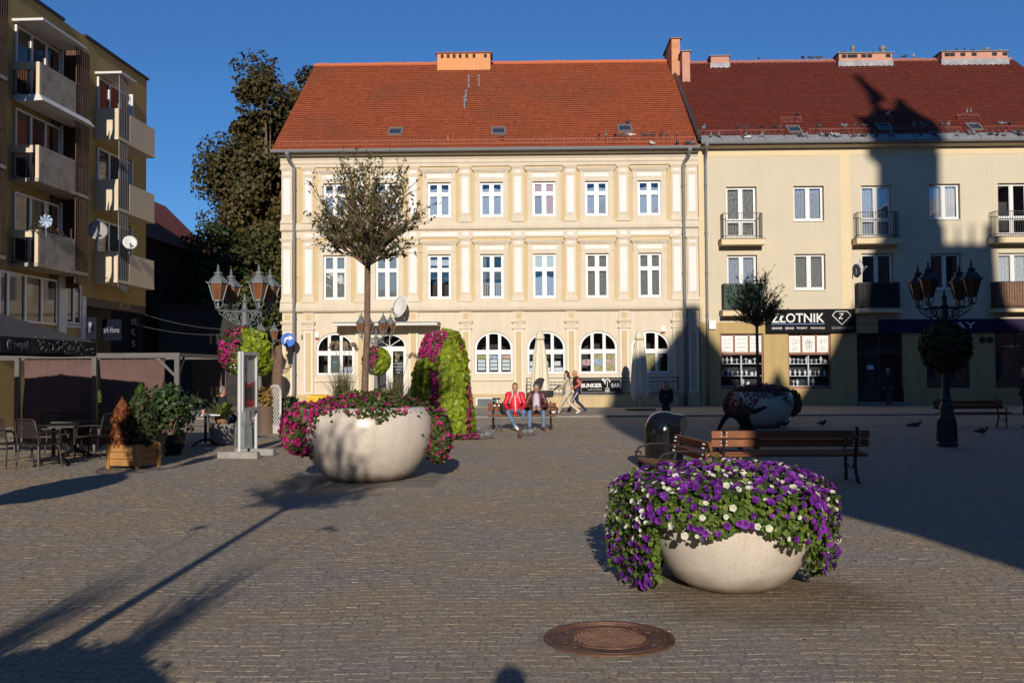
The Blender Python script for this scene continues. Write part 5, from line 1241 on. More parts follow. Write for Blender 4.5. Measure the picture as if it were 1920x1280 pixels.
# feather grasses
def grass(label, loc, n, h, spread, plumes, group):
    t = thing('feather_grass', label, 'ornamental grass', loc, 0, group); Vs = []; Fs = []; rn = []; o = 0
    for i in range(n):
        a = RNG.uniform(0,2*math.pi); L = h*RNG.uniform(.55,1.05); out = spread*RNG.uniform(.1,1)**1.3; w = .006; b0 = np.array([RNG.normal(0,.06),RNG.normal(0,.06),0]); side = np.array([-math.sin(a),math.cos(a),0])*w
        for k in range(5):
            f = k/4; p = b0+np.array([math.cos(a)*out*f**1.8, math.sin(a)*out*f**1.8, L*(f-.22*f**3*out/spread)]); ww = side*(1-f*.85)
            Vs += [p-ww,p+ww]
        for k in range(4): q = o+2*k; Fs.append((q,q+1,q+3,q+2)); rn.append(RNG.random())
        o += 10
    tag(link('blades', np_mesh('blades', np.array(Vs), np.array(Fs), m_grass, rnd=np.array(rn)), t), kind='stuff')
    for k in range(plumes):
        a = RNG.uniform(0,2*math.pi); top = np.array([math.cos(a)*spread*.5, math.sin(a)*spread*.5, h*1.25]); n2 = 130
        f = RNG.random(n2)**.7; P = top[None]*np.stack([f**1.5,f**1.5,f],1)*.0+top+np.stack([math.cos(a)*.18*f, math.sin(a)*.18*f, .16*f-.22*f*f],1)+RNG.normal(0,.012,(n2,3)); N = RNG.normal(0,1,(n2,3))
        leaves(P, unit(N), .055, m_plume, 'plume', t, TV=SLIM_V, droop=1.5)
        b = MB(); b.tube([(0,0,0), tuple(top*np.array([.5,.5,.55])), tuple(top)], .004, 4); b.build('stalk', m_bark, t)
    return t
m_plume = leafmat('grass_plume', (.30,.23,.14), (.45,.36,.24), (.55,.46,.33))
gg = 'feather grasses in the sunlit bowl'
grass('tall feather grass left of the young tree trunk in the sunlit bowl', (PA[0]-.42,PA[1]+.1,1.05), 260, .85, .50, 4, gg)
grass('feather grass right of the young tree trunk in the sunlit bowl', (PA[0]+.42,PA[1]+.15,1.05), 260, .70, .42, 2, gg)
# ---- bowl C just left of the camera, out of the picture: its shadow lies across the setts
pc = cw(-2.72, 1.3)
bwC = bowl('terrazzo bowl with a young tree just behind the camera', (pc[0],pc[1],0), 1.0, gB)
trC = dup(trA, 'young tree in the bowl beside the camera', (pc[0],pc[1],1.02), 1.3)
pCm = dup(pA, 'petunias in the bowl beside the camera', (pc[0],pc[1],0), 2.4)
for dx, dy in ((-.4,.1),(.45,.2)): grass('feather grass in the bowl beside the camera', (pc[0]+dx,pc[1]+dy,1.05), 170, 1.4, .6, 1, 'feather grasses beside the camera')
# ---- bowl E in the shade
pe = onz(1428,801)
bwE = bowl('terrazzo bowl with dark flowers in the shade in front of the shop windows', (pe[0],pe[1],0), .93, gB)
def lowE(ph):
    d = np.angle(np.exp(1j*(ph+math.pi/2))); left = np.clip((-d-.15)/.5,0,1); right = np.clip((d-.35)/.6,0,1)
    return 1.0-left*.55-right*.45+.05*np.sin(9*ph)
pE = magenta_mass('dark red petunias hanging over both sides of the shaded bowl', (pe[0],pe[1],0), lowE, 5200, 520, None, lambda ph,P: .35+.0*ph)
pE.scale = (.93,.93,.93)
cushion(pE, (-.92,-.2,.72), .32,.4,.40, 1200, 260, m_leafpet); cushion(pE, (.95,-.1,.78), .30,.35,.42, 1400, 40, m_leafdark)
cushion(pE, (0,0,1.15), .85,.7,.22, 1500, 300, m_leafpet)
trE = dup(trA, 'young tree in the shaded bowl in front of the shop windows', (pe[0]-.1,pe[1],.85), 2.1)
for ch in trE.children: pass
trE.scale = (.92,.92,.92)
# ---- flower tower
pt = onz(828,823)
tw = thing('flower_tower', 'tall column of magenta petunias and lime green leaves behind the sunlit bowl', 'flower tower', (pt[0]-.02,pt[1]+.3,0))
def tower_pts(n, off=0.0):
    z = RNG.uniform(0,1,n)**.9; ph = RNG.uniform(0,2*math.pi,n); zz = z*2.72
    R = np.interp(zz, [0,.5,1.3,2.0,2.45,2.65,2.72], [.86,.84,.80,.66,.55,.42,.1])*(1+.05*np.sin(5*ph+zz*3)+.04*np.sin(9*ph))+off
    P = np.stack([R*np.cos(ph), R*np.sin(ph), zz+.03], 1); N = np.stack([np.cos(ph), np.sin(ph), np.where(zz>2.3,1.0,.35)], 1); return P, unit(N), ph, zz
b = MB(); b.lathe([(.62,0),(.62,1.2),(.50,2.0),(.35,2.5),(0,2.6)], 20); b.build('frame', mat('moss_frame',(.02,.03,.01),.95,.3,6), tw)
P,N,ph,zz = tower_pts(7200); d = np.angle(np.exp(1j*(ph+math.pi/2)))
mg = ((zz > 1.75-.25*np.sin(d*2)) & (d < .02+.16*np.sin(zz*9)) & (d > -2.2)) | ((zz > 2.4) & (d < .5)) | ((np.abs(d+.15) < .18) & (zz < 1.75)) | ((np.abs(d-1.25) < .22)) | (zz < .12)
P2 = P[~mg]; leaves(P2+N[~mg]*RNG.uniform(-.03,.07,(len(P2),1)), N[~mg], .13, m_lime, 'lime_leaves', tw, TV=BROAD_V, TF=BROAD_F, jit=.35, droop=1.6)
P3 = P[mg]; leaves(P3, N[mg], .08, m_leafpet, 'petunia_leaves', tw, jit=.5)
P,N,ph,zz = tower_pts(5200, .03); d = np.angle(np.exp(1j*(ph+math.pi/2)))
mg = ((zz > 1.75-.25*np.sin(d*2)) & (d < .05+.16*np.sin(zz*9)) & (d > -2.2)) | ((zz > 2.4) & (d < .5)) | ((np.abs(d+.15) < .18) & (zz < 1.75)) | ((np.abs(d-1.25) < .20)) | (zz < .10)
k = np.where(mg & (RNG.random(len(P)) < .8))[0]; petunias(P[k], N[k], .078, m_mag, m_mag_t, 'magenta_petunias', tw)
k = np.where(RNG.random(len(P)) < .05)[0]; petunias(P[k], N[k], .05, m_whitepet, m_white_t, 'white_petunias', tw)
P = np.stack([RNG.uniform(-1.0,1.15,500), RNG.uniform(-1.05,-.75,500)+.15, RNG.uniform(.02,.14,500)],1); leaves(P, np.tile([0,-.2,1.],(500,1)), .07, m_leafpet, 'ground_leaves', tw)
P = np.stack([RNG.uniform(-1.0,1.25,130), RNG.uniform(-1.1,-.75,130)+.15, RNG.uniform(.05,.17,130)],1); petunias(P, np.tile([0,-.5,1.],(130,1)), .075, m_mag, m_mag_t, 'ground_petunias', tw)
tw.scale = (.88,.88,1)
# ---- big trees beyond the lane
def big_tree(label, loc, h, w, zlow, n, m, seed, size=.34, trunk_r=.4, clumps=70, group='trees beyond the lane', name='broadleaf_tree'):
    t = thing(name, label, 'tree', loc, 0, group); rr = np.random.default_rng(seed)
    b = MB(); b.tube([(0,0,-.1),(.1,0,h*.25),(0,.1,h*.5),(.1,0,h*.8)], [trunk_r,trunk_r*.8,trunk_r*.55,.08], 10)
    C = []
    for k in range(clumps):
        d = unit(rr.normal(0,1,(1,3)))[0]; zc = (h+zlow)/2; hz_ = (h-zlow)/2
        f = rr.uniform(.45,.98); c = np.array([d[0]*w*f, d[1]*w*f, zc+d[2]*hz_*f]); 
        c[:2] *= 1.0-.35*max(0,(c[2]-zc)/hz_); C.append(c)
        if k % 2 == 0: b.tube([(0,0,max(zlow*.6,c[2]*.55)), tuple(c*np.array([.5,.5,.8])), tuple(c)], [.14,.08,.02], 5, cap=False)
    b.build('trunk', m_bark, t)
    C = np.array(C); rc = rr.uniform(.8,1.7,clumps)*w/4.2
    i = rr.integers(0,clumps,n); d = unit(rr.normal(0,1,(n,3))); P = C[i]+d*rc[i][:,None]*rr.random((n,1))**.45*np.array([1,1,.8]); N = d*.6+unit(P-np.array([0,0,(h+zlow)/2]))*.6+np.array([0,0,.25])
    rn = np.clip(rr.random(clumps)[i]*.5+rr.random(n)*.5,0,1)
    leaves(P, unit(N), size, m, 'crown', t, TV=LEAF_V, jit=.55, droop=.7, rnd=rn)
    return t
m_chest = leafmat('chestnut_leaf', (.035,.038,.010), (.115,.079,.021), (.165,.078,.028), .55, .2)
m_chest2 = leafmat('green_chestnut_leaf', (.028,.038,.010), (.095,.092,.020), (.16,.12,.03), .55, .2)
p = cw(-15.5,64); big_tree('tall chestnut tree turning brown behind the cream house', (p[0],p[1],0), 22.4, 4.9, 4.5, 50000, m_chest, 5, size=.25, clumps=120)
p = cw(-14.0,69); big_tree('dark chestnut crown rising against the cream house roof', (p[0],p[1],0), 23.8, 4.6, 5, 30000, m_chest, 8, size=.25, clumps=90)
p = cw(-13.6,58); big_tree('lower green brown tree in front of the tall chestnut', (p[0],p[1],0), 10.4, 3.6, 2.4, 20000, m_chest2, 12, size=.21, clumps=60)
p = cw(-18.0,60); big_tree('dark shaded tree next to the brick house', (p[0],p[1],0), 11.2, 3.4, 1.6, 13000, m_leafdark, 21, size=.22, clumps=60)
p = cw(-16.2,57); big_tree('low dark tree filling the shaded lane', (p[0],p[1],0), 8.6, 3.0, 1.2, 11000, m_leafdark, 33, size=.21, clumps=50)
p = cw(-21.2,66); lt = big_tree('thin pale larch beside the brick house roof', (p[0],p[1],0), 11.0, 1.6, 5.0, 5200, leafmat('larch_leaf',(.05,.07,.045),(.11,.13,.08),None), 41, size=.2, clumps=34, trunk_r=.15)
# ---- potted plants by the café
def potplant(name, label, cat, loc, potprof, mpot, n, rx, rz_, zc, lsz, ml, TV=LEAF_V, TF=LEAF_F, extra=None, droop=.5):
    t = thing(name, label, cat, loc); b = MB(); b.lathe(potprof, 24); b.build('pot', mpot, t, smooth=False)
    C = unit(RNG.normal(0,1,(16,3)))*np.array([rx,rx,rz_])*.62+np.array([0,0,zc]); i = RNG.integers(0,16,n)
    P = C[i]+unit(RNG.normal(0,1,(n,3)))*RNG.random((n,1))**.5*rx*.5; N = unit(P-np.array([0,0,zc-.2]))
    leaves(P, N, lsz, ml, 'foliage', t, TV=TV, TF=TF, jit=.5, droop=droop)
    b = MB()
    for c in C: b.tube([(0,0,potprof[-1][1]-.03), tuple((c+np.array([0,0,zc-rz_]))*.5), tuple(c)], [.018,.012,.006], 5, cap=False)
    b.build('stems', m_bark, t); return t
m_rhodo = leafmat('rhododendron_leaf', (.02,.045,.014), (.06,.095,.03), (.12,.14,.05), .4, .15)
p = onz(320,853); potplant('rhododendron', 'broad leaved green bush in a round black pot by the café', 'potted plant', (p[0],p[1],0), [(.20,0),(.30,.25),(.33,.44),(.30,.44),(.28,.38)], m_blackgloss, 1300, .66, .52, .95, .12, m_rhodo, TV=LEAF_V*np.array([.75,1,1]))
m_palm = leafmat('cycad_leaf', (.05,.075,.018), (.12,.15,.035), (.18,.20,.05), .45, .15)
p = onz(417,834); pl = thing('cycad_palm', 'cycad with stiff arching fronds in a grey concrete pot', 'potted plant', (p[0],p[1],0))
b = MB(); b.lathe([(.25,0),(.31,.5),(.27,.5),(.26,.44)], 20); b.build('pot', m_concrete, pl); b = MB(); b.lathe([(.11,.44),(.14,.58),(.08,.66)], 12); b.build('stem', mat('cycad_stem',(.22,.12,.06),.9,.4,20), pl)
Vs=[];Fs=[];rn=[];o=0
for k in range(30):
    a = 2*math.pi*k/30*1.618*2; e = RNG.uniform(.35,1.35); L = RNG.uniform(.55,.72)
    dx, dy = math.cos(a), math.sin(a); prev = None
    for j in range(9):
        f = j/8; c = np.array([dx*L*math.cos(e)*f, dy*L*math.cos(e)*f, .62+L*math.sin(e)*f-.12*f*f]); w = .055*(math.sin(math.pi*(.12+.85*f))); s_ = np.array([-dy,dx,.25])*w
        Vs += [c-s_, c+s_]
        if j: q = o+2*(j-1); Fs.append((q,q+1,q+3,q+2)); rn.append(RNG.random())
    o += 18
tag(link('fronds', np_mesh('fronds', np.array(Vs), np.array(Fs), m_palm, rnd=np.array(rn)), pl), kind='stuff')
p = onz(545,812); potplant('potted_shrub', 'dark green potted shrub beside the white trellis at the cream house corner', 'potted plant', (p[0],p[1]-.3,0), [(.2,0),(.28,.4),(.24,.4)], mat('dark_red_pot',(.12,.03,.03),.6), 800, .42, .34, .68, .11, m_rhodo)
p = onz(490,815); potplant('autumn_plant', 'yellow brown plant in a tall brown box beside the ad stand', 'potted plant', (p[0],p[1]+.4,0), [(.26,0),(.26,.78),(.22,.78)], mat('brown_planter',(.12,.075,.05),.7), 620, .34, .26, 1.05, .08, leafmat('golden_leaf',(.16,.10,.02),(.34,.20,.04),(.4,.3,.08)))
# thujas in a slatted wooden box
p = onz(238,880); bx = thing('planter_box', 'square larch planter box at the café edge', 'planter', (p[0]-.02,p[1]+.35,0), rad(-15))
b = MB()
for sx in (-1,1):
    for sy in (-1,1): b.box(sx*.30-.03,sx*.30+.03,sy*.30-.03,sy*.30+.03,0,.44)
b.build('corner_post', m_wood_pale, bx)
for i in range(3):
    z = .06+i*.125
    for sgn in (-1,1):
        b = MB(); b.box(-.27,.27,sgn*.295-.012,sgn*.295+.012,z,z+.115); b.build('board', m_wood_pale, bx); b = MB(); b.box(sgn*.295-.012,sgn*.295+.012,-.27,.27,z,z+.115); b.build('board', m_wood_pale, bx)
b = MB(); b.box(-.28,.28,-.28,.28,.30,.38); b.build('soil', m_soil, bx)
def thuja(label, loc, h, r, m, n, group='conifers by the café', seed=0):
    t = thing('thuja', label, 'conifer', loc, 0, group); z = RNG.random(n)**.8; ph = RNG.uniform(0,2*math.pi,n); R = r*np.interp(z,[0,.2,.6,.85,1],[.75,1,.8,.45,.03])*RNG.uniform(.5,1.08,n)
    P = np.stack([R*np.cos(ph),R*np.sin(ph),z*h],1); N = np.stack([np.cos(ph),np.sin(ph),.4+0*z],1); leaves(P, unit(N), .085, m, 'foliage', t, TV=SLIM_V*np.array([1.3,1,1]), jit=.35, droop=-1.6)
    b = MB(); b.tube([(0,0,-.02),(0,0,h*.8)], [.025,.006], 6); b.build('trunk', m_bark, t)
m_thb = leafmat('dead_thuja', (.16,.045,.015), (.30,.10,.03), (.36,.15,.05)); m_thg = leafmat('thuja_green', (.05,.10,.012), (.13,.20,.03), (.2,.25,.05)); m_thd = leafmat('thuja_dark', (.02,.035,.010), (.05,.07,.02), (.16,.09,.03))
bl = bx.location
thuja('dead brown thuja on the left of the larch box', (bl.x-.16,bl.y-.14,.38), .86, .20, m_thb, 1200); thuja('bright green thuja at the back of the larch box', (bl.x+.05,bl.y+.17,.38), 1.10, .26, m_thg, 1500); thuja('dark thuja on the right of the larch box', (bl.x+.17,bl.y-.06,.38), 1.0, .27, m_thd, 1500)
p = onz(146,830); thuja('lone green thuja behind the café chairs', (p[0],p[1]+1.2,.3), .95, .33, m_thg, 1300)
# ------------------------------------------------------------------ lamp posts
m_lampmetal = mat('grey_green_iron', (.15,.165,.165), .5, .15, 5, bump=.1); 
m_amber = mat('amber_glass', (.15,.048,.016), .3, .3, 3, col2=(.24,.088,.03), spec=.3); m_amber_d = m_amber
def lantern_parts(root, c, m, s=1.0):
    a0 = rad(22)
    b = MB(); L = lambda pr, n=6, cap=True: b.lathe([(r*s,z*s) for r,z in pr], n, c, 0, a0, cap)
    L([(.275,.44),(.27,.46),(.20,.56),(.10,.66),(.075,.70)]); L([(.125,.70),(.12,.72),(.04,.77),(.025,.80)]); L([(.025,.80),(.04,.83),(.02,.87),(.03,.89),(0,.96)], 8)
    L([(.125,-.02),(.125,.02)])
    for k in range(6):
        t = a0+k*math.pi/3; e = Vector((math.cos(t),math.sin(t),0)); b.bar(Vector(c)+e*.12*s, Vector(c)+e*.245*s+Vector((0,0,.45*s)), .022*s,.022*s); b.bar(Vector(c)+e*.25*s+Vector((0,0,.45*s)), Vector(c)+e*.31*s+Vector((0,0,.50*s)), .02*s,.02*s)
        if k % 2 == 0:
            q = [Vector(c)+e*.10*s, Vector(c)+e*.13*s-Vector((0,0,.07*s)), Vector(c)+e*.10*s-Vector((0,0,.14*s)), Vector(c)+e*.06*s-Vector((0,0,.2*s))]; b.tube(q, .014*s, 5)
    L([(.07,-.22),(.08,-.19),(.05,-.17)], 8); L([(.03,-.2),(.03,-.02)], 6)
    o = b.build('lantern', m, root)
    g = MB(); g.lathe([(.115*s,.02*s),(.235*s,.44*s)], 6, c, 0, a0, cap=False); g.build('glass', m_amber, o)
def lamp_post(label, loc, rz, m, group):
    t = thing('street_lamp', label, 'street lamp', loc, rz, group)
    b = MB(); b.lathe([(.225,0),(.225,.08),(.195,.12),(.175,.55),(.19,.62),(.155,.68),(.145,.86),(.125,.92),(.09,1.0)], 8, a0=math.pi/8)
    for k in range(8):
        a = k*math.pi/4+math.pi/8; b.bar((.198*math.cos(a),.198*math.sin(a),.12),(.178*math.cos(a),.178*math.sin(a),.56),.03,.03)
    b.build('pedestal', m, t)
    b = MB(); b.lathe([(.10,.98),(.115,1.03),(.085,1.1),(.078,1.8),(.07,2.7),(.085,2.74),(.07,2.78),(.068,3.02),(.10,3.06),(.055,3.10),(.045,3.22),(.08,3.25),(.03,3.29),(.02,3.36),(0,3.46)], 14); b.build('column', m, t, smooth=False)
    for k in range(4):
        a = k*math.pi/2; e = Vector((math.cos(a),math.sin(a),0)); up = Vector((0,0,1)); b = MB()
        b.bar(e*.05+up*3.03, e*.62+up*3.03, .03,.035)
        for (cx, cz, r, ts) in ((.24,2.90,.10,(0,5.4)),(.43,2.95,.06,(0,5.2)),(.15,2.78,.05,(1,6)),(.33,2.86,.045,(2,7))):
            b.tube([e*(cx+r*(1-.08*q)*math.cos(q))+up*(cz+r*(1-.08*q)*math.sin(q)) for q in np.linspace(ts[0],ts[1],12)], .013, 5)
        b.tube([e*.07+up*2.70, e*.22+up*2.76, e*.42+up*2.86, e*.60+up*2.98], .016, 5); b.build('bracket', m, t)
        lantern_parts(t, tuple(e*.62+up*3.24), m, .82)
    return t
gl_ = 'four armed lamp posts with flower baskets'
p = onz(458,846); LG = p
lampG = lamp_post('grey four lantern lamp post behind the ad stand on the left', (p[0],p[1],0), rad(27+16)+PSI+math.pi, m_lampmetal, gl_)
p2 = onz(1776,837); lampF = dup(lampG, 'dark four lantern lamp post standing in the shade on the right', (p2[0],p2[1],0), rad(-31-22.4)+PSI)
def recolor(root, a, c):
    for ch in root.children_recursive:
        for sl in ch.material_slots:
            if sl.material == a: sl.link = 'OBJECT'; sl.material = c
m_lampdark = mat('shaded_lamp_iron', (.018,.019,.021), .5, .15, 5); m_amber_dark = mat('shaded_amber_glass', (.11,.035,.015), .3, .3, 3)  # darker copies of iron and glass put shade into this lamp's colour
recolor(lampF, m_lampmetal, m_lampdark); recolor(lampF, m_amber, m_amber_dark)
p3 = (*cw((705-960)/1879*38.6,38.6),0); lamp3 = dup(lampG, 'four lantern lamp post half hidden behind the young tree trunk', p3, rad(35)); 
p4 = (*cw((487-960)/1879*44.5,44.5),0); lamp4 = dup(lampG, 'small distant lamp post in the lane behind the flower ball', p4, rad(20))
p5 = (*cw(-6.6,7.9),0); lamp5 = dup(lampG, 'lamp post at the left edge of the square, out of the picture', p5, rad(12))
def flower_ball(label, loc, nl, nf, mode, group='flower baskets round the lamp posts'):
    t = thing('flower_basket', label, 'flower basket', loc, 0, group); c = np.array([0,0,2.17]); r = np.array([.50,.50,.52])
    b = MB(); b.ball((0,0,2.12), .34, 12, 8); b.build('basket', mat('basket_moss',(.03,.035,.015),.95,.3,8) if 'basket_moss' not in bpy.data.materials else bpy.data.materials['basket_moss'], t)
    def sh(n, k=1.0): d = unit(RNG.normal(0,1,(n,3))); return c+d*r*RNG.uniform(.86,1.1,(n,1))*k, d
    P,N = sh(nl)
    if mode == 'bright':
        lime = (P[:,0] > .02+.12*np.sin(P[:,2]*6)) & (P[:,2] < 2.62)
        leaves(P[lime],N[lime],.13,m_lime,'lime_leaves',t,TV=BROAD_V,TF=BROAD_F,jit=.4,droop=1.5); leaves(P[~lime],N[~lime],.07,m_leafpet,'foliage',t,jit=.5)
        P,N = sh(nf,1.04); k = (P[:,0] < .05) & ~((P[:,2] < 1.9) & (P[:,0] > -.3)); petunias(P[k],N[k],.082,m_mag,m_mag_t,'magenta_petunias',t)
        P,N = sh(int(nf*.5),1.04); k = (P[:,2] < 1.98); petunias(P[k],N[k],.05,m_whitepet,m_white_t,'white_petunias',t)
    else:
        leaves(P,N,.10,m_leafdark,'foliage',t,TV=BROAD_V,TF=BROAD_F,jit=.5,droop=1)
        P,N = sh(nf,1.04); petunias(P,N,.07,m_mag,m_mag_t,'magenta_petunias',t)
    return t
fb = flower_ball('ball of magenta petunias and lime leaves round the lamp post beside the ad stand', (p[0],p[1],0), 2600, 900, 'bright')
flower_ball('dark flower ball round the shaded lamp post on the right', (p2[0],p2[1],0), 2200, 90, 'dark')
dup(fb, 'flower ball of magenta and lime seen just right of the young tree trunk', p3, .2); q5 = dup(fb, 'flower ball on the lamp post out of the picture', p5, .4)
dup(fb, 'small flower ball on the distant lamp post in the lane', p4, .3)

# ------------------------------------------------------------------ benches
bb_ = MB(); bb_.ball((0,0,0), .011, 6, 4); boltme = bb_.mesh('bolt', m_alu)
def bench(label, loc, rz, L=2.0, group='slatted wooden benches with iron ends'):
    t = thing('bench', label, 'bench', loc, rz, group)   # sits facing -Y, back at +Y
    def plank(name, y0, z0, w, th, tilt, mm):
        b = MB(); c, s = math.cos(tilt), math.sin(tilt)
        q = [(-th/2,-w/2),(th/2,-w/2),(th/2,w/2),(-th/2,w/2)]
        P = [(-L/2, y0+a*c+b_*s*-1, z0+a*s+b_*c) for a, b_ in q]; b.prism(P, (L,0,0)); o = b.build(name, mm, t); bevel(o, .008); return o
    for i, y in enumerate((-.25,-.11,.03,.16)): plank('seat_slat', y, .445-.012*i, .04, .125, 0, m_wood)
    for i, z in enumerate((.595,.725)):
        plank('back_slat', .245+.045*i, z, .115, .035, rad(-12)*-1, m_wood)
    for sx in (-1,1):
        x = sx*(L/2-.16); b = MB()
        b.tube([(x,-.30,.02),(x,-.27,.12),(x,-.31,.26),(x,-.25,.41)], [.028,.02,.022,.024], 6); b.tube([(x,-.34,.015),(x,-.25,.015)], .025, 6)
        b.tube([(x,.32,.02),(x,.25,.14),(x,.19,.28),(x,.21,.42),(x,.27,.60),(x,.315,.80)], [.028,.022,.022,.024,.022,.018], 6); b.tube([(x,.26,.015),(x,.37,.015)], .025, 6)
        b.bar((x,-.30,.405),(x,.22,.385),.03,.035); b.tube([(x,-.26,.27),(x,-.10,.20),(x,.06,.22),(x,.19,.30)], .013, 5); b.ball((x,.317,.81), .026, 8, 5)
        b.build('leg', m_black, t)
        b = MB(); b.tube([(x,.25,.60),(x,.10,.66),(x,-.12,.66),(x,-.28,.62),(x,-.33,.55),(x,-.31,.47),(x,-.25,.42)], .016, 6); b.tube([(x,-.33,.55),(x,-.27,.56),(x,-.25,.52)], .012, 5); b.build('armrest', m_black, t)
        for z in (.57,.62,.70,.75):
            for dx in (-.035,.035):
                for y_ in (.29,.212): link('bolt', boltme, t, (x+dx,y_+.18*(z-.6),z))
    return t
p = onz(979,806); benchM = bench('wooden bench in the sun with two seated men', (p[0],p[1]-.02,0), rad(0), 2.0)
p = onz(1488,907); BC = p; benchC = dup(benchM, 'long wooden bench behind the nearest flowers seen from behind, half in shade', (p[0]-.02,p[1]+.35,0), math.pi+rad(-1)); benchC.scale = (1.16,1,1)
p = cw(2.10,13.3); benchD = dup(benchM, 'wooden bench turned sideways beside the black litter bin', (p[0],p[1],0), rad(-84)); benchD.scale = (.84,1,1)
p = onz(1832,803); benchG = dup(benchM, 'dark bench behind the lamp post in the shade on the right', (p[0],p[1]+.3,0), rad(0))
# ------------------------------------------------------------------ litter bin
p = (*cw((1243-960)/1879*16.75,16.75),0); bn = thing('litter_bin', 'glossy black domed litter bin with ribbed sides', 'litter bin', (p[0],p[1],0), rad(-30))
prof = [(.30,0),(.315,.04),(.32,.62),(.318,.70),(.295,.80),(.25,.90),(.17,.97),(.08,1.0),(0,1.005)]
b = MB(); n = 72; vs = []
for (r,z) in prof:
    for j in range(n):
        rib = 1.0 if z > .66 else (1.0-.045*(1 if j % 4 == 0 else 0)); t_ = 2*math.pi*j/n; vs.append((r*rib*math.cos(t_), r*rib*math.sin(t_), z))
b.add(vs, [(i*n+j,i*n+(j+1)%n,(i+1)*n+(j+1)%n,(i+1)*n+j) for i in range(len(prof)-1) for j in range(n)]); b.build('body', m_blackgloss, bn, smooth=True)
b = MB(); b.tube([(.18,0,.82),(.345,0,.80)], [.15,.15], 18); b.build('opening_hood', m_blackgloss, bn); b = MB(); b.tube([(.30,0,.806),(.352,0,.80)], [.125,.125], 18); b.build('opening', m_dark, bn)
b = MB(); b.lathe([(.33,.0),(.335,.05),(.33,.06)], 40, cap=False); b.build('base_ring', m_black, bn)
# ------------------------------------------------------------------ terrace wall, railing, banner, parasols by the bar
TY = 46.9
tx0, tx1 = atY(988,740,TY)[0], atY(1272,740,TY)[0]
tr = thing('terrace_wall', 'low ochre terrace wall below the black railing of the bar', 'wall', ((tx0+tx1)/2,TY,0)); hw = (tx1-tx0)/2
b = MB(); b.box(-hw,hw,0,1.0,.05,.60); b.build('wall_face', m_plinth, tr); b = MB(); b.box(-hw-.02,hw+.02,-.03,1.0,.602,.66); b.build('coping', m_concrete, tr)
rl = thing('railing', 'black iron railing along the bar terrace', 'railing', ((tx0+tx1)/2,TY+.08,.66))
b = MB()
for z in (.06,.58,.76): b.bar((-hw,0,z),(hw,0,z),.03,.035)
for x in np.linspace(-hw,hw,5): b.bar((x,0,0),(x,0,.80),.05,.05)
b.build('rail', m_black, rl)
k = int(2*hw/.19); bb = MB(); bb.box(-.009,.009,-.009,.009,.06,.58); bme = bb.mesh('baluster', m_black); kb_ = MB(); kb_.ball((0,0,.22), .028, 6, 4); kme_ = kb_.mesh('knob', m_black)
for i in range(1,k): o = link('baluster', bme, rl, (-hw+2*hw*i/k,0,0))
for i in range(2,k,3): link('knob', kme_, rl, (-hw+2*hw*i/k,0,0))
b0 = atY(1086,708,TY); b1 = atY(1168,738.5,TY); bx0,bx1,bz0,bz1 = b0[0],b1[0],b1[2],b0[2]; bw_ = bx1-bx0; bh = bz1-bz0
bnr = thing('banner', 'black bar banner with white lettering hung on the railing', 'banner', ((bx0+bx1)/2,TY+.03,(bz0+bz1)/2))
b = MB(); b.box(-bw_/2,bw_/2,-.012,.0,-bh/2,bh/2); b.build('cloth', mat('banner_black',(.007,.007,.008),.75,.1,3,spec=.15), bnr)
b = MB()
for (x0_,x1_,z0_,z1_) in ((-.46,.46,.38,.395),(-.46,.46,-.395,-.38),(-.46,-.455,-.38,.38),(.455,.46,-.38,.38)): b.box(x0_*bw_,x1_*bw_,-.016,-.012,z0_*bh,z1_*bh)
b.build('frame_line', m_white2, bnr)
text('lettering', 'BUNKIER', m_white, bnr, (-.215*bw_,-.016,.03*bh), w=.47*bw_, h=.25*bh, bold=.03)
text('lettering', 'BAR', mat('grey_letters',(.35,.36,.42),.5), bnr, (.335*bw_,-.016,.03*bh), w=.20*bw_, h=.25*bh, bold=.03)
text('lettering', 'SHISHA & DRINK', m_white2, bnr, (-.14*bw_,-.015,-.22*bh), w=.32*bw_, h=.06*bh)
b = MB(); cx = .145*bw_
b.tube([(cx,-.018,-.12*bh),(cx,-.018,.30*bh)], .018, 6); 
b.tube([(cx+.09*math.cos(t),-.018,-.25*bh+.11*math.sin(t)) for t in np.linspace(0,2*math.pi,16)], .016, 5); b.ball((cx+.01,-.016,-.27*bh), .055, 8, 5, sc=(1,.15,.7))
b.tube([(cx-.12,-.018,.22*bh),(cx-.09,-.018,.36*bh),(cx,-.018,.42*bh),(cx+.09,-.018,.36*bh),(cx+.12,-.018,.22*bh)], .035, 6); b.tube([(cx-.09,-.018,.12*bh),(cx-.19,-.018,.36*bh)], .03, 6); b.ball((cx-.20,-.018,.38*bh), .06, 8, 5, sc=(1,.2,1))
b.build('pipe_emblem', m_white, bnr)
m_canvas = mat('cream_canvas', (.70,.64,.48), .9, .06, 5, bump=.2, bscale=14); m_canvas.node_tree.nodes['Principled BSDF'].inputs['Roughness'].default_value = .95
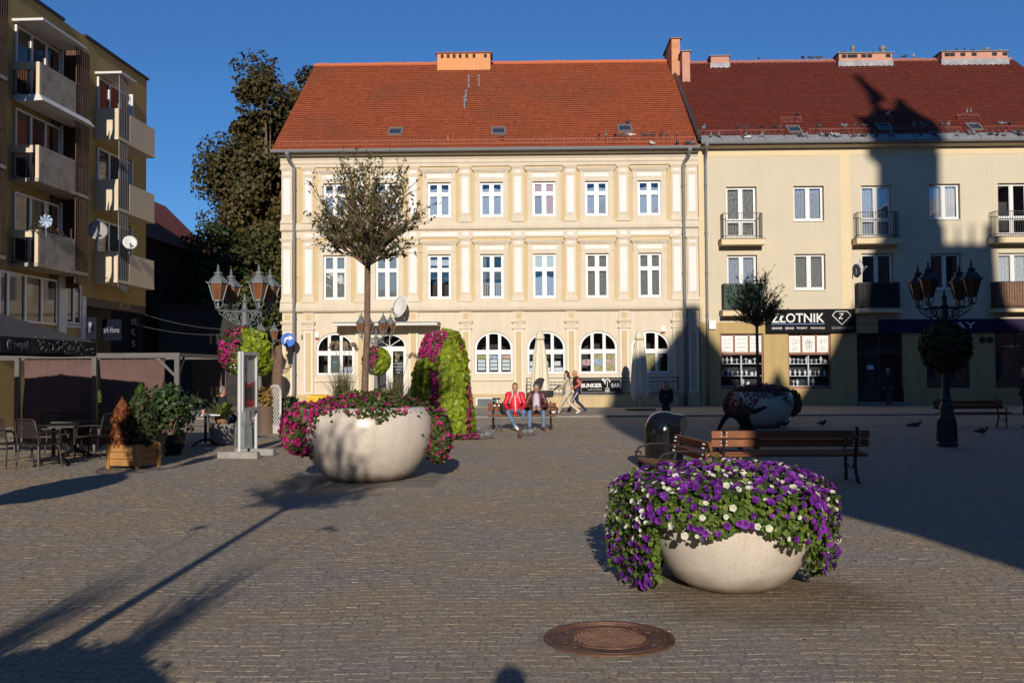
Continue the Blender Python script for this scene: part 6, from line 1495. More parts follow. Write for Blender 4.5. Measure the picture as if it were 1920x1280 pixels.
def closed_umbrella(label, loc, h, zb, seed):
    t = thing('closed_parasol', label, 'parasol', loc, 0, 'cream parasols by the bar'); rr = np.random.default_rng(seed)
    b = MB(); b.tube([(0,0,0),(0,0,h)], .032, 10); b.build('pole', m_alu, t); b = MB(); b.box(-.62,.62,-.5,.5,-.0,.07); bevel(b.build('base_plate', m_black, t), .02)
    n = 40; vs = []; prof = [(.05,h+.05),(.13,h-.05),(.19,h-.28),(.16,h-.40),(.25,h-1.0),(.31,h-1.7),(.36,zb+.55),(.38,zb+.30),(.30,zb+.12),(.20,zb)]
    for i,(r,z) in enumerate(prof):
        for j in range(n):
            a = 2*math.pi*j/n; fold = 1+.17*math.sin(8*a+i*.12)*min(1,i/3)+.04*math.sin(3*a+i); vs.append((r*fold*math.cos(a), r*fold*math.sin(a), z+(.10*math.sin(4*a+seed) if i > 6 else 0)))
    b = MB(); b.add(vs, [(i*n+j,i*n+(j+1)%n,(i+1)*n+(j+1)%n,(i+1)*n+j) for i in range(len(prof)-1) for j in range(n)]+[tuple(range(n))]); b.build('canopy', m_canvas, t, smooth=True)
    b = MB(); b.lathe([(.205,h-.36),(.205,h-.32)], 16, cap=False); b.build('strap', mat('strap_brown',(.3,.2,.1),.8) if 'strap_brown' not in bpy.data.materials else bpy.data.materials['strap_brown'], t)
p = onz(1200,771); closed_umbrella('closed cream parasol at the right end of the terrace, lower half in shade', (p[0],p[1],.06), 3.36, .40, 2)
closed_umbrella('closed cream parasol standing behind the two seated men', (p[0]-4.25,p[1]+.35,.06), 3.40, .40, 5)
# ------------------------------------------------------------------ café on the left: parasol, pergola, chairs, tables
m_blackcanvas = mat('charcoal_canvas', (.05,.046,.043), .9, .12, 3, bump=.15, bscale=20)
PC = cw(-9.9,17.75); ps_ = thing('cafe_parasol', 'large square charcoal café parasol with white drink logo on its edge', 'parasol', (PC[0],PC[1],0), rad(0)+PSI*0)
hh_ = 1.78; ze = 2.30; zp = 3.02
b = MB(); E_ = [(-hh_,-hh_),(hh_,-hh_),(hh_,hh_),(-hh_,hh_)]
for i in range(4):
    a, c = E_[i], E_[(i+1)%4]; n = 8
    for j in range(n):
        for k in range(5):
            def P_(u,v): 
                x = a[0]+(c[0]-a[0])*u; y = a[1]+(c[1]-a[1])*u; return (x*v, y*v, zp+(ze-zp)*v**1.0-.05*math.sin(math.pi*u)*v*(1-v)*2)
            b.add([P_(j/n,k/5),P_((j+1)/n,k/5),P_((j+1)/n,(k+1)/5),P_(j/n,(k+1)/5)], [(0,1,2,3)])
b.build('canopy', m_blackcanvas, ps_)
b = MB()
for i in range(4):
    a, c = E_[i], E_[(i+1)%4]; n = 14
    def Q_(u, dz): 
        nx, ny = (c[1]-a[1]), -(c[0]-a[0]); ln = math.hypot(nx,ny); w_ = .02*math.sin(u*17+i)*(dz != 0); return (a[0]+(c[0]-a[0])*u+nx/ln*w_, a[1]+(c[1]-a[1])*u+ny/ln*w_, ze+dz*(1+.06*math.sin(u*9)))
    for j in range(n): b.add([Q_(j/n,0),Q_((j+1)/n,0),Q_((j+1)/n,-.26),Q_(j/n,-.26)], [(0,1,2,3)])
val = b.build('valance', mat('black_valance',(.02,.019,.019),.85,.1,3), ps_)
m_dimprint = mat('shade_dimmed_print',(.20,.20,.205),.8)  # white print turned grey, its shade is put into the colour
text('lettering', 'pepsi', m_dimprint, ps_, (hh_+.03,-hh_+.62,ze-.14), w=.44, h=.15, rot=(math.pi/2,0,math.pi/2))
b = MB(); b.lathe([(.085,-.004),(.085,.004)], 18); b.v = [(z+hh_+.03,x-hh_+.26,y+ze-.13) for x,y,z in b.v]; lg = b.build('logo', m_dimprint, ps_)
b = MB(); b.prism([(hh_+.036,-hh_+.26+.085*math.cos(t)*.9,ze-.13+.05*math.sin(t)-.02+.02*math.cos(t)) for t in np.linspace(0,6.28,16)[:-1]], (.003,0,0)); b.build('logo_wave', mat('logo_dark',(.03,.03,.032),.8), lg)
b = MB()
for i in range(60): y, z = RNG.uniform(-hh_+1.1,hh_-.2), ze-.13+RNG.normal(0,.05); s_ = RNG.uniform(.008,.018); b.box(hh_+.026,hh_+.034,y-s_,y+s_,z-s_,z+s_)
tag(b.build('printed_dots', m_dimprint, ps_), kind='stuff')
b = MB(); b.tube([(0,0,0),(0,0,zp)], .04, 10); b.build('pole', m_black, ps_); b = MB()
for (x,y) in E_: b.bar((0,0,zp-.55),(x*.98,y*.98,ze-.02),.025,.03)
b.build('ribs', m_black, ps_); b = MB(); b.box(-.45,.45,-.45,.45,0,.08); b.build('base_plate', m_concrete, ps_)
m_mauve = mat('mauve_curtain', (.125,.072,.066), .95, .1, 3, bump=.1)
m_steel = mat('brown_steel', (.10,.088,.08), .5, .1, 4)
PG = cw(-7.35,22.0); pg = thing('pergola', 'brown steel pergola with mauve side curtains behind the café tables', 'pergola', (PG[0],PG[1],0), PSI)
for (x,y) in ((0,0),(0,3.6),(-1.81,0),(-3.5,0),(-6,0)): b = MB(); b.box(x-.05,x+.05,y-.05,y+.05,0,2.06); b.build('post', m_steel, pg)
b = MB(); b.box(-6.2,.06,-.05,.05,2.062,2.15); b.box(-.05,.05,.052,3.8,2.062,2.15); b.box(-6.2,.06,3.6,3.7,2.062,2.15)
b.bar((-.05,0,1.65),(-.45,0,2.06),.05,.05); b.bar((0,.05,1.65),(0,.45,2.06),.05,.05); b.build('beam', m_steel, pg)
def hang(x0, x1, name='curtain'):
    n = int((x1-x0)/.05); vs=[]
    for i in range(n+1):
        x = x0+(x1-x0)*i/n; 
        for z in (.12,.9,1.5,2.04): vs.append((x+.03*math.sin(z*3+x), .12+.022*math.sin(x*15)*(1.25-z*.4)+.015*math.sin(x*41), z))
    b = MB(); b.add(vs, [(4*i+k,4*i+4+k,4*i+5+k,4*i+1+k) for i in range(n) for k in range(3)]); o = b.build(name, m_mauve, pg, smooth=True); o.modifiers.new('s','SOLIDIFY').thickness = .008
hang(-3.42,-1.90); hang(-1.72,-.30)
# café chairs and tables
m_chair = mat('brown_plastic', (.026,.02,.018), .5, .1, 6)
def chair():
    t = thing('cafe_chair', 'brown plastic armchair at the café tables', 'chair', (0,0,0), 0, 'brown plastic café chairs')   # faces -Y
    b = MB(); b.box(-.25,.25,-.26,.24,.425,.45); b.build('seat', m_chair, t)
    b = MB()
    for i in range(9): z = .56+i*.034; y = .25+.06*(z-.45); b.box(-.23+.004*i,.23-.004*i,y-.008,y+.010,z,z+.024)
    o = b.build('back_slat', m_chair, t); o.name = 'back_panel'
    b = MB(); b.tube([(-.25,.23,.45),(-.25,.28,.70),(-.22,.30,.86),(-.17,.305,.89),(.17,.305,.89),(.22,.30,.86),(.25,.28,.70),(.25,.23,.45)], .018, 6); b.build('back_frame', m_chair, t)
    for sx in (-1,1):
        b = MB(); b.tube([(sx*.25,.27,.66),(sx*.29,.05,.665),(sx*.29,-.20,.65),(sx*.27,-.25,.55),(sx*.25,-.24,.44)], .018, 6); b.build('armrest', m_chair, t)
        for y in (-.24,.22): b = MB(); b.tube([(sx*.23,y,.43),(sx*.27,y*1.2,0)], .018, 6); b.build('leg', m_chair, t)
    return t
CH = chair(); first = True
def put_chair(px, py, rz, label):
    global first
    q = onz(px, py)
    if first: CH.location = (q[0],q[1],0); CH.rotation_euler = (0,0,rz); CH['label'] = label; first = False; return CH
    return dup(CH, label, (q[0],q[1],0), rz)
put_chair(72,878,rad(160),'brown café chair seen from behind at the front table')
put_chair(20,876,rad(150),'brown café chair at the left edge of the picture')
put_chair(92,858,rad(10),'brown café chair facing us behind the front table')
put_chair(120,852,rad(-5),'brown café chair facing us at the rear table, with shiny back')
put_chair(147,846,rad(-20),'brown café chair next to the lone green thuja')
put_chair(178,858,rad(-95),'brown café chair turned sideways next to the larch box')
def table(label, loc, m, r=.40):
    t = thing('cafe_table', label, 'table', loc, 0.3, 'café tables'); b = MB(); b.box(-r,r,-r,r,.71,.74); b.build('tabletop', m, t)
    b = MB(); b.tube([(0,0,.08),(0,0,.71)], .035, 8); b.build('column', m_black, t)
    for k in range(4): a = k*math.pi/2+.785; b = MB(); b.tube([(0,0,.16),(.25*math.cos(a),.25*math.sin(a),.09),(.42*math.cos(a),.42*math.sin(a),.0)], [.03,.025,.02], 6); b.build('leg', m_black, t)
p = onz(100,872); table('dark square café table among the brown chairs', (p[0],p[1],0), m_chair)
p = onz(140,856); table('second dark café table behind the front one', (p[0],p[1],0), m_chair)
p = onz(372,838); table('small white topped table beside the seated guest', (p[0],p[1]+.5,0), m_white2, .33)
b = MB(); b.lathe([(.035,0),(.05,.12),(.045,.12)], 12); o = b.build('paper_cup', mat('pink_cup',(.6,.25,.22),.6), None, (p[0]-.05,p[1]+.5,.74)); tag(o, 'pink cup standing on the white café table', 'cup')
# ------------------------------------------------------------------ ad stand
p = onz(462,857); ad = thing('advertising_stand', 'double sided poster frame on two aluminium poles with concrete feet', 'advertising stand', (p[0],p[1]+.1,0), rad(82))
for x in (-.40,.40):
    b = MB(); b.tube([(x,0,.13),(x,0,2.12)], .03, 10); b.build('pole', m_alu, ad)
    b = MB(); b.prism([(x-.11,-.42,0),(x+.11,-.42,0),(x+.08,-.40,.14),(x-.08,-.40,.14)], (0,.84,0)); bevel(b.build('concrete_foot', m_concrete, ad), .015)
b = MB()
b.box(-.36,-.30,-.06,.06,.93,2.12); b.box(.30,.36,-.06,.06,.93,2.12); b.box(-.30,.30,-.06,.06,.93,1.0); b.box(-.30,.30,-.06,.06,2.05,2.12); b.build('frame', mat('frame_grey',(.62,.62,.62),.4,.05,3,metal=.4), ad)
b = MB(); b.box(-.31,.31,-.025,.025,.99,2.06); po = b.build('poster', mat('poster_paper',(.50,.46,.40),.4,.1,3), ad)
y = -.03
def pflat(m, pts): b = MB(); b.prism([(a,y,c) for a,c in pts], (0,.005,0)); b.build('print', m, po)
pflat(mat('print_red',(.38,.02,.03),.4), [(-.3,1.0),(.3,1.0),(.3,1.16),(-.3,1.14)]); pflat(mat('print_dark',(.05,.04,.04),.4), [(-.3,1.142),(.3,1.162),(.3,1.46),(0,1.38),(-.3,1.45)]); pflat(bpy.data.materials['print_red'], [(-.3,1.452),(0,1.382),(.3,1.462),(.3,1.54),(0,1.46),(-.3,1.54)])
pflat(mat('print_lilac',(.40,.33,.42),.4), [(-.3,1.75),(-.1,1.75),(-.05,2.03),(-.3,2.03)]); pflat(bpy.data.materials['print_dark'], [(-.05,1.96),(.2,1.96),(.22,2.0),(-.02,2.0)]); pflat(bpy.data.materials['print_dark'], [(-.25,1.72),(-.12,1.72),(-.17,1.80)])
pflat(mat('print_green',(.05,.25,.08),.4), [(-.25,1.27),(-.22,1.25),(.1,1.36),(.1,1.38)])
# ------------------------------------------------------------------ trellises
def trellis(label, loc, rz, h=1.36, w=.62):
    t = thing('trellis', label, 'trellis', loc, rz, 'white arched trellises'); b = MB()
    top = [(w/2*math.cos(a), h-.16+.16*math.sin(a)) for a in np.linspace(0,math.pi,13)]; pts = [(w/2,0)]+top+[(-w/2,0)]
    for q, c in zip(pts, pts[1:]): b.bar((q[0],0,q[1]),(c[0],0,c[1]),.05,.045,0,(0,1,0))
    b.box(-w/2,w/2,-.02,.02,.22,.27); b.box(-w/2,w/2,-.012,.012,.02,.22); b.build('frame', m_white, t)
    for sgn in (-1,1):
        k = -9
        while k < 22:
            x0, z0 = -w/2, .27+k*.125; x1, z1 = w/2, z0+w*1.25
            seg = [(x0+(x1-x0)*f, z0+(z1-z0)*f) for f in np.linspace(0,1,60)]; seg = [(x*sgn,z) for x,z in seg if .27 < z < h-.17+.16*math.sqrt(max(0,1-(x/(w/2))**2))]
            if len(seg) > 1: b = MB(); b.bar((seg[0][0],.004*sgn,seg[0][1]),(seg[-1][0],.004*sgn,seg[-1][1]),.013,.006,0,(0,1,0)); b.build('lath', m_white, t)
            k += 1
    return t
p = onz(516,814); T1 = trellis('white arched lattice trellis beside the corner of the cream house', (p[0],p[1],0), rad(-50))
p = onz(449,800); dup(T1, 'white trellis edge just left of the ad stand', (p[0],p[1]+.8,0), rad(-78))
# red and white board seen behind the bowl
p = atY(703,729,40.5); o = thing('barrier_board', 'red and white barrier board leaning behind the flowers of the sunlit bowl', 'barrier', (p[0],p[1],p[2]))
b = MB(); b.bar((-.42,0,-.22),(.46,0,.20),.05,.06,0,(0,1,0)); b.build('red_band', mat('barrier_red',(.55,.03,.03),.4), o); b = MB(); b.bar((-.40,.0,-.29),(.48,.0,.13),.05,.07,0,(0,1,0)); b.build('white_band', m_white, o)
b = MB(); b.bar((-.38,.03,-.28),(-.38,.03,-1.02),.04,.04); b.bar((.42,.03,.12),(.42,.03,-1.02),.04,.04); b.build('leg', m_zinc, o)
# ------------------------------------------------------------------ people
m_skin = mat('skin', (.50,.25,.16), .55, .08, 12); m_skin2 = mat('pale_skin', (.58,.33,.23), .55, .08, 12)
m_jeans = mat('blue_jeans', (.085,.145,.25), .9, .3, 9, bump=.2, bscale=60, col2=(.16,.24,.36)); m_hair_d = mat('dark_hair', (.018,.011,.008), .5, .3, 30); m_hair_g = mat('grey_hair', (.22,.19,.17), .6, .3, 30); m_hair_b = mat('brown_hair', (.05,.028,.016), .6, .3, 30)
m_eye = mat('eye', (.02,.015,.012), .2); m_lip = mat('lip', (.28,.09,.07), .5)
def person(name_label, loc, rz, J, R, mats, regions, head=(0,0,0), headrot=0.0, hair=None, cat='person', hands=True, voxel=.011, skin=None, headtilt=0.0):
    """J joints, one continuous body from tapered limbs fused together; regions: (joint a, joint b, ra, rb, material slot)"""
    t = thing('person', name_label, cat, loc, rz); sk = skin or m_skin
    b = MB(); seg = []
    def cap(a, c, ra, rb, slot, sc=1.0):
        a, c = Vector(a), Vector(c); b.tube([a, a.lerp(c,.5), c], [ra,(ra+rb)/2,rb], 14); b.ball(a, ra, 12, 8); b.ball(c, rb, 12, 8); seg.append((a,c,(ra+rb)/2,slot))
    for (a, c, ra, rb, slot) in regions: cap(J[a] if isinstance(a,str) else a, J[c] if isinstance(c,str) else c, ra, rb, slot)
    H = Vector(J['head']); f = Vector((math.sin(headrot)*math.cos(headtilt), -math.cos(headrot)*math.cos(headtilt), -math.sin(headtilt))); rgt = Vector((math.cos(headrot), math.sin(headrot), 0)); up = rgt.cross(f)*-1
    if up.z < 0: up = -up
    for (du, df, r) in ((.055,.0,.086),(.02,-.012,.088),(-.02,.018,.078),(-.06,.03,.058),(-.085,.042,.042),(0.0,.088,.017),(-.018,.096,.017),(-.028,.098,.019)):
        b.ball(H+up*du+f*df, r, 14, 10)
    for s in (-1,1): b.ball(H+rgt*s*.083+up*-.005+f*-.005, .022, 8, 6, sc=(.6,.8,1.4))
    seg.append((H-up*.05,H+up*.08,.09,0)); b.tube([Vector(J['neck'])-Vector((0,0,.06)), H-up*.05], [.062,.056], 12); seg.append((Vector(J['neck'])+Vector((0,0,.02)), H-up*.06, .05, 0))
    if hands:
        for s in ('l','r'):
            if 'h'+s not in J: continue
            w, hnd = Vector(J['w'+s]), Vector(J['h'+s]); d = (hnd-w).normalized(); side = d.cross(Vector((0,0,1)));
            if side.length < .1: side = Vector((1,0,0))
            side.normalize(); nrm = side.cross(d); pc_ = w+d*.06
            for q in (-.025,-.008,.010,.026): b.tube([w, pc_+side*q], [.024,.017], 8); b.ball(pc_+side*q, .017, 8, 6)
            for q, L in ((-.029,.060),(-.010,.075),(.010,.07),(.028,.055)):
                e1 = pc_+side*q+d*L*.55-nrm*.012; e2 = e1+d*L*.4-nrm*.035; b.tube([pc_+side*q, e1, e2], [.0115,.0105,.009], 7); b.ball(e1, .0105, 6, 5); b.ball(e2, .009, 6, 5)
            th = w+d*.02-side*.03; b.tube([th, th+d*.03-side*.028-nrm*.01, th+d*.065-side*.030-nrm*.02], [.015,.013,.010], 7)
            seg.append((w+d*.01, w+d*.14, .04, 0))
    me0 = b.mesh('tmp', sk); o = link('body', me0, t); md = o.modifiers.new('r','REMESH'); md.mode = 'VOXEL'; md.voxel_size = voxel
    sm = o.modifiers.new('s','SMOOTH'); sm.iterations = 3; sm.factor = .5
    dg = bpy.context.evaluated_depsgraph_get(); dg.update(); me = bpy.data.meshes.new_from_object(o.evaluated_get(dg)); o.modifiers.clear(); o.data = me; bpy.data.meshes.remove(me0)
    me.name = 'body'; me.materials.clear()
    for m in [sk]+mats: me.materials.append(m)
    n = len(me.polygons); C = np.empty(n*3); me.polygons.foreach_get('center', C); C = C.reshape(-1,3); best = np.full(n, 9.0); slot = np.zeros(n, int)
    for (a, c, r, s_) in seg:
        a = np.array(a); c = np.array(c); d = c-a; tt = np.clip(((C-a)@d)/max(d@d,1e-9),0,1); dist = np.linalg.norm(C-a-tt[:,None]*d,axis=1)-r; k = dist < best; best[k] = dist[k]; slot[k] = s_
    me.polygons.foreach_set('material_index', slot.astype(np.int32)); me.polygons.foreach_set('use_smooth', np.ones(n,bool)); me.update()
    for s in (-1,1): e = MB(); e.ball(H+rgt*s*.032+f*.086+up*.012, .0085, 8, 6, sc=(1.3,1,.7)); e.build('eye', m_eye, t)
    e = MB(); e.ball(H+f*.088-up*.058, .016, 8, 5, sc=(1.3,.6,.35)); e.build('mouth', m_lip, t)
    if hair:
        mh, kind = hair; h = MB()
        def hb(du, df, dr, r): h.ball(H+up*du+f*df+rgt*dr, r, 14, 9)
        if kind == 'short': hb(.072,-.018,0,.088); hb(.045,-.035,0,.090); hb(.01,-.045,0,.080)
        elif kind == 'crop': hb(.066,-.014,0,.085); hb(.03,-.035,0,.085)
        elif kind == 'sides': hb(.015,-.035,.012,.082); hb(.015,-.035,-.012,.082)
        elif kind == 'long':
            hb(.07,-.015,0,.092); hb(.04,-.04,0,.092); hb(.10,-.04,0,.05); h.tube([H-f*.06, H-f*.11-up*.12, H-f*.10-up*.28, H-f*.07-up*.46], [.075,.07,.055,.02], 10)
        elif kind == 'curly':
            for k in range(60): q = Vector(unit(RNG.normal(0,1,(1,3)))[0]); h.ball(H+q*.10-f*.04+Vector((0,0,-.05*RNG.random())), .045, 7, 5)
        h.build('hair', mh, t, smooth=True)
    return t
def torso(J, wide, slot, waist=.13):
    sl, sr, ch, pv = (Vector(J[k]) for k in ('sl','sr','chest','pelvis'))
    return [(tuple(sl), tuple(sr), .085*wide, .085*wide, slot), ('chest','belly',.135*wide,.14*wide,slot), (tuple(ch.lerp(sl,.5)), 'belly', .115*wide,.115*wide,slot), (tuple(ch.lerp(sr,.5)), 'belly', .115*wide,.115*wide,slot), ('belly','pelvis',.14*wide,waist*wide,slot)]
def limbs(a_up, a_fo, l_th, l_ca, arm=1.0, leg=1.0, foot=True, fs=4, which='lr'):
    out = []
    for s in 'lr':
        out += [('s'+s,'e'+s,.062*arm,.052*arm,a_up), ('e'+s,'w'+s,.05*arm,.036*arm,a_fo)]
    for s in which:
        out += [('p'+s,'k'+s,.095*leg,.068*leg,l_th), ('k'+s,'a'+s,.068*leg,.052*leg,l_ca)]
        if foot: out += [('a'+s,'t'+s,.048,.036,fs)]
    return out
# two men on the bench; they face the camera (-Y)
SEAT = dict(pelvis=(0,.05,.56), belly=(0,.03,.70), chest=(0,.08,.92), neck=(0,.05,1.09), head=(0,.0,1.235), sl=(.19,.08,1.02), sr=(-.19,.08,1.02), el=(.29,-.02,.74), er=(-.30,-.02,.74), wl=(.20,-.26,.60), wr=(-.18,-.26,.60), hl=(.16,-.36,.57), hr=(-.14,-.36,.57), pl=(.10,.02,.53), pr=(-.10,.02,.53), kl=(.20,-.42,.53), kr=(-.20,-.42,.53), al=(.20,-.42,.10), ar=(-.20,-.42,.10), tl=(.23,-.58,.05), tr=(-.23,-.58,.05))
m_redj = mat('red_jacket', (.62,.018,.035), .45, .1, 6, bump=.3, bscale=14); m_sock = m_white; m_whitezip = m_white
bl_ = benchM.location
J = dict(SEAT); J.update(kr=(-.20,-.44,.54), ar=(.02,-.60,.13), tr=(.08,-.74,.08), kl=(.24,-.40,.53))
reg = torso(J,1.22,1)+limbs(1,1,2,2,1.35,1.05,which='r',fs=3)+[('pl','kl',.105,.09,2),('kl',(.24,-.38,.40),.075,.06,2),('ar','tr',.055,.045,3)]
manR = person('stout man in a bright red hooded jacket and jeans sitting on the sunny bench', (bl_.x-.08-.12,bl_.y-.04,0), 0, J, None, [m_redj,m_jeans,m_sock], reg, hair=(m_hair_b,'crop'), headtilt=.35, headrot=-.15)
b = MB(); b.bar((0,-.150,1.02),(0.02,-.165,.56),.018,.012); b.build('zip', m_white, manR)
for s in (-1,1): b = MB(); b.tube([(s*.10,.08,1.15),(s*.085,-.03,1.10),(s*.06,-.10,1.02),(s*.12,-.14,.93),(s*.16,-.15,.78)], [.022,.022,.012,.006,.006], 6); b.build('hood_edge', m_white, manR)
m_leather = mat('brown_leather', (.095,.032,.022), .38, .2, 8, bump=.25, bscale=16); m_shirt = mat('lilac_shirt', (.56,.46,.56), .85, .06, 8); m_shoeb = mat('brown_shoe', (.13,.05,.03), .4, .1, 8)
J = dict(SEAT); J.update(head=(0,-.09,1.20), neck=(0,.02,1.08), wl=(.10,-.26,.66), wr=(-.10,-.26,.66), hl=(.05,-.35,.63), hr=(-.05,-.35,.63))
reg = torso(J,1.08,1)+limbs(1,1,2,2,1.2,1.0,fs=3)+[((0,-.07,1.0),(0,-.11,.68),.085,.12,4)]
manB = person('man in a brown leather jacket looking down at his phone on the sunny bench', (bl_.x+.42,bl_.y-.04,0), 0, J, None, [m_leather,m_jeans,m_shoeb,m_shirt], reg, hair=(m_hair_g,'crop'), headtilt=.75)
b = MB(); b.box(-.035,.035,-.40,-.385,.61,.74); o = b.build('phone', m_black, None, (manB.location.x,manB.location.y,0)); tag(o, 'black phone held by the man in the leather jacket', 'phone')
for s in (-1,1): b = MB(); b.tube([(s*.034+.012*math.cos(q), -.175+.0, 1.185+.012*math.sin(q)) for q in np.linspace(0,6.28,9)], .003, 4); b.build('glasses', m_black, manB)
# things on and beside the bench
b = MB(); b.ball((0,0,.18), .2, 14, 10, sc=(.8,.6,1.0)); b.ball((0,-.09,.12), .13, 12, 8, sc=(.9,.5,.8)); b.tube([(-.05,0,.36),(0,0,.41),(.05,0,.36)], .012, 6)
o = b.build('backpack', mat('black_nylon',(.014,.014,.016),.7,.15,10,bump=.2), None, (bl_.x-.50,bl_.y-.02,.45), smooth=True); tag(o, 'black backpack on the bench beside the man in red', 'backpack')
for i,(dx,dy) in enumerate(((-.78,-.36),(-.66,-.38))):
    t = thing('crutch', ('left','right')[i]+' one of two crutches leaning on the bench beside the backpack', 'crutch', (bl_.x+dx,bl_.y+dy,0))
    b = MB(); b.tube([(.06,-.10,0),(0,.06,.72)], .012, 7); b.build('shaft', m_black, t); b = MB(); b.tube([(0,.06,.70),(-.02,.14,.92)], .012, 7); b.lathe([(.055,0),(.055,.05)], 12, (-.02,.15,.90), cap=False); b.build('cuff', m_black, t); b = MB(); b.bar((0,.07,.72),(0,-.05,.74),.03,.03); b.build('grip', m_alu, t); b = MB(); b.tube([(.06,-.10,0),(.056,-.09,.05)], .02, 8); b.build('rubber_tip', m_rubber, t)
# walking couple with pram, heading left
def walkJ(arm_l, arm_r, fwd=.30, sc=1.0, lean=.04):
    J = dict(pelvis=(0,0,.93), belly=(0,-.01,1.06), chest=(0,-lean,1.27), neck=(0,-lean-.01,1.46), head=(0,-lean-.04,1.60), sl=(.18,-lean,1.40), sr=(-.18,-lean,1.40), pl=(.085,0,.90), pr=(-.085,0,.90), kl=(.09,-.20,.50), kr=(-.09,.02,.48), al=(.09,-fwd*.95,.11), ar=(-.09,fwd*1.05,.13), tl=(.09,-fwd*.95-.16,.06), tr=(-.09,fwd*1.05-.13,.045))
    J.update(arm_l); J.update(arm_r); return {k: tuple(np.array(v)*sc) for k, v in J.items()}
m_beige = mat('beige_tracksuit', (.60,.49,.38), .9, .06, 8, bump=.2, bscale=14); m_vest = mat('black_vest', (.014,.014,.017), .6, .15, 8, bump=.3, bscale=12); m_coral = mat('coral_sleeve', (.62,.13,.09), .8, .06, 6); m_navy = mat('navy_trousers', (.018,.024,.06), .8, .15, 6); m_stripe = m_black
J = walkJ(dict(el=(.21,-.22,1.15),wl=(.16,-.46,1.02),hl=(.15,-.56,1.02)), dict(er=(-.21,-.22,1.15),wr=(-.16,-.46,1.02),hr=(-.15,-.56,1.02)), .42, 1.0)
reg = torso(J,.92,1)+limbs(1,1,1,1,1.05,1.08,fs=2)+[('belly','pelvis',.13,.15,1)]
p = onz(1068,777); PW = p
woman = person('woman with long dark hair in a beige tracksuit pushing a pram', (p[0]-.05,p[1],.0), rad(-90), J, None, [m_beige,m_white], reg, hair=(m_hair_d,'long'), skin=m_skin2)
for s in (1,-1):
    b = MB(); b.tube([(s*.155,.03,.98),(s*.172,J['k'+('l' if s>0 else 'r')][1]+.06,.55),(s*.155,J['a'+('l' if s>0 else 'r')][1]+.02,.16)], [.012,.013,.012], 6); b.build('stripe', m_black, woman)
    b = MB(); b.tube([(s*.245,.0,1.38),(s*.268,-.20,1.17),(s*.21,-.46,1.06)], .011, 6); b.build('stripe', m_black, woman)
J = walkJ(dict(el=(.25,.10,1.17),wl=(.16,-.12,1.03),hl=(.10,-.20,1.0)), dict(er=(-.25,.12,1.16),wr=(-.20,-.12,1.02),hr=(-.14,-.20,1.0)), .36, 1.02)
reg = torso(J,1.05,1)+limbs(2,2,3,3,1.12,1.0,fs=4)+[((0,-.02,1.50),(0,.02,1.46),.085,.09,2)]
p = onz(1078,776); man2 = person('bald man in a black vest with coral sleeves walking behind the pram', (p[0]+.12,p[1]+.75,.0), rad(-82), J, None, [m_vest,m_coral,m_navy,m_black], reg)
b = MB(); b.tube([(.175,.0,.86),(.168,-.22,.54),(.150,-.33,.3)], [.02,.018,.014], 6); b.build('stripe', m_white2, man2)
pr = thing('pram', 'black pram with raised hood pushed by the woman in beige', 'pram', (PW[0]-1.12,PW[1]-.02,0), rad(-90)); pr.scale = (1.15,1.12,1.12)
m_pram = mat('black_fabric', (.014,.013,.014), .75, .15, 8, bump=.15)
b = MB(); b.prism([(-.22,-.38,.62),(-.22,.42,.62),(-.22,.44,.86),(-.22,-.40,.86)], (.44,0,0)); bevel(b.build('carrycot', m_pram, pr), .05, 2)
b = MB(); n = 9
for j in range(n):
    a0_, a1_ = [rad(18+j*(100)/n+q*(100)/n) for q in (0,1)]
    Q = lambda a, x: (x, -.22+.46*math.cos(a)*-1*-1 if False else -.20-.30*math.cos(a)+.18, .86+.46*math.sin(a))
    b.add([Q(a0_,-.23),Q(a0_,.23),Q(a1_,.23),Q(a1_,-.23)], [(0,1,2,3)])
    for x in (-.23,.23): b.add([(x,-.02,.86),Q(a0_,x),Q(a1_,x)], [(0,1,2)])
b.build('hood', m_pram, pr)
b = MB()
for x in (-.22,.22): b.tube([(x,.40,.20),(x,-.05,.58),(x,-.36,.22)], .015, 6); b.tube([(x,-.30,.30),(x,.30,.75),(x,.62,1.03)], .015, 6)
b.tube([(-.22,.62,1.03),(.22,.62,1.03)], .02, 6); b.build('chassis', m_black, pr)
for x in (-.25,.25):
    for y in (-.38,.42):
        b = MB(); b.tube([(x-.025,y,.17),(x+.025,y,.17)], .17, 16); w = b.build('wheel', m_rubber, pr); b = MB(); b.tube([(x-.03,y,.17),(x+.03,y,.17)], .10, 12); b.build('rim', m_white2, w)
b = MB(); b.box(-.18,.18,-.25,.3,.26,.40); b.build('basket', m_pram, pr)
# boy in the shade
J = walkJ(dict(el=(.25,.02,1.14),wl=(.22,-.06,.94),hl=(.20,-.1,.86)), dict(er=(-.25,.02,1.14),wr=(-.22,-.06,.94),hr=(-.2,-.1,.86)), .05, .76)
m_blackshirt = mat('black_sweatshirt', (.016,.015,.016), .85, .1, 8)
reg = [(a,c,ra*.82,rb*.82,s) for a,c,ra,rb,s in torso(J,1.15,1)+limbs(1,1,2,2,1.2,1.0,fs=2)]
p = (*cw((1248-960)/1879*31.5,31.5),0); boy = person('boy in a black sweatshirt standing in the shade behind the litter bin', p, rad(-8), J, None, [m_blackshirt,m_navy], reg, hair=(m_hair_d,'short'))
b = MB(); b.ball((0,-.135,.92), .06, 10, 6, sc=(1.3,.3,.9)); b.build('chest_print', mat('faded_print',(.10,.08,.07),.8), boy)
